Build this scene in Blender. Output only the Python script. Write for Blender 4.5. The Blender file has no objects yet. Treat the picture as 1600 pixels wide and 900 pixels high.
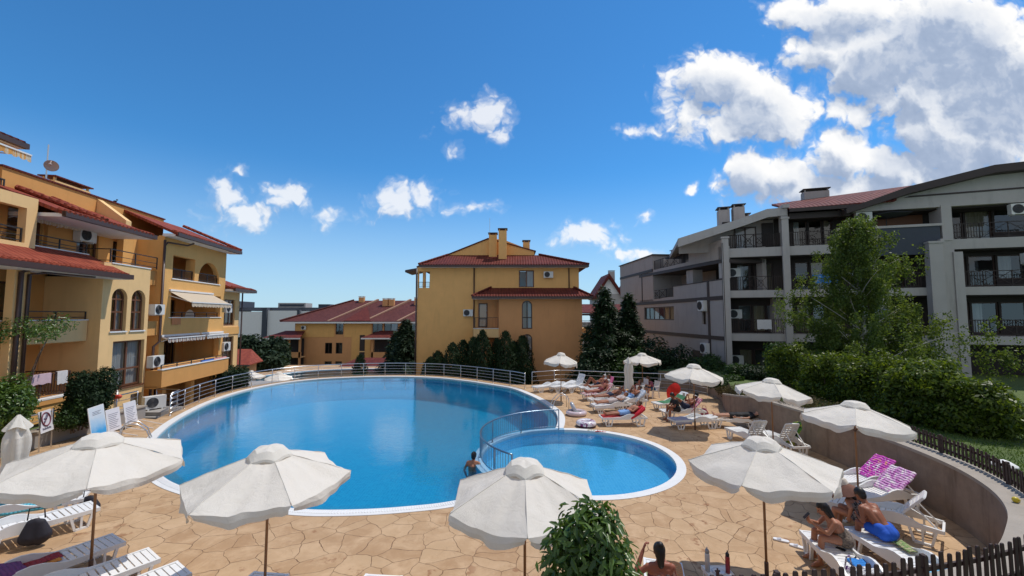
import bpy, bmesh, math, random
import numpy as np
from mathutils import Vector, Matrix, noise
from mathutils.geometry import delaunay_2d_cdt
scene = bpy.context.scene
COL = scene.collection
R = math.radians
PI = math.pi

# ------------------------------------------------------------------ camera model (for measuring)
FPX, HZ, CAMH = 650.0, 494.0, 4.6
PITCH = math.atan((HZ - 450) / FPX)
CP, SP = math.cos(PITCH), math.sin(PITCH)

def ray(u, v):
    x = (u - 800) / FPX; y = (450 - v) / FPX
    return Vector((x, CP - SP * y, SP + CP * y))

def G(u, v, z=0.0):
    r = ray(u, v); t = (z - CAMH) / r.z
    return Vector((r.x * t, r.y * t, z))

def D(u, v, Y):
    r = ray(u, v); t = Y / r.y
    return Vector((r.x * t, Y, CAMH + r.z * t))

# ------------------------------------------------------------------ mesh builder
class MB:
    def __init__(s):
        s.v = []; s.f = []
    def add(s, vs, fs, M=None):
        b = len(s.v)
        s.v += [tuple(M @ Vector(p)) if M is not None else tuple(p) for p in vs]
        s.f += [tuple(i + b for i in f) for f in fs]
        return s
    def box(s, x0, x1, y0, y1, z0, z1, M=None):
        return s.add([(x0,y0,z0),(x1,y0,z0),(x1,y1,z0),(x0,y1,z0),(x0,y0,z1),(x1,y0,z1),(x1,y1,z1),(x0,y1,z1)],
              [(0,3,2,1),(4,5,6,7),(0,1,5,4),(1,2,6,5),(2,3,7,6),(3,0,4,7)], M)
    def quad(s, *p, M=None):
        return s.add(p, [tuple(range(len(p)))], M)
    def bar(s, a, b, w, h=None, up=(0,0,1)):
        a = Vector(a); b = Vector(b); h = h or w
        d = b - a; L = d.length
        if L < 1e-6: return s
        d.normalize(); up = Vector(up)
        if abs(d.dot(up)) > .98: up = Vector((1,0,0))
        x = d.cross(up).normalized(); z = x.cross(d).normalized()
        M = Matrix((( x.x,d.x,z.x,a.x),(x.y,d.y,z.y,a.y),(x.z,d.z,z.z,a.z),(0,0,0,1)))
        return s.box(-w/2, w/2, 0, L, -h/2, h/2, M)
    def tube(s, pts, r, n=8, closed=False):
        pts = [Vector(p) for p in pts]; m = len(pts)
        rs = r if isinstance(r, (list, tuple)) else [r] * m
        vs = []; fs = []; px = None
        for i, p in enumerate(pts):
            if closed: t = pts[(i+1) % m] - pts[i-1]
            else: t = pts[min(i+1, m-1)] - pts[max(i-1, 0)]
            t.normalize()
            if px is None:
                px = t.cross(Vector((0,0,1)))
                if px.length < .05: px = t.cross(Vector((0,1,0)))
            px = (px - t * px.dot(t)).normalized(); py = t.cross(px)
            for k in range(n):
                a = 2*PI*k/n
                vs.append(p + (px*math.cos(a) + py*math.sin(a)) * rs[i])
        for i in range(m if closed else m-1):
            j = (i+1) % m
            for k in range(n):
                l = (k+1) % n
                fs.append((i*n+k, i*n+l, j*n+l, j*n+k))
        if not closed:
            fs.append(tuple(range(n-1, -1, -1))); fs.append(tuple((m-1)*n+k for k in range(n)))
        return s.add(vs, fs)
    def lathe(s, prof, n=16, c=(0,0,0), M=None):
        vs = []; fs = []; m = len(prof)
        for r, z in prof:
            for k in range(n):
                a = 2*PI*k/n; vs.append((c[0]+r*math.cos(a), c[1]+r*math.sin(a), c[2]+z))
        for i in range(m-1):
            for k in range(n):
                l = (k+1) % n; fs.append((i*n+k, i*n+l, (i+1)*n+l, (i+1)*n+k))
        fs.append(tuple(range(n-1,-1,-1))); fs.append(tuple((m-1)*n+k for k in range(n)))
        return s.add(vs, fs, M)
    def prism(s, poly, h0, h1, axis='z', M=None):
        """poly: list of (a,b); axis z: (x,y) ; axis y: (x,z) extruded along y"""
        n = len(poly); g = (lambda a,b,h:(a,b,h)) if axis == 'z' else ((lambda a,b,h:(a,h,b)) if axis == 'y' else (lambda a,b,h:(h,a,b)))
        vs = [g(a,b,h0) for a,b in poly] + [g(a,b,h1) for a,b in poly]
        fs = [tuple(range(n-1,-1,-1)), tuple(range(n,2*n))] + [(i,(i+1)%n,n+(i+1)%n,n+i) for i in range(n)]
        return s.add(vs, fs, M)
    def slab(s, pts, t, up=(0,0,1)):
        """a flat polygon given thickness t against `up`"""
        o = Vector(up) * -t; n = len(pts)
        vs = [Vector(p) for p in pts] + [Vector(p) + o for p in pts]
        return s.add(vs, [tuple(range(n)), tuple(range(2*n-1, n-1, -1))] + [(i,n+i,n+(i+1)%n,(i+1)%n) for i in range(n)])
    def strip(s, A, B, closed=False):
        n = len(A); vs = list(A) + list(B)
        return s.add(vs, [(i,(i+1)%n,n+(i+1)%n,n+i) for i in range(n if closed else n-1)])
    def ball(s, c, r, n=10, m=6, sc=(1,1,1), M=None):
        prof = [(r*math.sin(PI*i/m)*1.0 if 0<i<m else r*.02, -r*math.cos(PI*i/m)) for i in range(m+1)]
        T = Matrix.Translation(c) @ Matrix.Diagonal((*sc,1))
        return s.lathe(prof, n, M=(M @ T if M is not None else T))
    def wall(s, s0, s1, z0, z1, d0, d1, holes=()):
        """wall slab between depths d0 (front) and d1, pierced by holes (a,b,c,d[,arch])"""
        xs = sorted({s0, s1, *[min(max(h[k],s0),s1) for h in holes for k in (0,1)]})
        zs = sorted({z0, z1, *[min(max(h[k],z0),z1) for h in holes for k in (2,3)]})
        for i in range(len(xs)-1):
            for j in range(len(zs)-1):
                x = (xs[i]+xs[i+1])/2; z = (zs[j]+zs[j+1])/2
                if any(h[0] < x < h[1] and h[2] < z < h[3] for h in holes): continue
                a,b,c,d = xs[i],xs[i+1],zs[j],zs[j+1]
                s.quad((a,d0,c),(b,d0,c),(b,d0,d),(a,d0,d)); s.quad((b,d1,c),(a,d1,c),(a,d1,d),(b,d1,d))
        for h in holes:
            a,b,c,d = h[:4]
            s.quad((a,d0,c),(a,d1,c),(b,d1,c),(b,d0,c)); s.quad((a,d0,d),(b,d0,d),(b,d1,d),(a,d1,d))
            s.quad((a,d0,c),(a,d0,d),(a,d1,d),(a,d1,c)); s.quad((b,d0,c),(b,d1,c),(b,d1,d),(b,d0,d))
            if len(h) > 4:
                cx = (a+b)/2; rx = (b-a)/2; rz = min(rx, d-c); n = 8
                for sg, xc in ((-1,a),(1,b)):
                    arc = [(cx+sg*rx*math.cos(PI/2*k/n), d-rz+rz*math.sin(PI/2*k/n)) for k in range(n+1)]
                    s.prism([(xc,d+.001)] + (arc if sg < 0 else arc), d0+.001, d1-.001, 'y')
        s.quad((s0,d0,z1),(s1,d0,z1),(s1,d1,z1),(s0,d1,z1)); s.quad((s0,d0,z0),(s0,d1,z0),(s1,d1,z0),(s1,d0,z0))
        s.quad((s0,d0,z0),(s0,d0,z1),(s0,d1,z1),(s0,d1,z0)); s.quad((s1,d0,z0),(s1,d1,z0),(s1,d1,z1),(s1,d0,z1))
        return s
    def mesh(s, name, smooth=False):
        me = bpy.data.meshes.new(name); me.from_pydata(s.v, [], s.f)
        uv = me.uv_layers.new(name='uv'); Z = Vector((0,0,1)); co = [v.co for v in me.vertices]
        buf = [0.0] * (2*len(me.loops))
        for p in me.polygons:
            n = p.normal; t = Z.cross(n)
            if t.length < .02: t = Vector((1,0,0)); b = Vector((0,1,0))
            else: t.normalize(); b = n.cross(t)
            for li in p.loop_indices:
                c = co[me.loops[li].vertex_index]
                buf[2*li] = c.dot(t); buf[2*li+1] = c.dot(b)
        uv.data.foreach_set('uv', buf)
        if smooth: me.polygons.foreach_set('use_smooth', [True]*len(me.polygons))
        return me
    def build(s, name, mat, parent=None, smooth=False, loc=None, rz=None):
        me = s.mesh(name, smooth)
        me.materials.append(mat)
        return link(name, me, parent, loc, rz)

def link(name, me, parent=None, loc=None, rz=None):
    o = bpy.data.objects.new(name, me); COL.objects.link(o)
    if parent is not None: o.parent = parent
    if loc is not None: o.location = loc
    if rz is not None: o.rotation_euler = (0,0,rz)
    return o

def tag(o, label=None, cat=None, group=None, kind=None):
    if label: o['label'] = label
    if cat: o['category'] = cat
    if group: o['group'] = group
    if kind: o['kind'] = kind
    return o

def thing(name, label, cat, loc=(0,0,0), rz=0.0, group=None):
    o = bpy.data.objects.new(name, None); COL.objects.link(o)
    o.location = loc; o.rotation_euler = (0,0,rz); o.empty_display_size = .2
    return tag(o, label, cat, group)

def copy_tree(o, parent=None):
    c = o.copy(); COL.objects.link(c)
    if parent is not None: c.parent = parent
    for ch in list(o.children): copy_tree(ch, c)
    return c

def catmull(pts, n=10, closed=True):
    pts = [Vector(p) for p in pts]; m = len(pts); out = []
    for i in range(m if closed else m-1):
        if closed: p0,p1,p2,p3 = pts[i-1],pts[i],pts[(i+1)%m],pts[(i+2)%m]
        else: p0,p1,p2,p3 = pts[max(i-1,0)],pts[i],pts[i+1],pts[min(i+2,m-1)]
        for k in range(n):
            t = k/n
            out.append(.5*((2*p1)+(p2-p0)*t+(2*p0-5*p1+4*p2-p3)*t*t+(3*p1-p0-3*p2+p3)*t*t*t))
    if not closed: out.append(pts[-1])
    return out

def resample(pts, step):
    out = [pts[0].copy()]; acc = 0.0
    for a, b in zip(pts, pts[1:]):
        L = (b-a).length; t = step - acc
        while t <= L:
            out.append(a + (b-a)*(t/L)); t += step
        acc = (acc + L) % step
    return out

def offset(pts, d, closed=True):
    """offset a 2D/3D path to its left by d"""
    m = len(pts); out = []
    for i in range(m):
        a = pts[i-1] if (closed or i) else pts[0]; b = pts[(i+1) % m] if (closed or i < m-1) else pts[-1]
        t = (b - a); t = Vector((t.x, t.y)).normalized()
        q = pts[i].copy(); q.x += -t.y*d; q.y += t.x*d; out.append(q)
    return out

# ------------------------------------------------------------------ materials
def srgb(r, g, b):
    f = lambda c: c/12.92 if c <= .04045 else ((c+.055)/1.055)**2.4
    return (f(r/255), f(g/255), f(b/255))

class NT:
    def __init__(s, mat):
        s.t = mat.node_tree; s.n = s.t.nodes; s.l = s.t.links
    def new(s, typ, **kw):
        n = s.n.new(typ)
        for k, v in kw.items():
            if k.startswith('i_'):
                key = k[2:]; key = int(key) if key.isdigit() else key.replace('_', ' ')
                s.set(n.inputs[key], v)
            else: setattr(n, k, v)
        return n
    def set(s, sock, v):
        if hasattr(v, 'is_linked') or hasattr(v, 'links'): s.l.new(v, sock)
        else:
            if hasattr(sock.default_value, '__len__') and hasattr(v, '__len__') and len(sock.default_value) == 4 and len(v) == 3: v = (*v, 1)
            sock.default_value = v
    def math(s, op, a, b=0.0, c=None, clamp=False):
        n = s.n.new('ShaderNodeMath'); n.operation = op; n.use_clamp = clamp
        s.set(n.inputs[0], a); s.set(n.inputs[1], b)
        if c is not None: s.set(n.inputs[2], c)
        return n.outputs[0]
    def mix(s, f, a, b, blend='MIX'):
        n = s.n.new('ShaderNodeMix'); n.data_type = 'RGBA'; n.blend_type = blend
        s.set(n.inputs[0], f); s.set(n.inputs[6], a); s.set(n.inputs[7], b)
        return n.outputs[2]
    def ramp(s, f, stops):
        n = s.n.new('ShaderNodeValToRGB'); e = n.color_ramp.elements
        while len(e) < len(stops): e.new(.5)
        for el, (p, c) in zip(e, stops):
            el.position = p; el.color = (*c, 1) if hasattr(c, '__len__') else (c, c, c, 1)
        s.set(n.inputs[0], f); return n.outputs[0]
    def smooth(s, f, a, b):
        n = s.n.new('ShaderNodeMapRange'); n.interpolation_type = 'SMOOTHSTEP'
        s.set(n.inputs[0], f); n.inputs[1].default_value = a; n.inputs[2].default_value = b
        return n.outputs[0]
    def noise(s, vec, scale, detail=4, rough=.55, dist=0.0, dims='3D'):
        n = s.n.new('ShaderNodeTexNoise'); n.noise_dimensions = dims; n.inputs['Scale'].default_value = scale
        n.inputs['Detail'].default_value = detail; n.inputs['Roughness'].default_value = rough; n.inputs['Distortion'].default_value = dist
        if vec is not None: s.set(n.inputs['Vector'], vec)
        return n.outputs[0]
    def coord(s, which='Object'):
        return s.n.new('ShaderNodeTexCoord').outputs[which]
    def bump(s, h, strength=.3, dist=.02):
        n = s.n.new('ShaderNodeBump'); n.inputs['Strength'].default_value = strength; n.inputs['Distance'].default_value = dist
        s.set(n.inputs['Height'], h); return n.outputs[0]

def new_mat(name):
    m = bpy.data.materials.new(name); m.use_nodes = True
    nt = NT(m); p = nt.n['Principled BSDF']
    return m, nt, p

MATS = {}
def plain(name, col, rough=.7, var=.12, scale=6.0, bump=0.0, bscale=60.0, metal=0.0, spec=.5, dirt=0.0, trans=0.0, coat=0.0):
    """a solid colour with soft blotchy variation, optional grain bump"""
    if name in MATS: return MATS[name]
    m, nt, p = new_mat(name)
    co = nt.coord()
    n1 = nt.noise(co, scale, 5, .6)
    k = nt.math('MULTIPLY_ADD', n1, 2*var, 1-var)
    c = nt.mix(1.0, (*col, 1), k, 'MULTIPLY')
    if dirt:
        mp = nt.new('ShaderNodeMapping', i_Vector=co, i_Scale=(1.5, 1.5, .22))
        n2 = nt.noise(mp.outputs[0], 1.6, 6, .65)
        c = nt.mix(nt.math('MULTIPLY', nt.smooth(n2, .5, .78), dirt), c, (col[0]*.45, col[1]*.43, col[2]*.42, 1))
    nt.set(p.inputs['Base Color'], c); nt.set(p.inputs['Roughness'], rough)
    nt.set(p.inputs['Metallic'], metal); nt.set(p.inputs['Specular IOR Level'], spec)
    if coat: nt.set(p.inputs['Coat Weight'], coat)
    if bump: nt.set(p.inputs['Normal'], nt.bump(nt.noise(co, bscale, 4, .6), bump, .01))
    if trans:
        t = nt.new('ShaderNodeBsdfTranslucent', i_Color=c)
        mx = nt.new('ShaderNodeMixShader', i_Fac=trans)
        nt.l.new(p.outputs[0], mx.inputs[1]); nt.l.new(t.outputs[0], mx.inputs[2])
        nt.l.new(mx.outputs[0], nt.n['Material Output'].inputs[0])
    MATS[name] = m
    return m

def striped(name, c1, c2, period=.12, rough=.8, axis=0, trans=.25, uv=True):
    if name in MATS: return MATS[name]
    m, nt, p = new_mat(name)
    sep = nt.new('ShaderNodeSeparateXYZ', i_Vector=nt.coord('UV' if uv else 'Object'))
    f = nt.math('FRACT', nt.math('DIVIDE', sep.outputs[axis], period))
    c = nt.mix(nt.smooth(f, .49, .51), (*c1,1), (*c2,1))
    nt.set(p.inputs['Base Color'], c); nt.set(p.inputs['Roughness'], rough)
    t = nt.new('ShaderNodeBsdfTranslucent', i_Color=c); mx = nt.new('ShaderNodeMixShader', i_Fac=trans)
    nt.l.new(p.outputs[0], mx.inputs[1]); nt.l.new(t.outputs[0], mx.inputs[2]); nt.l.new(mx.outputs[0], nt.n['Material Output'].inputs[0])
    MATS[name] = m; return m

def blotch(name, cols, scale=4.0, rough=.85, stretch=(1,1,1)):
    """patterned towel cloth: hard-edged blotches of several colours"""
    if name in MATS: return MATS[name]
    m, nt, p = new_mat(name)
    mp = nt.new('ShaderNodeMapping', i_Vector=nt.coord(), i_Scale=stretch)
    n = nt.noise(mp.outputs[0], scale, 3, .6, 1.2)
    st = [(.30 + .4*i/max(1,len(cols)-1) if i else 0.0, c) for i, c in enumerate(cols)]
    r = nt.new('ShaderNodeValToRGB'); e = r.color_ramp.elements; r.color_ramp.interpolation = 'CONSTANT'
    while len(e) < len(st): e.new(.5)
    for el, (q, c) in zip(e, st): el.position = q; el.color = (*c, 1)
    nt.set(r.inputs[0], n); nt.set(p.inputs['Base Color'], r.outputs[0]); nt.set(p.inputs['Roughness'], rough)
    MATS[name] = m; return m

def leafmat(name, dark, light, trans=.35, rough=.5, spec=.35):
    m, nt, p = new_mat(name)
    geo = nt.new('ShaderNodeNewGeometry')
    big = nt.noise(nt.coord(), 1.1, 3, .6)
    f = nt.math('ADD', nt.math('MULTIPLY', geo.outputs['Random Per Island'], .7), nt.math('MULTIPLY', nt.math('SUBTRACT', big, .35), .9), clamp=True)
    c = nt.mix(f, (*dark,1), (*light,1))
    nt.set(p.inputs['Base Color'], c); nt.set(p.inputs['Roughness'], rough); nt.set(p.inputs['Specular IOR Level'], spec)
    t = nt.new('ShaderNodeBsdfTranslucent', i_Color=nt.mix(1.0, c, (1.3,1.25,.55,1), 'MULTIPLY'))
    mx = nt.new('ShaderNodeMixShader', i_Fac=trans)
    nt.l.new(p.outputs[0], mx.inputs[1]); nt.l.new(t.outputs[0], mx.inputs[2]); nt.l.new(mx.outputs[0], nt.n['Material Output'].inputs[0])
    return m

def stucco(name, col, dirt=.25):
    return plain(name, col, .92, .10, 1.3, .35, 45, spec=.2, dirt=dirt)

M_CREAM = stucco('cream_stucco', (.86,.565,.265), .20)
M_YELLOW = stucco('yellow_stucco', (.80,.445,.155), .20)
M_ORANGE = stucco('orange_stucco', (.70,.35,.115), .18)
M_TERRA = stucco('ochre_stucco', (.69,.345,.15), .22)
M_OCHRE = stucco('pale_ochre_stucco', (.86,.485,.18), .20)
M_PLINTH = stucco('grey_plinth', (.16,.14,.125), .3)
M_GREYW = stucco('grey_white_render', (.41,.365,.34), .38)
M_LGREY = stucco('pale_grey_render', (.46,.43,.41), .36)
M_WHITEW = plain('white_paint', (.80,.79,.77), .7, .06, 2, dirt=.12)
M_BAND = plain('brown_timber_band', (.045,.03,.026), .6, .2, 3)
M_DARKWOOD = plain('dark_brown_wood', (.032,.02,.016), .6, .3, 4)
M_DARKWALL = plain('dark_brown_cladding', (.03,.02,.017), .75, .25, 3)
M_FRAME = plain('brown_window_frame', (.15,.06,.03), .45, .15, 5)
M_DFRAME = plain('dark_window_frame', (.06,.028,.018), .45, .15, 5)
M_PIPE = plain('brown_downpipe', (.065,.035,.03), .4, .1, 5)
M_IRON = plain('black_iron', (.03,.027,.027), .45, .1, 9)
M_BROWNIRON = plain('brown_iron', (.07,.035,.024), .5, .1, 9)
M_STEEL = plain('brushed_steel', (.62,.62,.63), .28, .05, 20, metal=1.0)
M_ACW = plain('ac_casing', (.72,.71,.68), .5, .05, 3, dirt=.1)
M_ACG = plain('ac_grille', (.05,.05,.055), .5, .1, 9)
M_GREYAWN = plain('slate_grey_awning', (.055,.065,.085), .8, .1, 3)
M_CURTAIN = striped('white_curtain', (.72,.71,.69), (.58,.57,.56), .16, .9, 0, .4)
M_DRAPE = striped('beige_drape', (.50,.40,.28), (.40,.31,.21), .2, .9, 0, .3)
M_PLASTIC = plain('white_plastic', (.80,.80,.79), .38, .04, 5, .05, 30, spec=.5, dirt=.06)
M_CLOTHW = None

def make_cloth():
    m, nt, p = new_mat('ivory_canvas')
    co = nt.coord()
    n = nt.noise(co, 2.2, 6, .62); st = nt.smooth(nt.noise(co, 5.5, 5, .7), .55, .8)
    c = nt.mix(n, (.78,.735,.65,1), (.86,.825,.76,1)); c = nt.mix(nt.math('MULTIPLY', st, .12), c, (.50,.43,.34,1))
    w = nt.new('ShaderNodeTexWave', i_Scale=160.0, i_Vector=co)
    nt.set(p.inputs['Base Color'], c); nt.set(p.inputs['Roughness'], .9); nt.set(p.inputs['Specular IOR Level'], .15)
    nb = nt.math('ADD', nt.math('MULTIPLY', nt.noise(co, 7, 5, .6, .8), 1.0), nt.math('MULTIPLY', w.outputs[1], .04))
    b = nt.bump(nb, .45, .035); nt.set(p.inputs['Normal'], b)
    t = nt.new('ShaderNodeBsdfTranslucent', i_Color=nt.mix(1.0, c, (1,.93,.82,1), 'MULTIPLY'), i_Normal=b)
    mx = nt.new('ShaderNodeMixShader', i_Fac=.22)
    nt.l.new(p.outputs[0], mx.inputs[1]); nt.l.new(t.outputs[0], mx.inputs[2]); nt.l.new(mx.outputs[0], nt.n['Material Output'].inputs[0])
    return m
M_CLOTHW = make_cloth()

def schlick(nt, f0, normal=None):
    geo = nt.new('ShaderNodeNewGeometry'); d = nt.new('ShaderNodeVectorMath', operation='DOT_PRODUCT')
    nt.l.new(normal if normal is not None else geo.outputs['Normal'], d.inputs[0]); nt.l.new(geo.outputs['Incoming'], d.inputs[1])
    c = nt.math('ABSOLUTE', d.outputs['Value'])
    return nt.math('MULTIPLY_ADD', nt.math('POWER', nt.math('SUBTRACT', 1.0, c, clamp=True), 5.0), 1-f0, f0, clamp=True)

def make_glass():
    m, nt, p = new_mat('window_glass')
    g = nt.new('ShaderNodeBsdfGlossy', i_Color=(.9,.95,1,1), i_Roughness=.015)
    t = nt.new('ShaderNodeBsdfTransparent', i_Color=(.80,.84,.86,1))
    gl = nt.noise(nt.coord(), 1.3, 2, .5)
    bn = nt.bump(gl, .04, .05); nt.l.new(bn, g.inputs['Normal'])
    mx = nt.new('ShaderNodeMixShader'); nt.l.new(schlick(nt, .09), mx.inputs[0]); nt.l.new(t.outputs[0], mx.inputs[1]); nt.l.new(g.outputs[0], mx.inputs[2])
    nt.l.new(mx.outputs[0], nt.n['Material Output'].inputs[0]); return m
M_GLASS = make_glass()

def make_tiles(name, c1, c2):
    m, nt, p = new_mat(name)
    sep = nt.new('ShaderNodeSeparateXYZ', i_Vector=nt.coord('UV')); U, V = sep.outputs[0], sep.outputs[1]
    col = nt.math('DIVIDE', U, .24); row = nt.math('DIVIDE', V, .36)
    a = nt.math('ABSOLUTE', nt.math('SINE', nt.math('MULTIPLY', col, PI)))
    fr = nt.math('FRACT', row)
    h = nt.math('ADD', nt.math('MULTIPLY', a, .7), nt.math('MULTIPLY', nt.math('SUBTRACT', 1.0, fr), .45))
    cell = nt.new('ShaderNodeCombineXYZ', i_X=nt.math('FLOOR', nt.math('ADD', col, .5)), i_Y=nt.math('FLOOR', row))
    wn = nt.new('ShaderNodeTexWhiteNoise', noise_dimensions='2D', i_Vector=cell.outputs[0])
    c = nt.mix(wn.outputs[0], (*c1,1), (*c2,1))
    c = nt.mix(nt.math('MULTIPLY', nt.smooth(nt.noise(nt.coord(), 1.1, 6, .65), .5, .75), .4), c, (c1[0]*.45, c1[1]*.5, c1[2]*.6, 1))
    groove = nt.math('MULTIPLY', nt.smooth(a, .0, .35), nt.smooth(fr, .0, .10))
    c = nt.mix(nt.math('MULTIPLY_ADD', groove, .55, .45), (c1[0]*.25,c1[1]*.25,c1[2]*.25,1), c)
    nt.set(p.inputs['Base Color'], c); nt.set(p.inputs['Roughness'], .62); nt.set(p.inputs['Specular IOR Level'], .1)
    nt.set(p.inputs['Normal'], nt.bump(h, .9, .06)); return m
M_TILE = make_tiles('red_roof_tile', (.235,.05,.032), (.34,.083,.048))
M_TILED = make_tiles('maroon_roof_tile', (.12,.027,.022), (.175,.042,.032))
M_TILEF = make_tiles('faded_roof_tile', (.105,.034,.031), (.15,.05,.043))

def make_deck():
    m, nt, p = new_mat('stamped_concrete')
    co = nt.coord()
    wob = nt.new('ShaderNodeTexNoise', i_Vector=co, i_Scale=1.1, i_Detail=3.0)
    w2 = nt.new('ShaderNodeVectorMath', operation='MULTIPLY_ADD'); nt.l.new(wob.outputs[1], w2.inputs[0]); w2.inputs[1].default_value = (.50,.50,0); nt.l.new(co, w2.inputs[2])
    vo = nt.new('ShaderNodeTexVoronoi', feature='DISTANCE_TO_EDGE', voronoi_dimensions='2D', i_Vector=w2.outputs[0], i_Scale=1.95, i_Randomness=1.0)
    vc = nt.new('ShaderNodeTexVoronoi', feature='F1', voronoi_dimensions='2D', i_Vector=w2.outputs[0], i_Scale=1.95, i_Randomness=1.0)
    jit = nt.noise(co, 14, 4, .6)
    d = nt.math('ADD', vo.outputs['Distance'], nt.math('MULTIPLY', nt.math('SUBTRACT', jit, .5), .03))
    wid = nt.noise(co, .8, 2, .5)
    crack = nt.smooth(nt.math('SUBTRACT', d, nt.math('MULTIPLY', wid, .010)), -.004, .016)
    fade = nt.smooth(nt.noise(co, 1.3, 4, .6), .36, .62)
    vo2 = nt.new('ShaderNodeTexVoronoi', feature='DISTANCE_TO_EDGE', voronoi_dimensions='2D', i_Vector=w2.outputs[0], i_Scale=3.1, i_Randomness=1.0)
    fine = nt.math('MULTIPLY', nt.math('SUBTRACT', 1.0, nt.smooth(nt.math('ADD', vo2.outputs['Distance'], nt.math('MULTIPLY', nt.math('SUBTRACT', jit, .5), .03)), .0, .014)), nt.smooth(nt.noise(co, .6, 3, .5), .5, .6))
    crack = nt.math('SUBTRACT', crack, nt.math('MULTIPLY', fine, .35), clamp=True)
    sepc = nt.new('ShaderNodeSeparateColor', i_Color=vc.outputs['Color'])
    base = nt.mix(sepc.outputs[0], (.40,.245,.128,1), (.50,.335,.19,1))
    blot = nt.noise(co, 1.7, 7, .68, .4)
    base = nt.mix(nt.smooth(blot, .38, .72), base, (.57,.39,.232,1))
    wear = nt.noise(co, 5.5, 6, .7)
    base = nt.mix(nt.math('MULTIPLY', nt.smooth(wear, .52, .75), .35), base, (.34,.19,.09,1))
    big = nt.noise(co, .22, 3, .5)
    base = nt.mix(nt.math('MULTIPLY', nt.smooth(big, .45, .7), .3), base, (.36,.21,.11,1))
    # small damp patches splashed beside the pool edge
    wet = nt.math('MULTIPLY', nt.smooth(nt.noise(co, 3.1, 4, .55), .60, .66), nt.smooth(nt.noise(co, .5, 2, .5), .44, .58))
    base = nt.mix(nt.math('MULTIPLY', wet, .7), base, (.26,.115,.05,1))
    open_ = nt.math('MULTIPLY', nt.math('SUBTRACT', 1.0, crack), nt.math('MULTIPLY_ADD', fade, .55, .35))
    col = nt.mix(open_, base, (.12,.058,.028,1))
    nt.set(p.inputs['Base Color'], col); nt.set(p.inputs['Roughness'], nt.math('MULTIPLY_ADD', wear, .3, .5)); nt.set(p.inputs['Specular IOR Level'], .28)
    h = nt.math('ADD', nt.math('MULTIPLY', crack, 1.0), nt.math('MULTIPLY', wear, .35))
    nt.set(p.inputs['Normal'], nt.bump(h, .6, .02)); return m
M_DECK = make_deck()

def make_mosaic(name, c1, c2, c3, size=.06, rough=.35):
    m, nt, p = new_mat(name)
    co = nt.coord('UV')
    br = nt.new('ShaderNodeTexBrick', i_Vector=co, offset=0.0)
    br.inputs['Color1'].default_value = (*c1,1); br.inputs['Color2'].default_value = (*c2,1); br.inputs['Mortar'].default_value = (*c3,1)
    br.inputs['Scale'].default_value = 1.0; br.inputs['Brick Width'].default_value = size; br.inputs['Row Height'].default_value = size
    br.inputs['Mortar Size'].default_value = size*.07; br.inputs['Bias'].default_value = 0.0
    blot = nt.noise(nt.coord(), 1.4, 4, .6)
    c = nt.mix(nt.math('MULTIPLY', nt.smooth(blot, .4, .7), .2), br.outputs[0], (*c3,1))
    nt.set(p.inputs['Base Color'], c); nt.set(p.inputs['Roughness'], rough); return m
M_POOL = make_mosaic('blue_pool_mosaic', (.02,.38,.66), (.07,.56,.80), (.22,.66,.84), .10)
M_KIDPOOL = make_mosaic('light_blue_mosaic', (.10,.46,.74), (.18,.57,.84), (.3,.66,.86), .10)
M_RIMBLUE = make_mosaic('blue_rim_mosaic', (.15,.36,.56), (.24,.46,.64), (.38,.55,.66), .05)

def make_water(name, tint, rfac=.36):
    m, nt, p = new_mat(name)
    co = nt.coord()
    g = nt.new('ShaderNodeBsdfGlossy', i_Color=(1,1,1,1), i_Roughness=.02)
    t = nt.new('ShaderNodeBsdfTransparent', i_Color=tint)
    rf = nt.new('ShaderNodeBsdfRefraction', i_Color=tint, i_IOR=1.333, i_Roughness=.0)
    tm = nt.new('ShaderNodeMixShader', i_Fac=rfac); nt.l.new(t.outputs[0], tm.inputs[1]); nt.l.new(rf.outputs[0], tm.inputs[2])
    h = nt.math('ADD', nt.math('MULTIPLY', nt.noise(co, 1.3, 3, .5, .3), .5), nt.math('MULTIPLY', nt.noise(co, 6.5, 4, .6, .6), .30))
    calm = nt.smooth(nt.noise(co, .16, 2, .5), .35, .65)
    b = nt.bump(nt.math('MULTIPLY', h, nt.math('MULTIPLY_ADD', calm, .6, .4)), .26, .06)
    nt.l.new(b, g.inputs['Normal']); nt.l.new(nt.bump(nt.noise(co, 4.5, 3, .5, .8), .9, .12), rf.inputs['Normal'])
    mx = nt.new('ShaderNodeMixShader'); nt.l.new(schlick(nt, .02, b), mx.inputs[0]); nt.l.new(tm.outputs[0], mx.inputs[1]); nt.l.new(g.outputs[0], mx.inputs[2])
    nt.l.new(mx.outputs[0], nt.n['Material Output'].inputs[0]); return m
M_WATER = make_water('pool_water', (.38,.84,.95,1))
M_KIDWATER = make_water('shallow_water', (.58,.87,.96,1), .22)

M_RIM = plain('white_pool_coping', (.72,.72,.71), .6, .08, 3, .15, 80, dirt=.15)
M_RETAIN = plain('rough_brown_render', (.29,.22,.17), .95, .38, 3.4, 1.0, 14, spec=.15, dirt=.75)
M_COPING = plain('concrete_coping', (.36,.315,.265), .9, .2, 3, .5, 40, dirt=.35)
M_FENCEW = plain('stained_fence_wood', (.04,.017,.013), .6, .45, 5, .3, 40)
M_POLEW = plain('varnished_pole_wood', (.30,.145,.06), .45, .2, 8)
M_DARKPOLE = plain('brown_pole_metal', (.10,.055,.04), .45, .1, 8)
M_GRAV = plain('concrete_grey', (.33,.31,.29), .9, .15, 4, .3, 50, dirt=.3)

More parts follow.
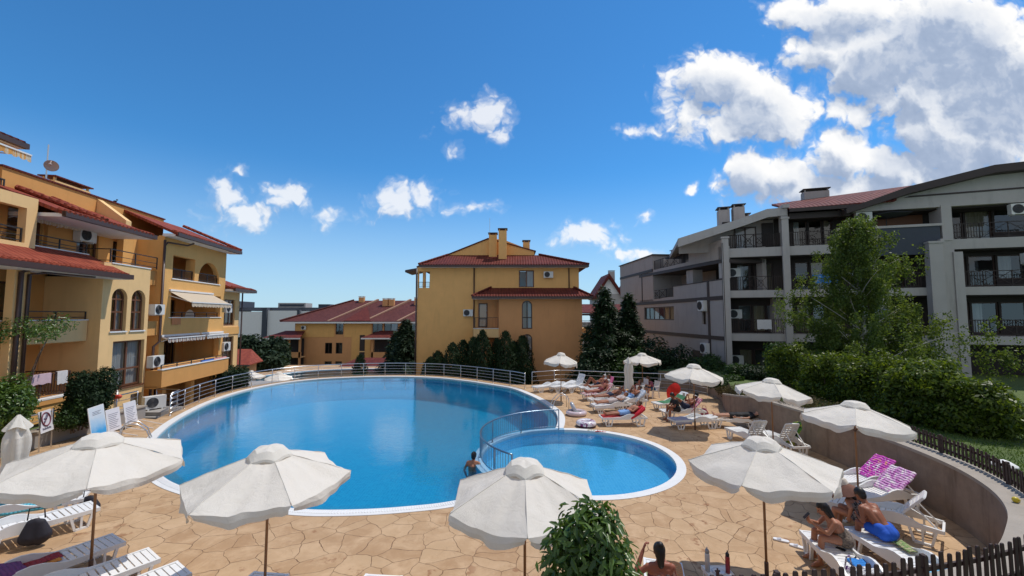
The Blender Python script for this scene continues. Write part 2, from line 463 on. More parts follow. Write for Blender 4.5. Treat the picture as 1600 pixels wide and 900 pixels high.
def make_grass():
    m, nt, p = new_mat('lawn_grass'); co = nt.coord()
    n = nt.noise(co, 2.2, 6, .7); n2 = nt.noise(co, 26, 5, .75)
    c = nt.mix(n, (.06,.11,.022,1), (.13,.19,.045,1)); c = nt.mix(nt.math('MULTIPLY', nt.smooth(n2,.45,.7), .5), c, (.16,.15,.06,1))
    nt.set(p.inputs['Base Color'], c); nt.set(p.inputs['Roughness'], .9); nt.set(p.inputs['Normal'], nt.bump(n2, 1.0, .05)); return m
M_GRASS = make_grass()
M_BLADE = leafmat('grass_blade', (.06,.12,.022), (.17,.24,.05), .3, .6, .2)
def make_ground():
    m, nt, p = new_mat('far_ground'); co = nt.coord()
    n = nt.noise(co, .05, 6, .7); n2 = nt.noise(co, .8, 5, .7)
    c = nt.mix(nt.smooth(n, .4, .6), (.05,.07,.025,1), (.20,.165,.12,1)); c = nt.mix(nt.math('MULTIPLY', n2, .5), c, (.07,.075,.04,1))
    nt.set(p.inputs['Base Color'], c); nt.set(p.inputs['Roughness'], .95); return m
M_GROUND = make_ground()
M_BARK = plain('bark', (.10,.075,.055), .95, .35, 7, .8, 20)
M_BIRCH = plain('birch_bark', (.48,.46,.42), .85, .4, 5, .5, 20)
# ------------------------------------------------------------------ camera, sun, sky
cam = bpy.data.objects.new('camera', bpy.data.cameras.new('camera')); COL.objects.link(cam)
cam.location = (0, 0, CAMH); cam.rotation_euler = (PI/2 + PITCH, 0, 0)
cam.data.sensor_width = 36; cam.data.lens = FPX / 1600 * 36; cam.data.clip_end = 3000; cam.data.clip_start = .1
scene.camera = cam
SUN = Vector((.95, .55, 2.2)).normalized()
sun = bpy.data.objects.new('sun', bpy.data.lights.new('sun', 'SUN')); COL.objects.link(sun)
sun.data.energy = 3.7; sun.data.angle = R(.5); sun.data.color = (1, .945, .86)
sun.rotation_euler = SUN.to_track_quat('Z', 'Y').to_euler(); sun.location = (20, 12, 60)
vs = scene.view_settings
scene.display_settings.display_device = 'sRGB'
vs.view_transform = 'Standard'; vs.look = 'None'; vs.gamma = 1; vs.exposure = EXPOSURE = -0.12
vs.use_curve_mapping = False
scene.cycles.max_bounces = 8; scene.cycles.transparent_max_bounces = 12
scene.cycles.caustics_reflective = False; scene.cycles.caustics_refractive = False
scene.cycles.use_denoising = True
scene.cycles.sample_clamp_indirect = 6

def make_world():
    w = bpy.data.worlds.new('World'); scene.world = w; w.use_nodes = True
    nt = NT(w); bg = nt.n['Background']
    sky = nt.new('ShaderNodeTexSky', sky_type='NISHITA'); sky.sun_disc = False; w.cycles.sampling_method = 'MANUAL'; w.cycles.sample_map_resolution = 256
    sky.sun_elevation = math.asin(SUN.z); sky.sun_rotation = math.atan2(SUN.x, SUN.y)
    sky.air_density = 1.0; sky.dust_density = .0; sky.ozone_density = 3.2; sky.altitude = 60
    sep = nt.new('ShaderNodeSeparateXYZ', i_Vector=nt.coord('Generated'))
    y = nt.math('MAXIMUM', sep.outputs[1], .02)
    P = nt.new('ShaderNodeCombineXYZ', i_X=nt.math('DIVIDE', sep.outputs[0], y), i_Y=nt.math('DIVIDE', sep.outputs[2], y)).outputs[0]
    # cloud banks by compass direction: (centre u, v, half width, half height, weight)
    blobs = [(1120,125,95,52,1.1),(1190,165,95,70,1.2),(1085,190,52,42,.8),(1150,205,110,34,.8),(1235,200,50,40,.8),
             (1290,85,85,62,1.0),(1370,95,120,80,1.3),(1480,60,170,110,1.5),(1560,130,130,120,1.5),(1420,150,120,55,1.0),(1330,20,120,50,1.1),(1250,15,80,34,.7),(1340,175,70,38,.7),
             (1180,270,75,48,1.1),(1230,265,60,40,.9),(1310,245,55,50,1.1),(1385,262,66,42,1.1),(1310,297,190,42,1.05),(1480,225,110,80,1.3),(1560,230,110,70,1.2),(1590,190,70,60,1.0),(1440,280,120,34,.9),
             (1760,120,170,200,1.3),
             (735,186,42,24,.95),(768,172,28,26,.8),(785,212,16,14,.6),(700,240,14,12,.5),(676,205,10,14,.4),
             (628,318,50,26,1.0),(662,303,34,22,.9),(735,327,46,13,.8),(585,345,10,8,.4),
             (355,306,44,20,.9),(372,338,52,22,1.0),(450,306,42,22,1.0),(512,345,24,13,.55),(380,270,18,10,.5),
             (905,370,60,24,.85),(960,353,34,10,.5),(1010,335,16,9,.55),(1082,291,9,11,.55),(1008,408,44,9,.7),(1010,205,36,10,.5)]
    cv = []
    for u, v, a, b, k in blobs:
        r = ray(u, v); sm = u < 1075; cv.append((r.x/r.y, r.z/r.y, a/FPX*(1.2 if sm else 1.03), b/FPX*(1.2 if sm else 1.03), k*(.66 if sm else 1)))
    g = bpy.data.node_groups.new('cloud_density', 'ShaderNodeTree')
    g.interface.new_socket('Vector', in_out='INPUT', socket_type='NodeSocketVector')
    g.interface.new_socket('Density', in_out='OUTPUT', socket_type='NodeSocketFloat')
    class H: pass
    h = H(); h.node_tree = g; gt = NT(h)
    gi = gt.new('NodeGroupInput'); go = gt.new('NodeGroupOutput')
    warp = gt.new('ShaderNodeTexNoise', noise_dimensions='2D', i_Vector=gi.outputs[0], i_Scale=7.0, i_Detail=4.0, i_Roughness=.6)
    wv = gt.new('ShaderNodeVectorMath', operation='SUBTRACT'); gt.l.new(warp.outputs[1], wv.inputs[0]); wv.inputs[1].default_value = (.5,.5,.5)
    wa = gt.new('ShaderNodeVectorMath', operation='MULTIPLY_ADD'); gt.l.new(wv.outputs[0], wa.inputs[0]); wa.inputs[1].default_value = (.10,.08,0); gt.l.new(gi.outputs[0], wa.inputs[2])
    q = wa.outputs[0]; best = None
    for cx, cy, a, b, k in cv:
        d = gt.new('ShaderNodeVectorMath', operation='SUBTRACT'); gt.l.new(q, d.inputs[0]); d.inputs[1].default_value = (cx, cy, 0)
        e = gt.new('ShaderNodeVectorMath', operation='MULTIPLY'); gt.l.new(d.outputs[0], e.inputs[0]); e.inputs[1].default_value = (1/a, 1/b, 0)
        L = gt.new('ShaderNodeVectorMath', operation='LENGTH'); gt.l.new(e.outputs[0], L.inputs[0])
        val = gt.math('MULTIPLY', gt.math('SUBTRACT', 1.0, L.outputs['Value']), k)
        best = val if best is None else gt.math('SMOOTH_MAX', best, val, .18)
    n1 = gt.noise(q, 9.0, 8, .62, dims='2D'); n2 = gt.new('ShaderNodeTexVoronoi', feature='F1', voronoi_dimensions='2D', i_Vector=q, i_Scale=17.0, i_Detail=2.0, i_Roughness=.6)
    det = gt.math('ADD', gt.math('MULTIPLY', gt.math('SUBTRACT', n1, .5), 2.0), gt.math('MULTIPLY', gt.math('SUBTRACT', .42, n2.outputs['Distance']), .75))
    gt.l.new(gt.math('ADD', gt.math('MINIMUM', gt.math('ADD', best, .10), .85), gt.math('MULTIPLY', det, .54)), go.inputs[0])
    g.interface.new_socket('Body', in_out='OUTPUT', socket_type='NodeSocketFloat')
    soft = gt.noise(q, 5.0, 3, .5, dims='2D')
    gt.l.new(gt.math('ADD', best, gt.math('MULTIPLY', gt.math('SUBTRACT', soft, .5), 1.1)), go.inputs[1])
    def dens(vec):
        n = nt.n.new('ShaderNodeGroup'); n.node_tree = g; nt.l.new(vec, n.inputs[0]); return n.outputs[0], n.outputs[1]
    d0, b0 = dens(P)
    off = nt.new('ShaderNodeVectorMath', operation='ADD'); nt.l.new(P, off.inputs[0]); off.inputs[1].default_value = (.022, .045, 0)
    d1, b1 = dens(off.outputs[0])
    mask = nt.math('MULTIPLY', nt.math('ADD', nt.math('MULTIPLY', nt.smooth(d0, .06, .36), .72), nt.math('MULTIPLY', nt.smooth(d0, -.16, .30), .28)), nt.smooth(sep.outputs[1], .05, .15))
    hx = nt.new('ShaderNodeSeparateXYZ', i_Vector=P)
    mask = nt.math('MULTIPLY', mask, nt.math('MULTIPLY_ADD', nt.smooth(hx.outputs[0], .1, .5), .22, .78))      # thinner fair-weather puffs away from the sun
    lit = nt.math('MULTIPLY_ADD', nt.math('SUBTRACT', d0, d1), .8, .80, clamp=True)
    # light has farther to come through the thick banks towards the sun, which show grey bellies
    px = nt.new('ShaderNodeSeparateXYZ', i_Vector=P)
    thick = nt.math('MULTIPLY', nt.smooth(nt.math('ADD', nt.math('MULTIPLY', b1, .75), nt.math('MULTIPLY', d0, .25)), .10, .95), nt.smooth(px.outputs[0], .10, .6))
    val = nt.math('MULTIPLY', lit, nt.math('MULTIPLY_ADD', thick, -.56, 1.0))
    cc = nt.ramp(val, [(0.0,(2.2,2.9,4.2)), (.35,(3.1,3.8,5.1)), (.62,(5.6,6.0,6.7)), (.95,(7.9,7.9,7.9))])
    # ramp colours are clamped by the UI only, the values stay physical
    skyc = nt.mix(1.0, sky.outputs[0], SKYTINT, 'MULTIPLY')
    skyc = nt.mix(nt.math('MULTIPLY', nt.smooth(sep.outputs[2], .34, -.06), .85), skyc, (4.3,5.5,6.7,1))
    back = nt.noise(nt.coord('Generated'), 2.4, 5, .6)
    fill_cloud = nt.math('MULTIPLY', nt.math('MULTIPLY', nt.smooth(back, .40, .58), nt.smooth(sep.outputs[1], .05, -.35)), nt.smooth(sep.outputs[2], .0, .12))
    sky2 = nt.mix(fill_cloud, skyc, (4.8,4.6,4.4,1))                # unseen cloud added behind the camera to fill the shaded facades with light
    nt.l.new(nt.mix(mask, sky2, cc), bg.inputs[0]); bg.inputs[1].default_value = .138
SKYTINT = (.36, .86, 1.16, 1)
make_world()

# ------------------------------------------------------------------ ground and terraces
def inside(p, poly):
    x, y = p[0], p[1]; r = False; j = len(poly) - 1
    for i in range(len(poly)):
        xi, yi = poly[i][0], poly[i][1]; xj, yj = poly[j][0], poly[j][1]
        if (yi > y) != (yj > y) and x < (xj-xi)*(y-yi)/(yj-yi)+xi: r = not r
        j = i
    return r

def fill(loops, keep, z, grid=0):
    pts = []; edges = []
    for L in loops:
        b = len(pts); pts += [Vector((p[0], p[1])) for p in L]
        edges += [(b+i, b+(i+1) % len(L)) for i in range(len(L))]
    v, e, f, *_ = delaunay_2d_cdt(pts, edges, [], 0, 1e-5)
    mb = MB(); out = []
    for t in f:
        c = sum((v[i] for i in t), Vector((0,0)))/3
        if keep(c): out.append(t)
    mb.add([(p.x,p.y,z) for p in v], [t if (v[t[1]]-v[t[0]]).cross(v[t[2]]-v[t[0]]) > 0 else t[::-1] for t in out])
    return mb

def ground_h(x, y):
    d = math.hypot(x, y)
    h = -3.6 - 2.9*max(0, min(1, (y-45)/45)) - 2.0*max(0, min(1, (d-150)/300))
    return h + .25*noise.noise((x*.05, y*.05, 0))
mb = MB(); xs = [-900,-500,-300,-200,-150]+list(range(-120,125,12))+[150,200,300,500,900]; ys = [-60,-30]+list(range(-12,180,12))+[200,260,340,450,600,900]
mb.add([(x,y,ground_h(x,y)) for y in ys for x in xs], [(j*len(xs)+i, j*len(xs)+i+1, (j+1)*len(xs)+i+1, (j+1)*len(xs)+i) for j in range(len(ys)-1) for i in range(len(xs)-1)])
tag(mb.build('ground', M_GROUND, smooth=True), kind='structure')

BIG = [(-14.2,16.75),(-15.53,19.69),(-16.55,23.2),(-16.75,26.6),(-15.75,29.6),(-13.4,31.5),(-9.5,32.4),(-5.9,31.9),(-3.3,30.4),(-1.3,28.7),(.2,27.2),(1.1,25.3),(1.75,23.5),(2.2,21.6),(2.42,20.0),(2.3,18.4),(1.9,16.6),(1.2,14.2),(.3,12.2),(-.5,10.95),(-1.45,10.36),(-2.5,10.08),(-3.67,9.92),(-5.0,9.94),(-6.7,10.35),(-8.43,11.0),(-10.17,12.0),(-12.4,14.05)]
big_out = catmull([Vector((x,y,0)) for x,y in BIG], 6)          # runs clockwise
big_in = offset(big_out, -.32); big_led = offset(big_out, -.74)
KC, KR = Vector((2.12,14.08,0)), 3.36
circ = lambda r, n=72: [Vector((KC.x+r*math.cos(2*PI*i/n), KC.y+r*math.sin(2*PI*i/n), 0)) for i in range(n)]
kid_out, kid_in = circ(KR), circ(KR-.27)
in_kid = lambda p, r=KR: (p[0]-KC.x)**2+(p[1]-KC.y)**2 < r*r
zed = lambda pts, z: [Vector((p.x,p.y,z)) for p in pts]

# inner face of the retaining wall (also the deck's right and near edge)
WALL = [(-12,3.6),(-6,4.2),(-2,4.85),(1,5.0),(3,5.12),(5,5.5),(6.6,6.0),(7.9,6.85),(8.75,7.6),(9.4,8.5),(9.9,9.7),(10.2,11.4),(10.28,13.6),(10.15,16),(9.95,18.2),(10.3,20.4),(11.2,22.6),(11.6,24.4),(11.0,26.0),(9.3,26.9)]
wall_path = catmull([Vector((x,y,0)) for x,y in WALL], 6, False)
deck_loop = [(-12,-.6),(-12,3.6)] + []
edge = [Vector((p.x,p.y)) for p in wall_path]
far_edge = [(7.0,27.4),(4.5,28.0),(2.2,28.6),(1.2,28.3)]
pool_edge = [p for p in offset(big_out, .62) if p.y > 18.5 and not (p.x > -1.0 and p.y < 28.4)]
pe = sorted(pool_edge, key=lambda p: -math.atan2(p.y-21, p.x+7) if True else 0)
pe = sorted(pool_edge, key=lambda p: math.atan2(p.y-21, p.x+7) % (2*PI))
deck_loop = [(-12.0,3.6)] + [(p.x,p.y) for p in edge[1:]] + far_edge + [(p.x,p.y) for p in pe] + [(-16.9,19.2),(-16.7,14.0),(-18.5,12.0),(-24,10.5),(-24,2.0)]
deck = fill([deck_loop, big_out, kid_out], lambda c: inside(c, deck_loop) and not inside(c, big_out) and not in_kid(c), 0)
tag(deck.build('deck', M_DECK), kind='structure')
sk = MB(); dl = [Vector((x,y,-.005)) for x,y in deck_loop]; sk.strip(zed(dl,-3.9), dl, True)
tag(sk.build('deck_side', M_GRAV), kind='structure')

# lawns: right of the retaining wall, and the strip before the left building
outer = offset(wall_path, -.36, False)
i0 = next(i for i, p in enumerate(outer) if p.x > 5.0)
rl = [(p.x,p.y) for p in outer[i0:]]
lawn_loop = rl + [(11.5,28.6),(13.0,47),(48,47),(48,-2),(7.0,-2)]
lawn = fill([lawn_loop], lambda c: inside(c, lawn_loop), 1.08)
tag(lawn.build('lawn', M_GRASS), kind='structure')
ls = MB(); L = [Vector((x,y,1.075)) for x,y in lawn_loop]; ls.strip(zed(L,-3.9), L, True); tag(ls.build('lawn_bank', M_GROUND), kind='structure')
lv = MB(); lv.box(-30,-16.95,2,19.0,-3.8,.42); tag(lv.build('lawn', M_GRASS), kind='structure')
lv = MB(); lv.box(-30,-16.95,19.0,34,-3.8,-.6); lv.box(-16.95,-16.2,19.35,21.0,-3.8,-.012); tag(lv.build('paved_yard', M_GRAV), kind='structure')
tr = MB(); tl = [(p.x,p.y) for p in offset(wall_path, -.36, False)[:i0+1]]
tr.prism([(-12,-4),(7.0,-4)] + tl[::-1], -3.8, 1.12); tag(tr.build('near_terrace', M_GRAV), kind='structure')

# grass blades on the lawn nearest the fence
def blades(name, n, region, z, h, seed):
    rg = np.random.default_rng(seed); pts = []
    while len(pts) < n:
        x, y = region(rg); pts.append((x, y, z))
    P = np.array(pts); a = rg.uniform(0, 2*PI, n); hh = h*rg.uniform(.5, 1.2, n); w = .012*rg.uniform(.7,1.4,n)
    dx, dy = np.cos(a)*w, np.sin(a)*w; lx, ly = rg.normal(0,.35,n)*hh, rg.normal(0,.35,n)*hh
    V = np.empty((n,3,3)); V[:,0] = P + np.c_[-dx,-dy,0*dx]; V[:,1] = P + np.c_[dx,dy,0*dx]; V[:,2] = P + np.c_[lx,ly,hh]
    return np_mesh(name, V.reshape(-1,3), np.arange(3*n).reshape(-1,3), M_BLADE)

def np_mesh(name, V, F, mat, parent=None):
    me = bpy.data.meshes.new(name); k = F.shape[1]
    me.vertices.add(len(V)); me.vertices.foreach_set('co', V.astype(np.float32).ravel())
    me.loops.add(F.size); me.loops.foreach_set('vertex_index', F.astype(np.int32).ravel())
    me.polygons.add(len(F)); me.polygons.foreach_set('loop_start', np.arange(0, F.size, k, dtype=np.int32))
    me.update(calc_edges=True); me.materials.append(mat)
    return link(name, me, parent)
def _reg(rg):
    while True:
        y = rg.uniform(5, 17); x = rg.uniform(7.5, 19)
        if not inside((x,y), rl + [(30,27),(30,2)]) : continue
        return x, y
tag(blades('grass', 26000, _reg, 1.08, .07, 4), kind='stuff')

# ------------------------------------------------------------------ pools
def seg_strip(A, B, keep):
    mb = MB(); n = len(A)
    for i in range(n):
        j = (i+1) % n
        if keep((A[i]+A[j]+B[i]+B[j])/4): mb.quad(A[i],A[j],B[j],B[i])
    return mb
pool = thing('swimming_pool', 'large blue oval pool with white coping in the tan deck', 'swimming pool', (0,0,0))
rim = seg_strip(zed(big_out,.014), zed(big_in,.014), lambda c: not in_kid(c))
rim2 = seg_strip(zed(big_in,.014), zed(big_in,-.16), lambda c: not in_kid(c)); rim.add(rim2.v, rim2.f)
r3 = seg_strip(zed(big_out,-.01), zed(big_out,.014), lambda c: not in_kid(c)); rim.add(r3.v, r3.f)
rim.build('coping', M_RIM, pool)
led = seg_strip(zed(big_in,-.16), zed(big_led,-.16), lambda c: not in_kid(c)); led.build('ledge', M_RIMBLUE, pool)
inner = fill([big_led, kid_out], lambda c: inside(c, big_led) and not in_kid(c), -1.55)
wl = seg_strip(zed(big_led,-.16), zed(big_led,-1.55), lambda c: not in_kid(c)); inner.add(wl.v, wl.f)
wl = seg_strip(zed(kid_out,.016), zed(kid_out,-1.55), lambda c: inside(c, big_in)); inner.add(wl.v, wl.f)
inner.build('basin', M_POOL, pool)
# slotted overflow grating laid in the coping along the near side
gr = MB()
for i in range(len(big_in)):
    a, b = big_out[i], big_out[(i+1) % len(big_out)]
    if a.y < 13.5 and not in_kid(a) and a.x < -1:
        t = (b-a); Ls = t.length; t.normalize(); nrm = Vector((t.y,-t.x,0)); k = int(Ls/.055)
        for q in range(k):
            c = a + t*(q+.5)*Ls/max(k,1) + nrm*.20
            gr.bar(c-nrm*.075+Vector((0,0,.019)), c+nrm*.075+Vector((0,0,.019)), .030, .012)
gr.build('overflow_grating', M_PLASTIC, pool)
water = fill([big_in, kid_out], lambda c: inside(c, big_in) and not in_kid(c), -.05)
tag(water.build('water', M_WATER), kind='structure')
kid = thing('paddling_pool', 'small round paddling pool beside the large pool', 'swimming pool', (0,0,0))
inb = lambda c: inside(c, big_out)
ring = seg_strip(zed(kid_out,.017), zed(kid_in,.017), lambda c: not inb(c)); r2 = seg_strip(zed(kid_in,.017), zed(kid_in,-.12), lambda c: not inb(c)); ring.add(r2.v, r2.f)
r2 = seg_strip(zed(kid_out,-.01), zed(kid_out,.017), lambda c: not inb(c)); ring.add(r2.v, r2.f)
ring.build('coping', M_RIM, kid)
ring = seg_strip(zed(kid_out,.017), zed(kid_in,.017), inb); r2 = seg_strip(zed(kid_in,.017), zed(kid_in,-.12), inb); ring.add(r2.v, r2.f)
ring.build('dividing_curb', M_RIMBLUE, kid)
bas = fill([kid_in], lambda c: True, -.5); r2 = seg_strip(zed(kid_in,-.12), zed(kid_in,-.5), lambda c: True); bas.add(r2.v, r2.f)
bas.build('basin', M_KIDPOOL, kid)
tag(fill([kid_in], lambda c: True, -.07).build('water', M_KIDWATER), kind='structure')

# ------------------------------------------------------------------ railings
def railing(name, label, path, h, nr, step, mat, group=None, bars=False, z0=0.0):
    t = thing(name, label, 'railing', tuple(path[0]), 0, group); o = path[0]
    P = [p - o for p in path]
    MB().tube([p+Vector((0,0,h)) for p in P], .026, 8).build('handrail', mat, t, True)
    lv = [.12 + (h-.12)*(k)/(nr) for k in range(nr)] if nr else []
    for z in lv:
        MB().tube([p+Vector((0,0,z)) for p in P], .012, 6).build('rail', mat, t, True)
    pp = resample(P, step)
    if (pp[-1]-P[-1]).length > .3: pp.append(P[-1])
    pm = None
    for q in pp:
        if pm is None:
            m = MB(); m.tube([(0,0,z0),(0,0,h)], .021, 8); m.lathe([(.05,z0),(.05,z0+.012),(.022,z0+.02)], 10); pm = m.build('post', mat, t, True, q)
        else:
            c = pm.copy(); COL.objects.link(c); c.location = q
    if bars:
        bm_ = MB()
        for q in resample(P, bars): bm_.tube([q+Vector((0,0,.12)), q+Vector((0,0,h))], .008, 5)
        bm_.build('infill_bars', mat, t)
    return t
far_rail = [p for p in offset(big_out, .32)]
k0 = min(range(len(far_rail)), key=lambda i: (far_rail[i]-Vector((-15.8,19.5,0))).length)
seq = [far_rail[(k0+i) % len(far_rail)] for i in range(len(far_rail))]
k1 = min(range(len(seq)), key=lambda i: (seq[i]-Vector((1.0,26.9,0))).length)
railing('pool_railing', 'long curved steel railing along the far rim of the large pool', seq[:k1+1], .95, 4, 1.6, M_STEEL)
railing('deck_railing', 'steel railing behind the white loungers at the far corner of the deck', [Vector(p) for p in ((1.3,27.3,0),(2.9,28.1,0),(3.6,28.2,0),(5.2,27.7,0),(7.0,27.1,0),(9.2,26.6,0),(10.9,25.9,0),(11.4,24.6,0))], .98, 3, 1.7, M_STEEL)
ka = [KC + Vector((math.cos(a), math.sin(a), 0))*3.16 for a in [R(94+ (228-94)*i/48) for i in range(49)]]
M_BSTEEL = plain('blue_grey_steel', (.26,.33,.40), .3, .05, 20, metal=.9)
railing('paddling_pool_fence', 'curved barred steel fence between the two pools', [p+Vector((0,0,.017)) for p in ka], .78, 1, 1.65, M_BSTEEL, None, .115)
lr = [Vector(p) for p in ((-16.75,14.3,.5),(-16.8,16.5,.55),(-16.85,19.0,.62))]
railing('wall_railing', 'grey metal railing on the low stone wall behind the notice boards', lr, .62, 2, 1.2, M_STEEL)
railing('yard_railing', 'short steel railing beside the white air conditioner by the left building', [Vector(p) for p in ((-17.6,20.9,-.0),(-16.3,20.7,0),(-15.9,19.7,0))], 1.0, 4, 1.2, M_STEEL)
lw = MB(); lw.box(-17.0,-16.62,13.2,19.2,-.1,.5); 
t = thing('low_wall', 'low stone wall at the left edge of the deck under a railing', 'wall', (0,0,0))
lw.build('wall_body', M_GRAV, t); MB().box(-17.04,-16.58,13.16,19.24,.5,.56).build('coping', M_COPING, t)
lg = MB(); lg.box(-18.2,-16.25,19.6,20.9,-.1,.16); tag(lg.build('concrete_ledge', M_GRAV), 'low concrete ledge carrying the air conditioner at the left pool end', 'ledge')
hr = MB(); hr.tube([(-20.5,13.2,.75),(-18.4,13.0,.55),(-17.0,13.0,.95)], .022, 6); hr.tube([(-18.4,13.0,0),(-18.4,13.0,.55)],.018,6); hr.tube([(-20.2,13.15,.0),(-20.2,13.15,.75)],.018,6)
tag(hr.build('handrail', M_IRON, None, True), 'dark bent handrail beside the low wall at the left', 'handrail')

# ------------------------------------------------------------------ retaining wall and picket fences
def wall_h(i):
    p = wall_path[i]
    return 1.2 - .72*max(0, min(1, (p.y-17.5)/5.0)) if p.x > 5 else 1.2
rw = thing('retaining_wall', 'curved brown rendered retaining wall round the right end of the deck', 'wall', (0,0,0))
bd = MB(); cp_ = MB(); ob = offset(wall_path, -.36, False); ci = offset(wall_path, .03, False); co_ = offset(wall_path, -.48, False)
n = len(wall_path); hs = [wall_h(i) for i in range(n)]
zz = lambda L, k: [Vector((p.x,p.y,hs[i]+k)) for i, p in enumerate(L)]
bd.strip(zed(wall_path,-.2), zz(wall_path,0)); bd.strip(zz(wall_path,0), zz(ob,0)); bd.strip(zz(ob,0), zed(ob,-.2))
cp_.strip(zz(ci,.0), zz(ci,.075)); cp_.strip(zz(ci,.075), zz(co_,.075)); cp_.strip(zz(co_,.075), zz(co_,0)); cp_.strip(zz(co_,0), zz(ci,0))
bd.build('wall_body', M_RETAIN, rw, True); cp_.build('coping', M_COPING, rw)

def picket_fence(label, path, h, pitch, post_step, seed):
    rnd = random.Random(seed); o = path[0]; P = [p-o for p in path]
    t = thing('picket_fence', label, 'fence', tuple(o))
    for z in (h*.28, h*.74):
        m = MB()
        for a, b in zip(P, P[1:]): m.bar(a+Vector((0,0,z)), b+Vector((0,0,z)), .028, .05)
        m.build('rail', M_FENCEW, t)
    pk = MB(); w = .027
    pk.prism([(-w,.03),(w,.03),(w,h-.02),(w*.6,h),(-w*.6,h),(-w,h-.02)], -.009, .009, 'y')
    pts = resample(P, pitch); first = None
    for i, q in enumerate(pts[:100]):
        a = pts[min(i+1,len(pts)-1)] - pts[max(i-1,0)]; nrm = Vector((-a.y,a.x,0)).normalized()*.024
        if first is None: first = pk.build('picket', M_FENCEW, t); c = first
        else: c = first.copy(); COL.objects.link(c)
        c.location = q + nrm; c.rotation_euler = (rnd.uniform(-.02,.02), rnd.uniform(-.03,.03), math.atan2(a.y,a.x)); c.scale = (1,1,rnd.uniform(.97,1.03))
    first = None
    for q in resample(P, post_step):
        if first is None:
            m = MB(); m.box(-.026,.026,-.026,.026,0,h-.02); m.box(-.024,.024,-.024,.024,h-.02,h+.005); first = c = m.build('post', M_FENCEW, t)
        else: c = first.copy(); COL.objects.link(c)
        c.location = q
    return t
fz = Vector((0,0,1.275))
nf = catmull([Vector(p) for p in ((8.05,6.55,0),(7.35,5.85,0),(6.4,5.4,0),(5.0,5.02,0),(3,4.66,0),(1,4.56,0),(-.8,4.5,0))], 8, False)
picket_fence('dark brown picket fence nearest the camera at the bottom of the photo', [p+fz for p in nf], .6, .115, 1.9, 3)
i1 = min(range(n), key=lambda i: (wall_path[i]-Vector((8.1,6.9,0))).length); i2 = min(range(n), key=lambda i: (wall_path[i]-Vector((10.25,14.2,0))).length)
ff = offset(wall_path, -.40, False)[i1+2:i2]
picket_fence('dark picket fence on the curved wall coping beside the lawn at the right', [p+fz for p in ff], .43, .115, 2.0, 5)
# ------------------------------------------------------------------ buildings
class Bld:
    """a building in its own frame: s along the facade, depth into the building, z up"""
    def __init__(b, name, label, cat, ox, oy, ex, ey):
        L = math.hypot(ex, ey); b.e = Vector((ex/L, ey/L)); b.o = Vector((ox, oy)); b.nn = Vector((b.e.y, -b.e.x))
        b.root = thing(name, label, cat, (ox, oy, 0), math.atan2(ey, ex))
    def W(b, u, v, d=0.0):
        p0 = b.o - b.nn*d; r = ray(u, v); r2 = Vector((r.x, r.y)); t = p0.dot(b.nn)/r2.dot(b.nn)
        return (r2*t-b.o).dot(b.e), CAMH + r.z*t
    def world(b, s, d, z):
        q = b.o + b.e*s - b.nn*d; return Vector((q.x, q.y, z))
    def part(b, name, mat, mb, parent=None, smooth=False):
        return mb.build(name, mat, parent or b.root, smooth)
    def boxes(b, name, mat, *bx):
        m = MB()
        for q in bx: m.box(*q)
        return b.part(name, mat, m)

def window(b, s0, s1, z0, z1, d, mull=(.5,), trans=(), arch=False, frame=None, curtain=None, fw=.07, door=False, blind=None):
    frame = frame or M_FRAME; m = MB()
    if arch:
        cx = (s0+s1)/2; rx = (s1-s0)/2; zc = z1-rx; n = 14
        def outl(k): return [(s0+k,z0+k)] + [(cx-(rx-k)*math.cos(PI*i/n), zc+(rx-k)*math.sin(PI*i/n)) for i in range(n+1)] + [(s1-k,z0+k)]
        A, B = outl(0.0), outl(fw)
        for i in range(len(A)):
            j = (i+1) % len(A); a0,a1,b1,b0 = A[i],A[j],B[j],B[i]
            m.add([(p[0],d,p[1]) for p in (a0,a1,b1,b0)]+[(p[0],d+.07,p[1]) for p in (a0,a1,b1,b0)], [(0,1,2,3),(7,6,5,4),(0,4,5,1),(2,6,7,3)])
        glass = [(p[0],p[1]) for p in outl(fw*.6)]
    else:
        m.box(s0,s1,d,d+.07,z0,z0+fw); m.box(s0,s1,d,d+.07,z1-fw,z1); m.box(s0,s0+fw,d,d+.07,z0+fw,z1-fw); m.box(s1-fw,s1,d,d+.07,z0+fw,z1-fw)
        glass = [(s0+fw*.6,z0+fw*.6),(s1-fw*.6,z0+fw*.6),(s1-fw*.6,z1-fw*.6),(s0+fw*.6,z1-fw*.6)]
    top = z1-fw if not arch else z1-.03
    for f in mull:
        x = s0+(s1-s0)*f; m.box(x-fw*.55,x+fw*.55,d+.004,d+.066,z0+fw,top)
    for f in trans:
        z = z0+(z1-z0)*f; m.box(s0+fw,s1-fw,d+.006,d+.064,z-fw*.5,z+fw*.5)
    w = b.part('glass_door' if door else 'window', frame, m)
    g = MB(); g.quad(*[(p[0], d+.035, p[1]) for p in glass]); b.part('pane', M_GLASS, g, w)
    if curtain:
        for (fa, fb, cm) in curtain:
            c = MB(); x0 = s0+(s1-s0)*fa; x1 = s0+(s1-s0)*fb; k = max(4, int((x1-x0)/.045)); top = z1-.05 if not arch else z1-(s1-s0)*.3
            A = [(x0+(x1-x0)*i/k, d+.16+.03*math.sin(i*1.9)+.012*math.sin(i*.7), z0+.04) for i in range(k+1)]
            c.strip(A, [(p[0], p[1], top) for p in A]); b.part('curtain', cm, c, w, True)
    return w

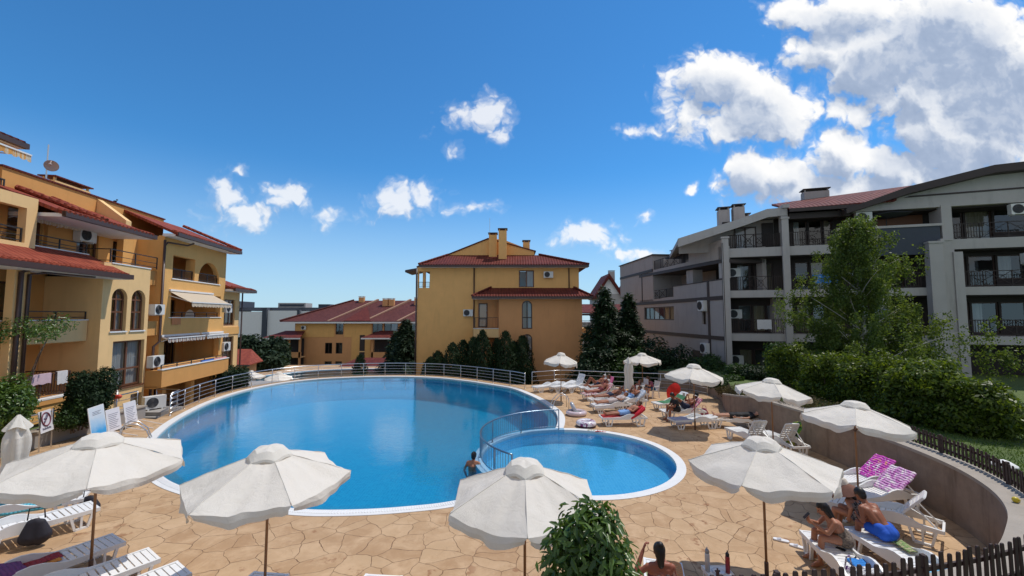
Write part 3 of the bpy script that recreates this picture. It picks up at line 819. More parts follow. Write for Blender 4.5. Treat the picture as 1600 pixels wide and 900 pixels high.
def rail(b, s0, s1, z0, h, d, mat=None, bal=.12, mid=(), xs=False, ends=(0,0), bw=.018):
    mat = mat or M_IRON; m = MB(); ev = .05
    m.box(s0,s1,d-.02,d+.02,z0+h-.04,z0+h); m.box(s0,s1,d-.012,d+.012,z0+.08,z0+.11)
    for f in mid: m.box(s0,s1,d-.01,d+.01,z0+h*f-.012,z0+h*f+.012)
    n = max(1, round((s1-s0)/1.3))
    for i in range(n+1):
        x = min(max(s0+(s1-s0)*i/n, s0+.02), s1-.02); m.box(x-.02,x+.02,d-.019,d+.019,z0,z0+h-.04)
    if bal:
        k = max(2, round((s1-s0)/bal))
        for i in range(1, k):
            x = s0+(s1-s0)*i/k
            if xs and abs(((x-s0)/(s1-s0)) - .5) < .22: continue
            m.box(x-bw/2,x+bw/2,d-.008,d+.008,z0+.11,z0+h-.04)
    if xs:
        c = (s0+s1)/2; w = (s1-s0)*.11
        for cc in (c-w, c+w):
            for q in (-1,1): m.bar((cc-w*.95,d,z0+.12 if q>0 else z0+h-.05),(cc+w*.95,d,z0+h-.05 if q>0 else z0+.12),.03,.022)
            m.tube([(cc+w*.5*math.cos(a*PI/6),d,z0+h*.5+h*.22*math.sin(a*PI/6)) for a in range(12)], .012, 4, True)
    for i, e in enumerate(ends):
        if e:
            x = s1 if i else s0
            m.box(x-.018,x+.018,d+.02,d+e,z0+h-.04,z0+h); m.box(x-.01,x+.01,d+.02,d+e,z0+.08,z0+.11)
            if bal:
                for q in range(1, int(e/bal)): m.box(x-.008,x+.008,d+q*bal-.008,d+q*bal+.008,z0+.11,z0+h-.04)
    return b.part('balcony_railing', mat, m)

def ac(b, s, z, d, w=.82, h=.58):
    """outdoor air conditioner on brackets, its fan facing out"""
    m = MB(); m.box(s,s+w,d-.33,d-.04,z,z+h); m.box(s+.1,s+.14,d-.3,d,z-.05,z); m.box(s+w-.14,s+w-.1,d-.3,d,z-.05,z)
    a = b.part('air_conditioner', M_ACW, m)
    g = MB(); c = (s+w*.36, z+h*.5); r = h*.42
    for k in range(1, 6): g.tube([(c[0]+r*k/5*math.cos(2*PI*i/18), d-.342, c[1]+r*k/5*math.sin(2*PI*i/18)) for i in range(18)], .008, 4, True)
    for i in range(8): g.bar((c[0],d-.342,c[1]),(c[0]+r*math.cos(PI*i/4),d-.342,c[1]+r*math.sin(PI*i/4)),.01)
    g.lathe([(r,-.334),(r,-.331)], 20, M=Matrix.Translation((c[0],d,c[1])) @ Matrix.Rotation(-PI/2,4,'X'))
    b.part('fan_grille', M_ACG, g, a)
    return a

def awning(b, s0, s1, z, d, proj, drop, mat, val=.2):
    """sloping cloth from the wall with a scalloped front valance"""
    m = MB(); n = max(6, int((s1-s0)/.09)); k = 4
    rows = [[(s0+(s1-s0)*i/n, d-proj*j/k, z-drop*j/k-.02*math.sin(PI*j/k)) for i in range(n+1)] for j in range(k+1)]
    vb = [(p[0], p[1]-.012+.012*math.sin(i*1.3), p[2]-val*(.72+.28*abs(math.sin(i*PI/3)))) for i, p in enumerate(rows[-1])]
    for A, B in zip(rows, rows[1:]+[vb]): m.strip(A, B)
    a = b.part('awning', mat, m, None, False)
    f = MB(); f.box(s0,s1,d-proj-.03,d-proj+.03,z-drop-.005,z-drop+.05); f.box(s0,s1,d-.09,d,z,z+.1)
    for x in (s0+.1, s1-.1): f.bar((x,d,z-.25),(x,d-proj,z-drop),.035)
    b.part('awning_frame', M_WHITEW, f, a)
    return a

def roof(b, pts, mat=None, t=.14, parent=None, caps=True):
    m = MB(); m.slab(pts, t); return b.part('roof', mat or M_TILE, m, parent)

def tiles_edge(b, p0, p1, mat, parent, r=.075, step=.24):
    """half-round tile ends along an eave, so the outline reads as tiles"""
    m = MB(); p0 = Vector(p0); p1 = Vector(p1); L = (p1-p0).length; d = (p1-p0)/L; n = int(L/step)
    nn = Vector((-d.y,d.x,0)).normalized()
    for i in range(n):
        c = p0 + d*(i+.5)*step; m.tube([c-nn*.03+Vector((0,0,.02)), c+nn*.34+Vector((0,0,.15))], r, 6)
    return b.part('eave_tiles', mat, m, parent)

def ridge(b, pts, mat, parent, r=.1):
    m = MB()
    for a, c in zip(pts, pts[1:]):
        a = Vector(a); c = Vector(c); n = max(1, int((c-a).length/.38))
        for i in range(n): m.tube([a+(c-a)*i/n, a+(c-a)*(i+1.08)/n], [r, r*.86], 8)
    return b.part('ridge_tiles', mat, m, parent)

def eave(b, s0, s1, z, d, wallD, parent=None):
    """brown gutter on a white boxed eave from depth d (front) back to wallD"""
    b.boxes('soffit', M_WHITEW, (s0+.03,s1-.03,d+.05,wallD,z-.17,z-.03))
    m = MB(); m.box(s0,s1,d-.10,d+.048,z-.16,z+.045); b.part('gutter', M_PIPE, m)

def pipe(b, pts, r=.05, mat=None):
    m = MB(); m.tube(pts, r, 8); return b.part('downpipe', mat or M_PIPE, m, None, True)

def chimney(b, s0, s1, d0, d1, z0, z1, mat, capmat, parent=None):
    m = MB(); m.box(s0,s1,d0,d1,z0,z1-.22)
    for x in (s0+.04, s1-.12):
        for y in (d0+.04, d1-.12): m.box(x,x+.08,y,y+.08,z1-.22,z1-.06)
    c = b.part('chimney', mat, m, parent)
    k = MB(); k.box(s0-.08,s1+.08,d0-.08,d1+.08,z1-.06,z1); b.part('chimney_cap', capmat, k, c)
    return c

# ================================================== left apartment block
A = Bld('apartment_building', 'yellow and orange apartment block with red tiled roofs and arched windows at the left', 'building', -18.3, 21.7, -.14, 1)
W = A.W
# arched bay
hol = [(-3.17,-2.28,3.92,5.86,1),(-2.02,-1.13,3.92,5.86,1),(-2.95,-1.03,1.33,3.46),(-1.72,-1.02,-.55,.9)]
m = MB(); m.wall(-3.7,-.88,-1.2,6.95,0,.35,hol); m.box(-3.7,-3.4,.352,2.4,-1.2,6.3); m.box(-1.13,-.88,.352,1.3,-1.2,6.9); A.part('wall', M_CREAM, m)
for s0, s1 in ((-3.17,-2.28),(-2.02,-1.13)):
    window(A, s0, s1, 3.92, 5.86, .14, (.5,), (.45,.75), True, M_FRAME, ((0,.28,M_CURTAIN),(.72,1,M_CURTAIN)), .075)
    A.boxes('window_sill', M_WHITEW, (s0-.05,s1+.05,-.05,.14,3.86,3.92))
window(A, -2.95,-1.03, 1.33, 3.46, .14, (.53,), (.38,), False, M_FRAME, ((0,.55,M_CURTAIN),(.6,.98,M_CURTAIN)), .085)
A.boxes('window_sill', M_FRAME, (-3.02,-.97,-.06,.14,1.26,1.33))
window(A, -1.72,-1.02,-.55,.9,.12,(),(.5,),False,M_ACG,None,.05,True)
# dark infill rooms so that openings look into shade
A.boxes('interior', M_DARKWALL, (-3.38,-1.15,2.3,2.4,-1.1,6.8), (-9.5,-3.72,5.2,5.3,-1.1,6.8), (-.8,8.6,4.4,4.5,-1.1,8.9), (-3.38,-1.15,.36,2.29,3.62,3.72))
# recessed balconies at the near end
rh = [(-6.15,-4.75,4.0,5.95),(-6.3,-4.6,1.5,3.4)]
m = MB(); m.wall(-12,-3.72,1.2,6.45,2.2,2.5,rh); A.part('wall', M_ORANGE, m)
window(A, -6.15,-4.75,4.0,5.95,2.28,(.5,),(),False,M_DFRAME,None,.08,True)
window(A, -6.3,-4.6,1.5,3.4,2.28,(.55,),(),False,M_FRAME,((0,.5,M_DRAPE),),.08,True)
A.boxes('balcony_wall', M_CREAM, (-12,-3.75,.45,.62,3.55,4.42)); A.boxes('balcony_coping', M_WHITEW, (-12,-3.74,.42,.65,4.42,4.46))
A.boxes('balcony_floor', M_ORANGE, (-12,-3.72,.622,2.198,3.5,3.64), (-12,-4.3,.35,2.3,1.2,1.40))
A.boxes('balcony_wall', M_YELLOW, (-12,-4.3,.40,.60,.55,1.38)); A.boxes('balcony_coping', M_WHITEW, (-12,-4.26,.34,.64,1.38,1.45))
A.boxes('plinth', M_PLINTH, (-12,-3.72,.5,2.3,-1.2,.54))
rail(A, -12,-3.76,4.46,.34,.53,M_IRON,0); rail(A,-11.9,-4.34,1.45,.92,.5,M_BROWNIRON,.11,(),False,(0,1.6))
for u in (18, 30):
    s, z = W(u, 520, .2); A.boxes('column', M_CREAM, (s-.13,s+.13,.12,.38,1.2,6.3))
s, z = W(23.5, 520, .1); pipe(A, [(s,.05,.5),(s,.05,6.15),(s+.3,.0,6.3)], .07); s2, z = W(31.5, 520, .1); pipe(A, [(s2+.12,.05,.5),(s2+.12,.05,6.1),(s2+.5,-.2,6.22),(s2+2.2,-.45,6.22)], .055)
# lower roof over the balconies and the arched bay
r = roof(A, [(-12,-.75,6.42),(-3.15,-.75,6.42),(-3.3,.9,7.3),(-12,.9,7.3)]); tiles_edge(A, (-9.6,-.78,6.40),(-3.2,-.78,6.40), M_TILE, r)
eave(A, -12,-3.15,6.40,-.72,.45); A.boxes('terrace_parapet', M_CREAM, (-12,-3.32,.95,1.1,6.5,7.3)); A.boxes('parapet_coping', M_WHITEW, (-12,-3.3,.91,1.14,7.3,7.35), (-3.3,-.88,-.03,.36,6.95,7.0))
# third floor terrace and its set-back wall
th = [(-5.9,-4.5,7.0,8.55),(-3.0,-1.75,7.0,8.45),(-.9,.05,7.0,8.35)]
m = MB(); m.wall(-12,.3,6.9,8.8,1.75,2.1,th); m.box(-12,-.86,.36,4.5,6.82,6.92); A.part('wall', M_YELLOW, m)
window(A,-5.9,-4.5,7.0,8.55,1.85,(.5,),(),False,M_FRAME,((.6,1,M_DRAPE),),.08,True)
window(A,-3.0,-1.75,7.0,8.45,1.85,(.5,),(),False,M_FRAME,((0,.45,M_DRAPE),),.08,True)
window(A,-.9,.05,7.0,8.35,1.85,(.45,),(),False,M_DFRAME,((.5,1,M_CURTAIN),),.08,True)
m = MB(); m.box(-4.45,-3.1,1.6,1.752,6.92,8.78); A.part('wall', M_ORANGE, m)
ac(A,-3.35,7.95,1.6,.85,.6)
rail(A,-11,-3.3,7.35,.45,1.03,M_IRON,0,(.5,)); rail(A,-3.28,-.3,7.0,.62,.1,M_IRON,0,(.5,),False,(1.2,0))
ST1 = striped('cream_awning', (.72,.60,.42), (.80,.73,.60), .16, .85, 0, .3)
awning(A,-5.95,-4.3,8.62,1.74,.55,.12,ST1,.22); awning(A,-4.2,-3.2,8.6,1.58,.3,.08,ST1,.2)
# cream bay at the far left, third floor
m = MB(); m.wall(-10,-6.05,7.0,9.05,.62,.9,[(-9,-6.45,7.3,8.6)]); m.box(-10,-6.05,.902,1.74,8.9,9.05); A.part('wall', M_CREAM, m)
A.boxes('wall', M_ORANGE, (-15,-6.1,1.55,1.74,7.0,8.9)); rail(A,-9,-6.47,7.3,.55,.72,M_IRON,0,(.5,))
# upper roof, attic wall and the high terrace
r = roof(A, [(-6.0,-.25,8.62),(-1.0,-.25,8.62),(-1.0,2.55,9.75),(-6.0,2.55,9.75)]); tiles_edge(A, (-6.0,-.28,8.6),(-1.0,-.28,8.6), M_TILE, r); eave(A,-6.0,-1.0,8.60,-.2,1.76)
ridge(A, [(-4.3,-.25,8.74),(-4.9,2.4,9.8)], M_TILE, r, .12); ridge(A, [(-4.05,-.25,8.74),(-3.4,2.4,9.8)], M_TILE, r, .08)
m = MB(); m.box(-5.35,3.9,2.56,2.9,8.5,10.5); m.box(-12,-5.35,2.9,3.2,8.5,9.25); A.part('attic_wall', M_ORANGE, m)
A.boxes('attic_coping', M_TILED, (-5.4,3.95,2.5,2.96,10.5,10.57))
m = MB(); m.box(3.0,3.9,.6,2.555,8.95,9.9); m.prism([(.2,.2),(2.55,.2),(2.55,.2)], 0, .01); m = MB(); m.prism([(1.2,8.9),(2.55,8.9),(2.55,10.45),(1.2,9.4)], -.95,-.6,'x'); A.part('wall', M_CREAM, m)
s0, z0 = W(86,281,3.6); s1, z1 = W(142,292,3.6); chimney(A,s0,s1,3.6,4.2,9.8,z0+.22,M_CREAM,M_TILED)
rail(A,-9.5,-5.4,9.25,.72,2.4,M_IRON,.11,(),False,(0,1.4))
A.boxes('terrace_edge', M_TILED, (-12,-5.36,1.2,2.9,9.13,9.25))
r = roof(A, [(-12,1.1,11.15),(-6.05,1.1,11.15),(-6.4,4,12.1),(-12,4,12.1)], M_TILED); tiles_edge(A, (-10,1.08,11.13),(-6.05,1.08,11.13), M_TILED, r); eave(A,-12,-6.05,11.13,1.15,3.2)
A.boxes('wall', M_CREAM, (-12,-7.3,3.0,3.3,9.25,11.0))
ST2 = striped('orange_awning', (.80,.42,.12), (.80,.68,.48), .2, .85, 0, .4)
awning(A,-10,-6.25,11.0,2.9,2.1,.35,ST2,.26)
sd_, zd_ = W(76,226,3.2); sq_, zq_ = W(79,259,3.0)
dm = MB(); dm.tube([(sd_,3.2,9.8),(sd_,3.2,zd_)],.03,6); dish = A.part('mast', M_STEEL, dm)
dp = MB(); Md = Matrix.Translation((sq_,2.95,zq_)) @ Matrix.Rotation(R(-62),4,'Z') @ Matrix.Rotation(R(105),4,'X') @ Matrix.Scale(.62,4)
dp.lathe([(.02,.0),(.2,.02),(.33,.06),(.40,.10),(.40,.115),(.33,.075),(.2,.035),(.02,.015)], 20, M=Md); dp.bar(Md @ Vector((0,.35,.1)), Md @ Vector((0,.1,.42)),.03); dp.ball(Md @ Vector((0,.1,.42)),.06,8,5)
A.part('satellite_dish', plain('rusty_pale_dish', (.42,.33,.30), .6, .2, 6), dp, dish, True)
# projecting balcony block
bh = [(.75,5.58,4.55,5.88),(.75,2.7,6.66,7.92),(3.08,5.3,6.66,7.92,1),(.4,5.6,1.98,3.3)]
m = MB(); m.wall(.02,6.05,1.05,8.85,0,.3,bh[:3]+[bh[3]]); m.box(.02,.3,.302,2.2,-1.2,8.8); m.box(5.75,6.05,.302,2.2,-1.2,8.8); m.box(2.7,3.08,.302,.5,6.6,7.9); A.part('wall', M_YELLOW, m)
A.boxes('balcony_floor', M_ORANGE, (.3,5.75,.302,2.2,3.55,3.72),(.3,5.75,.302,2.2,6.45,6.6),(.3,5.75,.302,2.2,.98,1.12),(.3,5.75,.302,2.2,8.3,8.45))
bw = [(1.0,2.4,6.62,8.1),(3.3,4.3,6.62,8.0),(1.2,3.0,3.75,5.6),(3.6,4.8,3.75,5.6),(1.4,3.2,1.15,3.1),(3.9,5.0,1.15,3.1),(1.0,1.9,-.9,.8),(2.6,3.6,-.9,.8)]
m = MB(); m.wall(.3,5.75,-1.2,8.4,2.2,2.45,bw); A.part('wall', M_ORANGE, m)
for q in bw: window(A, *q, 2.28, (.5,), (), False, M_DFRAME, ((.55,1,M_CURTAIN),) if q[0] < 2 and q[2] > 0 else None, .08, True)
rail(A,.75,2.7,6.66,.55,.12,M_IRON,.11); rail(A,3.08,5.3,6.66,.55,.12,M_IRON,.11); rail(A,.8,5.55,4.55,.28,.15,M_IRON,0)
A.boxes('balcony_coping', M_WHITEW, (.6,5.7,-.04,.33,4.50,4.548),(.7,5.4,-.04,.33,6.60,6.658))
# projecting first floor balcony
A.boxes('balcony_wall', M_ORANGE, (-.85,5.35,-.75,-.58,1.05,1.90),(-.85,-.68,-.578,.0,1.05,1.90),(5.18,5.35,-.578,0,1.05,1.90),(-.85,5.35,-.578,-.003,1.0,1.12))
A.boxes('balcony_coping', M_WHITEW, (-.88,5.38,-.78,-.55,1.90,1.95)); rail(A,-.8,5.3,1.95,.22,-.66,M_IRON,0)
for s in (.45, 2.9, 5.4): A.boxes('pillar', M_YELLOW, (s,s+.3,-.0,.3,-1.2,1.045))
ST3 = striped('brown_white_awning', (.36,.24,.19), (.72,.68,.62), .18, .85, 0, .25)
awning(A,.55,4.6,5.95,.0,1.15,.62,striped('cream_plain_awning', (.72,.60,.45), (.75,.63,.48), .3, .85, 0, .3),.24)
awning(A,.05,3.3,3.52,-.02,.38,.1,ST3,.22); awning(A,3.5,5.9,3.52,-.02,.38,.1,striped('white_awning', (.78,.77,.74), (.66,.65,.62), .2, .85, 0, .3),.2)
pipe(A, [(-.06,-.06,8.6),(-.06,-.06,3.3),(-.35,.02,3.05),(-.4,.02,-1)], .06); pipe(A, [(1.7,-.45,8.72),(1.4,-.3,8.55),(.1,-.1,8.5),(-.05,-.06,8.3)], .045)
# recess between bay and block
A.boxes('wall', M_YELLOW, (-.88,.02,1.3,1.6,-1.2,8.8)); A.boxes('balcony_wall', M_ORANGE, (-.86,.0,.1,.28,3.62,4.35)); A.boxes('balcony_wall', M_ORANGE, (-.86,.0,.3,.48,6.2,6.94))
window(A,-.75,-.15,4.4,5.9,1.22,(),(),False,M_DFRAME,None,.07); ac(A,-.78,4.68,.1,.72,.52)
ac(A,-.86,1.42+.62,.0,.8,.56)
# roof over the block
r = roof(A, [(-.25,-.72,8.98),(6.45,-.72,8.98),(6.2,2.9,10.5),(.9,2.9,10.5)]); tiles_edge(A,(-.2,-.75,8.96),(6.4,-.75,8.96),M_TILE,r); eave(A,-.2,6.45,8.96,-.68,.0)
ridge(A,[(6.45,-.72,9.08),(6.2,2.8,10.6)],M_TILE,r)
# far bay with its lower roof
ch = [(6.35,7.95,3.95,5.75),(6.35,7.95,.75,3.2)]
m = MB(); m.wall(6.05,8.55,-1.2,6.3,.25,.55,ch); m.box(8.25,8.55,.552,8,-3,6.3); A.part('wall', M_CREAM, m)
for q in ch: window(A, *q, .36, (.33,.66), (), False, M_FRAME, ((0,.6,M_DRAPE),), .08)
A.boxes('wall_band', M_YELLOW, (6.06,8.54,.2,.248,3.35,3.85))
ac(A,6.1,4.85,.2,.7,.52); ac(A,6.0,2.3,.2,.8,.56)
r = roof(A, [(6.06,-.6,6.46),(9.1,-.6,6.46),(8.4,1.6,7.3),(6.06,1.6,7.3)]); tiles_edge(A,(6.1,-.63,6.44),(9.1,-.63,6.44),M_TILE,r); eave(A,6.06,9.1,6.44,-.56,.25)
roof(A, [(9.1,-.6,6.46),(9.1,8,6.46),(8.4,8,7.3),(8.4,1.6,7.3)])
pipe(A, [(8.62,.1,6.3),(8.62,.1,-1)], .05)
A.boxes('wall', M_YELLOW, (-12,8.2,4.6,12,-1.2,9.0),(-12,6.1,2.95,12,8.95,9.6),(6.06,8.2,2.5,4.55,6.3,7.3))

def towel_over(name, label, cat, bld, s0, s1, z, d, drop, mat, group=None):
    m = MB(); n = 8
    A_ = [(s0+(s1-s0)*i/n, d-.05-.008*math.sin(i*2.1), z-drop-.02*math.sin(i*1.7)) for i in range(n+1)]; B_ = [(s0+(s1-s0)*i/n, d-.035, z+.01) for i in range(n+1)]
    C_ = [(p[0], d+.035, z+.012) for p in B_]; E_ = [(p[0], d+.05, z-drop*.7) for p in B_]
    m.strip(A_,B_); m.strip(B_,C_); m.strip(C_,E_)
    me = m.mesh(name, True); me.materials.append(mat); o = link(name, me); q = bld.world(0,0,0); o.location = q; o.rotation_euler = (0,0,math.atan2(bld.e.y, bld.e.x))
    return tag(o, label, cat, group)
towel_over('towel', 'blue towel hung over the first floor balcony of the left block', 'towel', A, 2.55,3.75,2.02,-.66,.32,plain('blue_towel',(.05,.16,.52),.95,.15,8))
towel_over('towel', 'pink towel hung over the balcony next to a blue one', 'towel', A, 3.8,5.2,2.03,-.66,.38,blotch('pink_towel',[(.62,.25,.24),(.66,.36,.33),(.55,.2,.2)],6))
towel_over('towel', 'orange towel over the second floor balcony wall under the beige awning', 'towel', A, .85,1.6,4.56,.0,.42,plain('orange_towel',(.6,.24,.10),.95,.15,8))
towel_over('towel', 'pale pink towel on the brown railing of the lowest balcony at the left', 'towel', A, -6.0,-5.2,2.38,.5,.38,plain('pale_pink_towel',(.62,.45,.5),.95,.15,8))
towel_over('towel', 'white cloth on the brown railing above the round bush', 'towel', A, -4.95,-4.5,2.39,.5,.5,plain('white_towel',(.68,.66,.65),.95,.15,8))
# balcony clutter: table, dark fan-shaped chair back
m = MB(); m.lathe([(.3,0),(.3,.03)],14,(0,0,.72)); m.lathe([(.03,0),(.03,.72)],8); m.lathe([(.2,0),(.03,.04)],10)
q = A.world(-5.05,1.3,1.40); tag(m.build('balcony_table', M_PLASTIC, None, True, q), 'small round white table on the lowest balcony of the left block', 'table')
m = MB(); m.lathe([(.45,-.015),(.45,.015)],20,M=Matrix.Rotation(PI/2,4,'X')); m.box(-.03,.03,-.02,.02,-.8,-.2)
q = A.world(4.0,.9,4.55); tag(m.build('standing_fan', plain('fan_white',(.6,.58,.55),.6), None, False, q, math.atan2(A.e.y,A.e.x)), 'round pale fan on the second floor balcony under the beige awning', 'fan')
bd = MB(); bd.ball((0,0,.09),.07,8,6,(1.5,.8,.8)); bd.ball((.1,0,.17),.04,8,6); bd.bar((-.1,0,.09),(-.2,0,.07),.04,.015); bd.bar((0,.02,0),(0,.02,.06),.01); bd.bar((0,-.02,0),(0,-.02,.06),.01); bd.bar((.13,0,.17),(.17,0,.165),.012)
tag(bd.build('bird', plain('dark_feathers',(.04,.04,.045),.8), None, True, A.world(.35,2.7,10.575)), 'small dark bird perched on the attic coping of the left block', 'bird')
# air conditioner standing on the ledge by the pool
acu = MB(); acu.box(-.42,.42,-.16,.16,.06,.64); acu.box(-.3,-.24,-.16,.16,0,.06); acu.box(.24,.3,-.16,.16,0,.06)
au = acu.build('air_conditioner', M_ACW, None, False, (-17.1,20.2,.16), R(62)); tag(au, 'white air conditioner unit standing on the concrete ledge by the pool', 'air conditioner')
g = MB()
for k in range(1,6): g.tube([(-.12+.23*k/5*math.cos(2*PI*i/18),-.168,.35+.23*k/5*math.sin(2*PI*i/18)) for i in range(18)],.008,4,True)
for i in range(8): g.bar((-.12,-.168,.35),(-.12+.23*math.cos(PI*i/4),-.168,.35+.23*math.sin(PI*i/4)),.01)
g.prism([(-.12+.235*math.cos(2*PI*i/24), .35+.235*math.sin(2*PI*i/24)) for i in range(24)], -.1665, -.163, 'y'); g.build('fan_grille', M_ACG, au)
# ================================================== middle yellow building
B = Bld('villa_block', 'yellow and ochre building with maroon hipped roof behind the pool in the middle', 'building', 0, 37.5, 1, 0)
m = MB(); m.wall(-8.55,-3.3,-3.9,9.0,0,.3,[(-8.45,-7.45,7.15,8.65)]); m.box(-8.55,-8.25,.302,9,-3.9,7.1); B.part('wall', M_OCHRE, m)
m = MB(); m.wall(-3.3,6.05,-3.9,9.0,0,.3,[(.62,2.0,7.2,8.75)]); m.box(5.75,6.05,.302,9,-3.9,9.0); m.box(-8.5,6,8.7,9,-3.9,9); B.part('wall', M_OCHRE, m)
B.boxes('balcony_floor', M_OCHRE, (-8.25,-7.2,.302,3.5,7.0,7.14)); B.boxes('wall', M_CREAM, (-7.45,-7.25,.302,3.6,7.14,8.95))
rail(B,-8.45,-7.45,7.15,.55,.1,M_IRON,.11); 
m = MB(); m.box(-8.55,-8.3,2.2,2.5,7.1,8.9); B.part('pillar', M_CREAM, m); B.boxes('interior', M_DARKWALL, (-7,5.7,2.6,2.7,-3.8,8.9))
window(B,.62,2.0,7.2,8.75,.12,(.5,),(),False,M_FRAME,((.55,1,M_CURTAIN),),.09); ac(B,2.85,8.05,0,.85,.56)
# lower ochre volume standing forward
bh = [(.86,1.76,3.5,5.95,1),(.86,1.76,.66,3.05,1),(.86,1.76,-2.3,.1,1)]
m = MB(); m.wall(-1.15,6.1,-3.9,6.15,-1.25,-.95,bh); m.box(-1.15,-.9,-.948,-.003,-3.9,6.15); m.box(5.8,6.1,-.948,-.003,-3.9,6.15); B.part('wall', M_TERRA, m)
for q in bh: window(B,*q[:4],-1.12,(.5,),(.4,),True,M_DFRAME,((.6,1,M_CURTAIN),),.08)
B.boxes('wall', M_TERRA, (-3.1,-1.152,-.06,-.004,-3.9,6.1))
window(B,-3.0,-2.2,3.62,5.75,-.12,(),(.35,),False,M_DFRAME,None,.09,True)
B.boxes('balcony_slab', M_CREAM, (-3.35,-1.152,-1.3,-.065,2.75,3.5)); B.boxes('balcony_coping', M_WHITEW, (-3.38,-1.153,-1.33,-.066,3.5,3.54))
rail(B,-3.3,-1.2,3.54,.95,-1.25,M_BROWNIRON,.12,(),False,(1.1,0)); ac(B,-4.35,4.6,0,.85,.6)
r = roof(B,[(-3.45,-1.95,6.28),(6.9,-1.95,6.28),(5.6,-.005,7.15),(-1.9,-.005,7.15)],M_TILED); roof(B,[(6.9,-1.95,6.28),(6.9,.0,6.28),(5.6,-.005,7.15)],M_TILED,.1,r); roof(B,[(-3.45,-.005,6.28),(-3.45,-1.95,6.28),(-1.9,-.005,7.15)],M_TILED,.1,r)
tiles_edge(B,(-3.4,-1.97,6.26),(6.9,-1.97,6.26),M_TILED,r); eave(B,-3.45,6.9,6.26,-1.9,-.01); ridge(B,[(-3.45,-1.95,6.36),(-1.9,-.05,7.22)],M_TILED,r,.09); ridge(B,[(6.9,-1.95,6.36),(5.6,-.05,7.22)],M_TILED,r,.09)
# main roof, gable wall and chimneys
r = roof(B,[(-8.3,-.75,9.15),(6.85,-.75,9.15),(2.6,2.2,10.45),(-6.1,2.2,10.45)],M_TILED); roof(B,[(6.85,-.75,9.15),(6.85,9.5,9.15),(2.6,6.5,10.45),(2.6,2.2,10.45)],M_TILED,.1,r)
tiles_edge(B,(-8.25,-.78,9.13),(6.85,-.78,9.13),M_TILED,r); eave(B,-8.3,6.85,9.13,-.7,.0); ridge(B,[(6.85,-.75,9.24),(2.6,2.2,10.54)],M_TILED,r,.1); ridge(B,[(-8.3,-.75,9.24),(-6.1,2.2,10.54)],M_TILED,r,.1)
m = MB(); gp = [(-9.1,9.25),(-2.3,12.0),(-.9,12.0),(2.15,10.8),(2.15,9.2),(-9.1,9.0)]; m.prism(gp, 2.2, 2.5, 'y'); B.part('gable_wall', M_OCHRE, m)
m = MB(); m.slab([(-9.15,2.1,9.36),(-2.3,2.1,12.12),(-2.3,8.5,12.12),(-9.15,8.5,9.36)],.1); m.slab([(-2.3,2.1,12.12),(2.3,2.1,10.88),(2.3,8.5,10.88),(-2.3,8.5,12.12)],.1); B.part('roof', M_TILED, m)
m = MB(); m.slab([(-10.0,1.2,8.9),(-8.6,1.2,9.15),(-8.6,4,9.15),(-10.0,4,8.9)],.2); B.part('balcony_roof', M_PIPE, m); 
for s0, s1, d0, zt, zb in ((-2.2,-1.45,1.7,12.55,10.2),(-1.25,-.5,.9,12.8,9.9),(1.1,1.75,3.2,12.1,10.4)): chimney(B,s0,s1,d0,d0+.8,zb,zt,M_OCHRE,M_PIPE,r)
m = MB(); m.tube([(-2.2,3.2,12),(-2.2,3.2,14.3)],.025,5); B.part('aerial', M_STEEL, m)
pipe(B,[(-3.42,-.07,9.0),(-3.42,-.07,-3.5)],.06); pipe(B,[(5.15,-.07,9.0),(5.15,-.07,7.0)],.05); pipe(B,[(-8.62,-.05,8.9),(-8.62,-.05,-3.5)],.07)
for z in (3.2, .3): B.boxes('balcony_wall', M_CREAM, (6.06,7.3,.4,2.8,z-.6,z+.3)); rail(B,6.1,7.3,z+.3,.7,.45,M_IRON,.12)
B.boxes('side_door', M_DARKWOOD, (6.055,6.1,.9,2.3,3.6,5.6))

# ================================================== far apartment house beyond the lower pool
Fh = Bld('apartment_house', 'distant ochre apartment house with broad red roofs beyond the lower pool', 'building', -32, 82, 1, 0)
fw = []
m = MB()
def fwin(s0, s1, z0, z1, arch=False): fw.append((s0,s1,z0,z1,1) if arch else (s0,s1,z0,z1))
for s0, s1 in ((-2.6,-1.1),(4.6,6.6),(6.9,9.6),(12.2,14.2)): fwin(s0,s1,1.0,3.2)
for s0 in (9.2,10.9,15.1,16.6): fwin(s0,s0+1.1,-3.6,-.9,True)
for z in (-1.6,-5.2): fwin(-2.6-3.2+1.2,-3.2,z-1.1,z+1.0); fwin(-2.5,-1.2,z-1.1,z+1.0)
fwin(9.6,10.7,-6.4,-4.4); fwin(15.4,16.4,-6.4,-4.4)
m.wall(-10.6,13.2,-9,3.3,0,.3,fw); Fh.part('wall', M_TERRA, m)
for q in fw: window(Fh,*q[:4],.1,(.5,),(),len(q)>4,M_DFRAME,((.5,1,M_CURTAIN),) if q[0] > 5 else None,.11)
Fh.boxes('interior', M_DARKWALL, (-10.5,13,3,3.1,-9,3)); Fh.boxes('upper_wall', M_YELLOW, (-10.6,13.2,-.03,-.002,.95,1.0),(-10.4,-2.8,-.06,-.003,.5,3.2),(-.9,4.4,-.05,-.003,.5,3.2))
Fh.boxes('stair_window', M_DARKWOOD, (2.2,3.2,-.10,-.051,-8,.9)); 
Fh.boxes('stair_bay', M_YELLOW, (.6,4.3,-.05,-.004,-9,.5)); Fh.boxes('stair_band', M_CREAM, (2.1,3.3,-.12,-.055,-2.4,-2.2),(2.1,3.3,-.12,-.055,-6.0,-5.8))
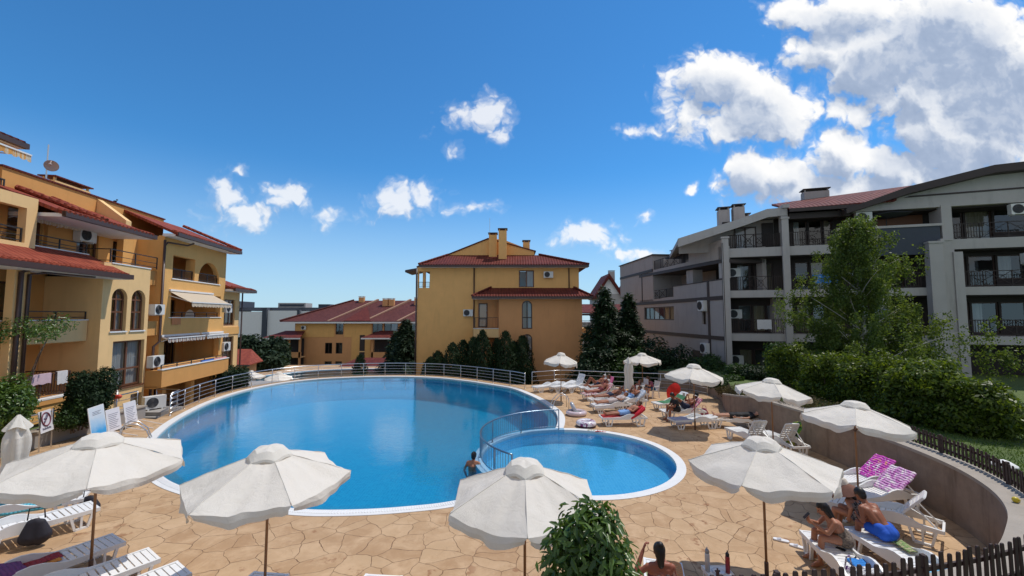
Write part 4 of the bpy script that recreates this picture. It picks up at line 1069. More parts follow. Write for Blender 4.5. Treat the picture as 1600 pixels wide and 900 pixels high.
for s0, s1 in ((-14.2,-8.0),(4.4,12.2)):
    dd = -2.6
    for z in (-2.6,-6.4): Fh.boxes('balcony_wall', M_TERRA, (s0+.6,s1-.3,dd+.6,dd+.85,z-.7,z+.35)); Fh.boxes('balcony_floor', M_CREAM, (s0+.6,s1-.3,dd+.851,-.2,z-.75,z-.5)); rail(Fh,s0+.7,s1-.4,z+.35,.6,dd+.72,M_IRON,.2)
    for f in (.02,.55,.97): Fh.boxes('pillar', M_TERRA, (s0+.6+(s1-s0-1.2)*f,s0+.95+(s1-s0-1.2)*f,dd+.6,dd+.9,-9,.4))
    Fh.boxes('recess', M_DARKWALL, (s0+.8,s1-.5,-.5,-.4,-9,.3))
    r = roof(Fh,[(s0-.9,dd-.5,.55),(s1,dd-.5,.55),(s1-.6,.0,1.75),(s0+1.8,.0,1.75)],M_TILED); Fh.boxes('gutter', M_WHITEW, (s0-.9,s1,dd-.55,dd-.4,.25,.5))
r = roof(Fh,[(-13,-1.2,3.6),(13.4,-1.2,3.6),(13.4,9,8.0),(-2.6,9,8.0)],M_TILEF); Fh.boxes('gutter', M_WHITEW, (-13,13.4,-1.25,-1.1,3.2,3.5)); ridge(Fh,[(-13,-1.2,3.75),(-2.6,9,8.15)],M_TILEF,r,.16)
for s in (-.5, 6.6, 13.0):
    m = MB(); m.slab([(s-3.4,-1.1,3.75),(s-3.0,-1.1,3.75),(s+3.4,9,8.35),(s+3.0,9,8.35)],.35); Fh.part('party_wall_coping', plain('dull_peach',(.34,.20,.135),.9,.12,2), m, r)
m = MB(); m.slab([(-.6,-1.3,3.72),(4.6,-1.3,3.72),(2.0,4.5,6.6)],.15); Fh.part('dormer_roof', M_TILED, m, r)
for s, d, zt in ((-1.2,8,8.9),(4.6,6,8.4),(5.9,6,8.4),(11.2,6.5,8.6),(12.6,6.5,8.6),(14.2,6,8.5)): chimney(Fh,s,s+1.1,d,d+.9,5.8,zt,M_TERRA,M_TERRA,r)
# right continuation of the same house, turned and half hidden by trees
Fh.boxes('wing_wall', M_TERRA, (13.21,19,.6,8,-9,3.3)); r2 = roof(Fh,[(13.0,-.6,3.5),(19.5,-.6,3.5),(19.5,9,8.2),(13.4,9,8.2)],M_TILEF)
chimney(Fh,14.6,17.0,4,5.2,5.0,8.9,M_TERRA,M_TILEF,r2)
Fh.boxes('gable_wall', M_TERRA, (16.4,19.5,-.6,.2,2.2,6.0)); rail(Fh,13.3,19,.9,1.0,-.3,M_IRON,.25); Fh.boxes('balcony_slab', M_YELLOW, (13.3,19,-1.0,.55,-.2,.3))
for s in (14.6,17.0): window(Fh,s,s+1.3,-3.8,-.9,.5,(.5,),(),True,M_DFRAME,None,.11)
ac(Fh,-9.2,2.0,-.06,.9,.7); ac(Fh,17.7,-2.0,.6,1.0,.8)

# ================================================== modern white block far at the left
Wb = Bld('modern_block', 'far white modern block with dark vertical strips behind the left trees', 'building', -75, 128, 1, .05); Wb.root.location.z = 3.0
m = MB(); m.box(-10.5,-1.6,0,14,-12,3.0); Wb.part('wall', M_WHITEW, m); m = MB(); m.box(-.3,8.6,.5,14,-12,3.3); Wb.part('wall', M_WHITEW, m); m = MB(); m.box(9.3,22,1,14,-12,3.2); Wb.part('wall', M_WHITEW, m)
Wb.boxes('dark_strip', M_GREYAWN, (-1.6,-.3,-.2,13,-12,4.2)); Wb.boxes('dark_strip', M_GREYAWN, (8.6,9.3,.3,13,-12,3.6)); Wb.boxes('roof_edge', M_GREYAWN, (-10.5,22,2,13.8,3.3,4.3)); Wb.boxes('stair_tower', M_WHITEW, (-15.5,-10.5,.5,10,-12,4.2)); Wb.boxes('roof_house', M_GREYAWN, (-15.6,-9,1,9,4.2,6.2)); Wb.boxes('roof_house', M_LGREY, (1,9.5,4,9,4.3,5.8)); Wb.boxes('roof_house', M_GREYAWN, (13.5,17,4,9,4.3,5.4))
for z in (-5,-1.6,1.6): Wb.boxes('balcony_recess', M_DFRAME, (-14.8,-11,.3,.49,z,z+1.7)); Wb.boxes('balcony_band', M_LGREY, (-14.9,-10.9,.05,.3,z-.5,z+.1))
Wb.boxes('window_band', M_GREYAWN, (-15,-10,.8,.99,4.7,5.6)); Wb.boxes('window_band', M_GREYAWN, (1.5,9,3.9,3.99,4.7,5.4))
# script lettering across the white wall (unreadable even in the photograph)
lt = MB(); rnd = random.Random(8); x = 10.6
for k in range(9):
    w = rnd.uniform(.35,.6); h = rnd.uniform(.4,.75)
    lt.tube([(x,.92,.1),(x+.1,.92,.1+h),(x+w*.6,.92,.15),(x+w,.92,.1+h*.5)], .07, 5); x += w + .13
lt.tube([(10.5,.92,.0),(13,.92,-.1),(15.6,.92,.15)], .06, 5); lt.tube([(11.9,.92,1.5),(13.8,.92,1.5)], .05, 5)
Wb.part('wall_lettering', M_GREYAWN, lt)

# small red tiled house roof between the left block and the trees
Hr = Bld('garden_house', 'low house with a red tiled roof beside the far corner of the left block', 'building', -33, 52, 1, 0)
m = MB(); m.box(-4.5,-.2,0,2.6,-5,-1.45); Hr.part('wall', M_TERRA, m); r = roof(Hr,[(-5,-.8,-1.3),(1.0,-.8,-1.3),(-1.2,3,.3),(-5,3,.3)],M_TILE); roof(Hr,[(1.0,-.8,-1.3),(.4,3.0,-1.2),(-1.2,3,.3)],M_TILE,.1,r); Hr.boxes('gutter', M_PIPE, (-5,1.0,-.85,-.7,-1.5,-1.33))
m = MB(); window(Hr,-1,0.4,-3.6,-2,-.06,(.5,),(),False,M_DFRAME)
# pavilion roofs by the lower pool
Pv = Bld('pavilion', 'low pavilion with a dark red roof by the lower pool', 'building', -20.5, 64, 1, 0)
for s in (-4.5,4.2): Pv.boxes('post', M_FRAME, (s,s+.3,.2,.5,-6.5,-3.2),(s,s+.3,5.2,5.5,-6.5,-3.2))
r = roof(Pv,[(-6.5,-.6,-3.3),(5.6,-.6,-3.3),(3.6,3,-2.0),(-4.0,3,-2.0)],M_TILED); roof(Pv,[(5.6,6.6,-3.3),(-6.5,6.6,-3.3),(-4,3,-2),(3.6,3,-2)],M_TILED,.1,r); Pv.boxes('counter', M_TERRA, (-4,4,1,1.3,-6.5,-5.3)); Pv.boxes('back_wall', M_TERRA, (-4.2,4.2,5.0,5.15,-6.5,-3.3))
# lower pool
lp = thing('lower_pool', 'second blue pool on the lower terrace beyond the railing', 'swimming pool', (0,0,0))
LB_ = catmull([Vector(p) for p in ((-34,46,-3.05),(-31,57,-3.05),(-24,61.5,-3.05),(-15,61,-3.05),(-9,56,-3.05),(-9,47,-3.05),(-16,42,-3.05),(-27,42,-3.05))], 8)
li_ = offset(LB_, -.5); bs = fill([[(p.x,p.y) for p in li_]], lambda c: True, -4.6); w2 = seg_strip(zed(li_,-3.05), zed(li_,-4.6), lambda c: True); bs.add(w2.v,w2.f); bs.build('basin', M_POOL, lp)
rm = seg_strip(zed(LB_,-3.04), zed(li_,-3.04), lambda c: True); rm.build('coping', M_RIM, lp)
ll = [(-40,38),(-40,66),(-5,66),(-5,38)]; ld = fill([ll, [(p.x,p.y) for p in LB_]], lambda c: not inside(c,[(p.x,p.y) for p in LB_]), -3.06)
tag(ld.build('lower_deck', M_DECK), kind='structure'); s_ = MB(); q = [Vector((x,y,-3.065)) for x,y in ll]; s_.strip(zed(q,-8), q, True); tag(s_.build('lower_deck_side', M_GRAV), kind='structure')
tag(fill([[(p.x,p.y) for p in li_]], lambda c: True, -3.12).build('water', M_WATER), kind='structure')

# ================================================== right grey complex: front
C = Bld('apartment_complex', 'grey white apartment complex with dark balconies and brown bands at the right', 'building', 14.5, 28.3, 1, -.3)
ZS = (-.15, 2.95, 5.85, 8.6)          # slab undersides
for z in ZS: 
    m = MB(); m.box(.05,24,0,1.6,z,z+.48 if z < 8 else z+.6); C.part('floor_slab', M_LGREY, m)
# dark balcony back wall with windows
bays = [(.35,3.45),(3.95,7.4),(7.7,10.9),(12.5,17.8),(18.4,23.5)]
hol = []
for (a, b_) in bays:
    for k, z in enumerate((.35,3.45,6.35,9.22)):
        if k == 0 and a > 12: continue
        if k == 3 and a < 3: continue
        if a > 12: hol += [(a+.2,a+1.5,z,z+2.0),(a+1.6,a+2.9,z+.1,z+2.0),(a+3.0,a+4.6,z+.5,z+2.0)]
        elif a > 7: hol += [(a+.15,a+1.2,z+.1,z+1.95),(a+1.3,a+2.4,z+.1,z+1.95),(a+2.5,a+3.1,z+.1,z+1.95)]
        else: hol += [(a+.75,a+1.6,z+.05,z+1.95),(a+1.68,a+2.5,z+.05,z+1.95),(a+2.55,a+3.05,z+.05,z+1.95)]
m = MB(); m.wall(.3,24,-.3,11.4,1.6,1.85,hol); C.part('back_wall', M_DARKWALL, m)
for i, q in enumerate(hol):
    door = (q[3]-q[2]) > 1.84
    window(C,*q,1.68,(),() if door else (),False,M_DFRAME,((0,1,M_DRAPE),) if i % 4 == 0 else (((0,.5,M_CURTAIN),) if i % 4 == 2 else None),.07,door)
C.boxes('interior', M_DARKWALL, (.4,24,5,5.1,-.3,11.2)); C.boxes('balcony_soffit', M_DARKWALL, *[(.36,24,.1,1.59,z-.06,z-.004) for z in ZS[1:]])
for (a, b_) in bays:
    for k, z in enumerate((.33,3.43,6.33,9.2)):
        if k == 3 and 7 < a < 12: continue
        if k == 0 and a < 18: continue
        rail(C,a+.02,b_-.02,z,.95,.12,M_DARKWOOD,.13,(),True,(0,0),.035)
# columns, stepped pylons
for s, zt, w in ((-.12,9.9,.42),(3.5,11.0,.40),(7.42,9.0,.3),(11.05,8.95,.66),(11.75,9.1,.5),(17.9,9.6,.45)):
    f = -.5 if 10 < s < 12 else -.18
    if s > 11.5 and s < 12: f = -.28
    m = MB(); m.box(s,s+w,f,-.003,-.5,zt); m.box(s-.05,s+w+.05,f-.05,.02,zt,zt+.12); C.part('column', M_LGREY, m)
C.boxes('column', M_LGREY, (11.95,12.45,-.12,1.0,8.2,11.3)); C.boxes('column', M_LGREY, (12.26,12.7,-.36,-.004,-.5,8.4)); C.boxes('column', M_LGREY, (3.5,3.9,-.1,.4,9.2,11.7))
C.boxes('fascia_panel', M_GREYAWN, (7.45,11.85,-.1,-.02,8.35,10.05)); C.boxes('parapet_coping', M_LGREY, (7.4,11.95,-.16,.1,10.052,10.2)); C.boxes('penthouse_wall', plain('orange_wood',(.20,.075,.03),.6,.2,3), (7.6,11.9,1.5,1.58,10.06,11.2))
# penthouse roof slabs over the first bay: raking grey fascia
m = MB(); m.prism([(-2.9,9.45),(-2.9,10.05),(1.4,11.3),(2.7,11.75),(3.85,11.78),(3.85,11.25),(2.75,11.2),(1.4,10.75)], -.15, .1, 'y'); m.slab([(-2.9,.1,10.0),(1.4,.1,11.25),(1.4,8,11.25),(-2.9,8,10.0)],.3); m.slab([(1.4,.1,11.25),(2.7,.1,11.7),(2.7,8,11.7),(1.4,8,11.25)],.3); m.slab([(2.7,.1,11.7),(3.85,.1,11.73),(3.85,8,11.73),(2.7,8,11.7)],.3); C.part('raking_roof', M_LGREY, m)
m = MB(); m.prism([(-2.7,9.2),(3.5,9.2),(3.5,11.35),(2.7,11.32),(1.4,10.9),(-2.7,9.7)],1.5,1.59,'y'); C.part('penthouse_wall', M_GREYW, m); C.boxes('upper_wall', M_DARKWALL, (3.86,12,1.62,1.84,11.401,12.0)); window(C,1.0,2.4,9.25,10.9,1.4,(.5,),(),False,M_DFRAME,None,.08,True); C.boxes('penthouse_door', M_DARKWOOD, (2.75,3.45,1.38,1.49,9.2,11.1)); rail(C,.32,3.45,9.2,.95,.12,M_DARKWOOD,.13,(),True,(0,0),.035)
for s0, s1, d, zt in ((.25,1.0,2.6,12.75),(1.25,2.0,2.6,12.9),(2.05,2.5,3.4,12.35)): chimney(C,s0,s1,d,d+.8,10,zt,M_GREYW,M_BAND)
# red tiled roof and the wide gable at the right
r = roof(C,[(3.95,-.45,11.6),(9.5,-.45,11.75),(13.5,4.2,13.8),(4.2,4.2,13.1)],M_TILED); C.boxes('gutter', M_BAND, (3.9,7.6,-.55,-.42,11.38,11.6)); C.boxes('roof_flashing', M_LGREY, (3.55,3.97,-.3,2.0,11.72,11.95)); 
chimney(C,6.4,8.0,4.3,5.0,12.6,14.1,M_GREYW,M_BAND,r)
gp = [(7.9,11.55),(8.2,11.62),(14.2,12.92),(17,13.05),(24,11.8),(24,11.55)]
m = MB(); m.prism(gp, -.05, .2, 'y'); C.part('gable_wall', M_LGREY, m)
m = MB(); m.prism([(6.9,11.0),(6.9,11.3),(10.2,12.45),(14.2,13.33),(17,13.45),(24.5,12.2),(24.5,11.8),(17,13.0),(14.2,12.88),(10.2,12.02)], -.75, 3.0, 'y'); C.part('verge_roof', M_BAND, m)
m = MB(); m.prism([(10.2,11.9),(24,12.1),(24,12.2),(10.5,12.0)], -.09, -.052, 'y'); C.part('gable_trim', M_BAND, m)
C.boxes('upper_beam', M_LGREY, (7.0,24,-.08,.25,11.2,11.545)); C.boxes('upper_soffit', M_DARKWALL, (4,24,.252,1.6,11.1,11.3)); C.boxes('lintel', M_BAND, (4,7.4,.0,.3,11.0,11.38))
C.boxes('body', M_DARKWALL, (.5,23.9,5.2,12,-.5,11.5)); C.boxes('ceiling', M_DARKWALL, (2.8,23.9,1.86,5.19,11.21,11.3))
for s, z, d in ((.42,7.35,1.55),(.42,4.45,1.55),(.42,1.25,1.55),(7.7,10.55,.3),(15.2,10.5,.2),(15.6,7.6,.2)): ac(C,s,z,d,.85,.62)
# ------------------------------------------------ side wing facing the pool
S = Bld('apartment_wing', 'grey rendered wing with dark brown bands and a corner loggia facing the pool', 'building', 14.42, 28.2, .088, -1)
hs_ = [(-13.6,-7.3,4.25,5.45),(-2.9,-2.35,4.0,5.5)]
m = MB(); m.wall(-20.3,0,-4,6.0,0,.3,hs_); m.box(-20.3,-20,.302,7,-4,10.3); m.box(-20,-.1,3.6,7,-4,6.0); S.part('wall', M_GREYW, m)
window(S,-13.6,-7.3,4.25,5.45,.12,(.17,.33,.5,.67,.83),(),False,M_DFRAME,((.3,.45,M_CURTAIN),(.6,.95,M_DRAPE)),.09); window(S,-2.9,-2.35,4.0,5.5,.12,(),(),False,M_DFRAME,None,.06)
m = MB(); m.box(-20.3,.02,-.05,-.003,5.72,6.0); m.box(-20.3,.02,-.05,-.003,2.95,3.22); S.part('timber_band', M_BAND, m)
m = MB(); m.box(-2.05,-1.8,-.055,-.004,-4,7.1); S.part('timber_post', M_BAND, m); S.boxes('timber_post', M_BAND, (-.12,.06,-.055,-.004,-4,9.6)); 
m = MB(); m.box(-7.3,0,-.0,.25,6.003,7.1); m.box(-9.5,-7.303,0,.25,6.003,6.25); m.box(-14.6,-9.5,0,.25,6.003,6.2); S.part('parapet', M_GREYW, m); rail(S,-13.2,-7.35,6.2,.85,.12,M_DARKWOOD,.13,(),True,(0,0),.035)
S.boxes('parapet_coping', M_BAND, (-7.3,.02,-.04,.28,7.1,7.16))
S.boxes('loggia_wall', M_GREYW, (-14.5,0,2.8,3.1,6.0,9.4)); S.boxes('pillar', M_GREYW, (-5.6,-4.6,.3,1.1,6.003,8.28)); S.boxes('pillar', M_LGREY, (-.55,-.02,.0,.5,7.2,9.4))
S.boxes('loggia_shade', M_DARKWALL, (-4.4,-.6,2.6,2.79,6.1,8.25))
m = MB(); m.prism([(-14.6,8.55),(0,8.25),(0,8.5),(-14.6,8.8)], -.05, 3.0, 'y'); S.part('terrace_slab', M_BAND, m)
m = MB(); m.prism([(-4.6,8.62),(0,8.52),(0,9.85),(-4.6,9.75)], -.0, .25, 'y'); m.prism([(-14.6,8.8),(-4.603,8.62),(-4.603,8.9),(-14.6,9.0)], 0, .25, 'y'); S.part('terrace_parapet', M_GREYW, m); rail(S,-11.2,-4.65,8.9,.95,.12,M_DARKWOOD,.13,(),True,(0,0),.035)
m = MB(); m.box(-20.3,-11.3,0,3,6.003,10.4); S.part('far_wall', M_GREYW, m); S.boxes('timber_band', M_BAND, (-20.3,-11.3,-.05,-.004,8.85,9.1)); S.boxes('timber_post', M_BAND, (-14.0,-13.85,-.045,-.004,6.0,9.0))
S.boxes('flat_roof', M_BAND, (-20.5,-11.1,-.1,6,10.4,10.5)); chimney(S,-14.4,-13.4,3.3,4,10.5,11.4,M_GREYW,M_GREYW)
S.boxes('rear_wall', M_GREYW, (-11.3,-.3,3.3,3.6,9.4,9.95)); S.boxes('canopy', M_GREYAWN, (-10.4,-4.8,.8,3.3,9.95,10.07)); S.boxes('pillar', M_BAND, (-7.4,-7.2,.9,1.1,8.9,9.95))
ac(S,-2.9,5.0,-.0,.8,.75); ac(S,-2.7,1.9,-.0,.8,.75); S.boxes('doorway', M_DARKWOOD, (-4.4,-3.0,-.02,-.004,-.6,2.0))

# gabled white houses beyond the conifers
H1 = Bld('gabled_house', 'white house with two dark gables and a red roof behind the pointed conifers', 'building', 21, 82, 1, 0)
m = MB(); m.box(-4,9,0,9,-6,9.0); H1.part('wall', M_LGREY, m)
for s in (-2.0, 3.4):
    m = MB(); m.prism([(s-2.2,9.0),(s+2.4,9.0),(s+.1,12.3)],.01,.3,'y'); H1.part('gable_wall', M_WHITEW, m); m = MB(); m.prism([(s-2.9,8.5),(s-2.6,8.0),(s+.1,12.1),(s+2.8,8.0),(s+3.1,8.5),(s+.1,13.0)],-.7,7,'y'); H1.part('roof', M_TILED, m)
chimney(H1,-.6,.6,5,6,10.5,14.2,M_LGREY,M_LGREY); H1.boxes('arcade_panel', M_BAND, (1.2,8.8,-.12,-.01,5.6,7.6))
for k in range(5): 
    m = MB(); m.tube([(1.9+k*1.4+.5*math.cos(PI*i/8),-.16,6.3+.8*math.sin(PI*i/8)) for i in range(9)],.09,5); H1.part('arch_trim', M_LGREY, m)
H2 = Bld('tiled_house', 'low pale house with a maroon roof just right of the middle building', 'building', 16.5, 66, 1, 0)
m = MB(); m.box(-6,4.6,0,8,-6,3.6); H2.part('wall', M_LGREY, m); roof(H2,[(-7,-.8,5.2),(5.2,-.8,5.0),(4.2,3.5,6.6),(-7,3.5,6.6)],M_TILED); H2.boxes('fascia', M_BAND, (-7,5.2,-.85,-.7,4.7,5.0)); rail(H2,-5,4.5,2.0,1.0,-.6,M_LGREY,.2); H2.boxes('balcony_slab', M_LGREY, (-5,4.5,-.8,-.01,1.6,2.0))
window(H2,-3,-1,2.1,3.4,-.1,(.5,),(),False,M_DFRAME); window(H2,1,3,2.1,3.4,-.1,(.5,),(),False,M_DFRAME)
# ------------------------------------------------------------------ vegetation
def leaves(name, P, N, size, mat, parent, rg, aspect=.5, fold=True, droop=0.0):
    """many small leaf blades; P positions, N preferred facing"""
    n = len(P); L = size*rg.uniform(.6, 1.25, n)[:,None]
    N = N + rg.normal(0, .55, (n,3)); N /= np.linalg.norm(N, axis=1)[:,None]+1e-9
    T = rg.normal(0, 1, (n,3)); T[:,2] -= droop; T -= N*(T*N).sum(1)[:,None]; T /= np.linalg.norm(T, axis=1)[:,None]+1e-9
    B = np.cross(N, T); w = L*aspect*.5
    if fold:
        up = N*L*.12
        V = np.stack([P, P+T*L*.35+B*w+up, P+T*L, P+T*L*.35-B*w+up, P+T*L*.8+B*w*.55+up*.7, P+T*L*.8-B*w*.55+up*.7], 1)
        F = np.array([[0,1,4,2],[0,2,5,3]])
        m = 6
    else:
        V = np.stack([P, P+T*L*.5+B*w, P+T*L, P+T*L*.5-B*w], 1); F = np.array([[0,1,2,3]]); m = 4
    FF = (F[None]+ (np.arange(n)*m)[:,None,None]).reshape(-1,4)
    return np_mesh(name, V.reshape(-1,3), FF, mat, parent)

def cloud_pts(clumps, n, rg, shell=.55):
    c = np.array([k[:3] for k in clumps], float); r = np.array([k[3:6] if len(k) > 4 else (k[3],)*3 for k in clumps], float)
    w = (r.prod(1))**.667; i = rg.choice(len(c), n, p=w/w.sum())
    d = rg.normal(0,1,(n,3)); d /= np.linalg.norm(d,axis=1)[:,None]
    rad = shell+(1-shell)*rg.uniform(0,1,n)**.6
    # lobed outline
    lob = 1+.16*np.sin(d[:,0]*7+i*1.7)*np.sin(d[:,1]*6+i*2.3)+.12*np.sin(d[:,2]*9+i)
    return c[i]+d*r[i]*(rad*lob)[:,None], d

def limb_mesh(mb, a, b, r0, r1, rg, bend=.1, n=5):
    a = np.array(a, float); b = np.array(b, float); L = np.linalg.norm(b-a); off = rg.normal(0, bend*L, 3); off[2] *= .4
    pts = [a+(b-a)*t+off*math.sin(PI*t)*.6 for t in np.linspace(0,1,n)]
    mb.tube([tuple(p) for p in pts], [r0+(r1-r0)*t for t in np.linspace(0,1,n)], 7)
    return pts

def bush(name, label, cat, loc, clumps, n, size, mat, seed, stems=5, bark=None, group=None, aspect=.5, fold=True, droop=.2, shell=.5, crown='foliage', stem='stem'):
    rg = np.random.default_rng(seed); t = thing(name, label, cat, loc, 0, group)
    P, N = cloud_pts(clumps, n, rg, shell); N[:,2] += .35
    k = P[:,2] > .02; leaves(crown, P[k], N[k], size, mat, t, rg, aspect, fold, droop)
    mb = MB()
    for i in range(stems):
        c = clumps[rg.integers(len(clumps))]; limb_mesh(mb, (c[0]*.4+rg.normal(0,.06),c[1]*.4+rg.normal(0,.06),-.1), (c[0]*.8,c[1]*.8,c[2]*.85), .03 if stems > 1 else .06, .008, rg)
    mb.build(stem, bark or M_BARK, t, True)
    return t

LF_DARK = leafmat('dark_evergreen', (.008,.022,.008), (.03,.06,.018), .2, .55, .3)
LF_THUJA = leafmat('thuja_green', (.007,.020,.008), (.028,.055,.018), .15, .6, .2)
LF_HEDGE = leafmat('laurel_green', (.02,.045,.006), (.20,.27,.032), .5, .42, .35)
LF_MID = leafmat('mid_green', (.018,.05,.012), (.07,.13,.03), .35, .45, .35)
LF_BIRCH = leafmat('birch_green', (.04,.08,.018), (.18,.235,.055), .5, .5, .3)
LF_FICUS = leafmat('ficus_green', (.03,.075,.015), (.15,.24,.05), .35, .32, .5)
LF_FAR = leafmat('far_green', (.012,.028,.014), (.04,.065,.03), .2, .7, .2)
LF_DRY = leafmat('dry_hedge', (.05,.035,.018), (.12,.10,.04), .25, .7, .2)

# potted-looking ficus shrub on the terrace in front of the camera
fx = D(922, 900, 4.15)
bush('ficus_shrub', 'leafy green shrub in front of the third umbrella at the bottom of the photo', 'shrub', (fx.x, fx.y, 1.12),
     [(-.02,0,1.32,.36,.33,.34),(-.20,.02,1.05,.28,.3,.34),(.20,0,1.00,.30,.3,.36),(.26,.05,.72,.24,.26,.26),(-.18,0,.72,.28,.28,.28),(.0,-.05,.62,.33,.3,.3),(.08,.02,1.50,.22,.2,.18),(-.24,0,1.35,.15,.15,.16)], 3600, .105, LF_FICUS, 3, 6, None, None, .42, True, 1.1, .35)
bush('shrub', 'small dark shrub at the outer foot of the near picket fence', 'shrub', (7.25,5.0,1.12), [(0,0,.2,.45,.4,.28),(.5,.3,.25,.4,.4,.3),(-.5,-.1,.12,.4,.3,.2)], 1500, .07, LF_MID, 8, 4)

# thuja row behind the far railing
rnd = random.Random(5)
def columnar(loc, h, w, label, seed, group, mat=LF_THUJA, n=3000, size=.17):
    rg = np.random.default_rng(seed); t = thing('thuja', label, 'tree', loc, 0, group)
    z = h*(1-(1-rg.uniform(0,1,n))**.85); f = z/h
    prof = np.minimum(1, f*9)**.5*np.clip(1-f,0,1)**.5; a = rg.uniform(0,2*PI,n)
    lob = 1+.13*np.sin(a*5+f*14+seed)+.1*np.sin(a*3-f*23)
    r = w*prof*(.6+.4*rg.uniform(0,1,n)**.5)*lob
    P = np.c_[r*np.cos(a), r*np.sin(a), z]; N = np.c_[np.cos(a), np.sin(a), .3+0*a]
    leaves('crown', P, N, size, mat, t, rg, .38, False, -2.2)
    mb = MB(); mb.tube([(0,0,-.2),(0,0,h*.5),(.02,0,h*.9)], [.09,.06,.015], 6); mb.build('trunk', M_BARK, t, True)
    return t
TH = [(673,560),(684,550),(707,537),(724,533),(740,528),(754,518),(777,531),(790,519),(804,535),(816,526)]
tl = ['shortest thuja at the left end of the row behind the far railing','thuja second from the left end of the row behind the far railing','thuja third from the left end, lower than its right neighbour','thuja fourth from the left end of the row below the middle building','thuja standing left of the tallest pair, behind the far railing','tall thuja just left of the small balcony of the middle building','lower thuja between the two tallest of the row','tall pointed thuja right of the small balcony','thin lower thuja between two taller ones near the right end','thuja at the right end of the row before the arched windows']
for i, (u, v) in enumerate(TH):
    Y = 34.6+.5*math.sin(i*2.4); p = D(u, v, Y); columnar((p.x,p.y,-3.7), p.z+3.7, 1.6+.14*math.sin(i*3.1), tl[i], 20+i, 'columnar thujas below the middle building', LF_THUJA, 7500, .2)
p = D(563, 556, 60); columnar((p.x,p.y,-6), p.z+6, 1.6, 'rounded dark thuja in front of the far house beyond the lower pool', 40, None, LF_FAR, 2200, .4)

def conifer(name, label, loc, h, w, seed, mat=LF_DARK, n=9000, size=.34, group=None):
    rg = np.random.default_rng(seed); t = thing(name, label, 'tree', loc, 0, group); Ps = []; Ns = []; mb = MB()
    mb.tube([(0,0,-.3),(0,0,h*.6),(0,0,h*.99)], [.02*h,.012*h,.004], 7)
    nb = 90
    for i in range(nb):
        f = (i+.5)/nb; z = h*(.06+.93*f); L = w*(1-f)**.8*rg.uniform(.65,1.12)+.08; a = i*2.399+rg.normal(0,.2)
        k = max(8, int(n/nb*(.35+1.3*(1-f)))); s = rg.uniform(.15,1,k)**.7
        x = L*s; zz = z - .22*L*s**1.5 + .25*L*np.maximum(0,s-.75); sp = .28*L*(1.1-s*.8)
        P = np.c_[np.cos(a)*x, np.sin(a)*x, zz] + np.c_[-np.sin(a)*1.0, np.cos(a)*1.0, 0]*(rg.normal(0,1,k)*sp*.6)[:,None] + rg.normal(0,.05*w,(k,3))*[.5,.5,.8]
        Ps.append(P); Ns.append(np.c_[np.full(k,math.cos(a)*.5), np.full(k,math.sin(a)*.5), np.ones(k)])
        if f < .8: mb.tube([(0,0,z),(math.cos(a)*L*.8,math.sin(a)*L*.8,z-.12*L)],[.03,.01],5)
    leaves('crown', np.concatenate(Ps), np.concatenate(Ns), size, mat, t, rg, .28, False, .9); mb.build('trunk', M_BARK, t, True)
    return t
p = D(944, 452, 32.5); conifer('spruce_tree', 'dark pointed conifer with the left of two tips beside the middle building', (p.x,p.y,-3.6), p.z+3.6, 3.9, 51, LF_DARK, 26000, .40)
p = D(981, 461, 33.5); conifer('spruce_tree', 'dark pointed conifer with the right of two tips in front of the grey wing', (p.x,p.y,-3.6), p.z+3.6, 3.4, 52, LF_DARK, 24000, .40)
p = D(641, 500, 58); conifer('spruce_tree', 'dark conifer at the left corner of the middle building', (p.x-.6,p.y,-6), p.z+6, 4.0, 53, LF_FAR, 14000, .7)
p = D(620, 520, 62); conifer('spruce_tree', 'lower dark conifer in front of the right wing of the far house', (p.x,p.y,-6), p.z+6, 3.8, 54, LF_FAR, 12000, .7)

def shrub_px(name, label, u0, u1, vt, Y, zb, n, size, mat, seed, depth=None, cat='shrub', nc=7, **kw):
    a = D(u0, vt, Y); b = D(u1, vt, Y); rg = np.random.default_rng(seed); w = (b.x-a.x)/2; h = a.z-zb; dp = depth or min(w, h*.8)
    cl = [(w*.62*math.cos(k*2.4)*(.3+.7*rg.uniform()), dp*.5*math.sin(k*2.4), h*rg.uniform(.28,.74), w*rg.uniform(.42,.55), dp*.55, h*rg.uniform(.24,.34)) for k in range(nc)] + [(0,0,h*.45,w*.75,dp*.6,h*.45)]
    return bush(name, label, cat, ((a.x+b.x)/2, Y, zb), cl, n, size, mat, seed, **kw)
shrub_px('shrub', 'dark leafy shrub behind the small open umbrella and railing', 893, 965, 548, 30.2, -3.0, 9000, .24, LF_DARK, 60)
shrub_px('shrub', 'grey green shrub behind the closed umbrella', 940, 1020, 548, 30.8, -3.0, 9000, .24, LF_MID, 61)
shrub_px('shrub', 'tall dark shrub in front of the grey wing', 1000, 1090, 530, 29.6, -2.0, 11000, .22, LF_DARK, 62)
shrub_px('shrub', 'green shrub behind the wide umbrella by the grey wing', 1050, 1135, 555, 28.5, -1.0, 9000, .18, LF_MID, 63)
shrub_px('shrub', 'small bush beside the corner column of the grey complex', 1130, 1185, 566, 24.6, .9, 5000, .13, LF_MID, 64)
shrub_px('shrub', 'dark bush between the corner column and the long hedge', 1150, 1215, 572, 23.6, .9, 6000, .13, LF_DARK, 97)
shrub_px('shrub', 'low dark bush behind the wide far umbrella, at the foot of the corner column', 1095, 1160, 584, 23.2, .6, 5000, .13, LF_MID, 98)
shrub_px('shrub', 'dark reddish bush above the retaining wall by the widest far umbrella', 1118, 1166, 600, 21.6, .4, 1600, .09, LF_DRY, 65)
shrub_px('shrub', 'bright leafy shrub at the left edge by the balcony', -40, 46, 592, 13.6, .35, 9000, .13, LF_FICUS, 66)
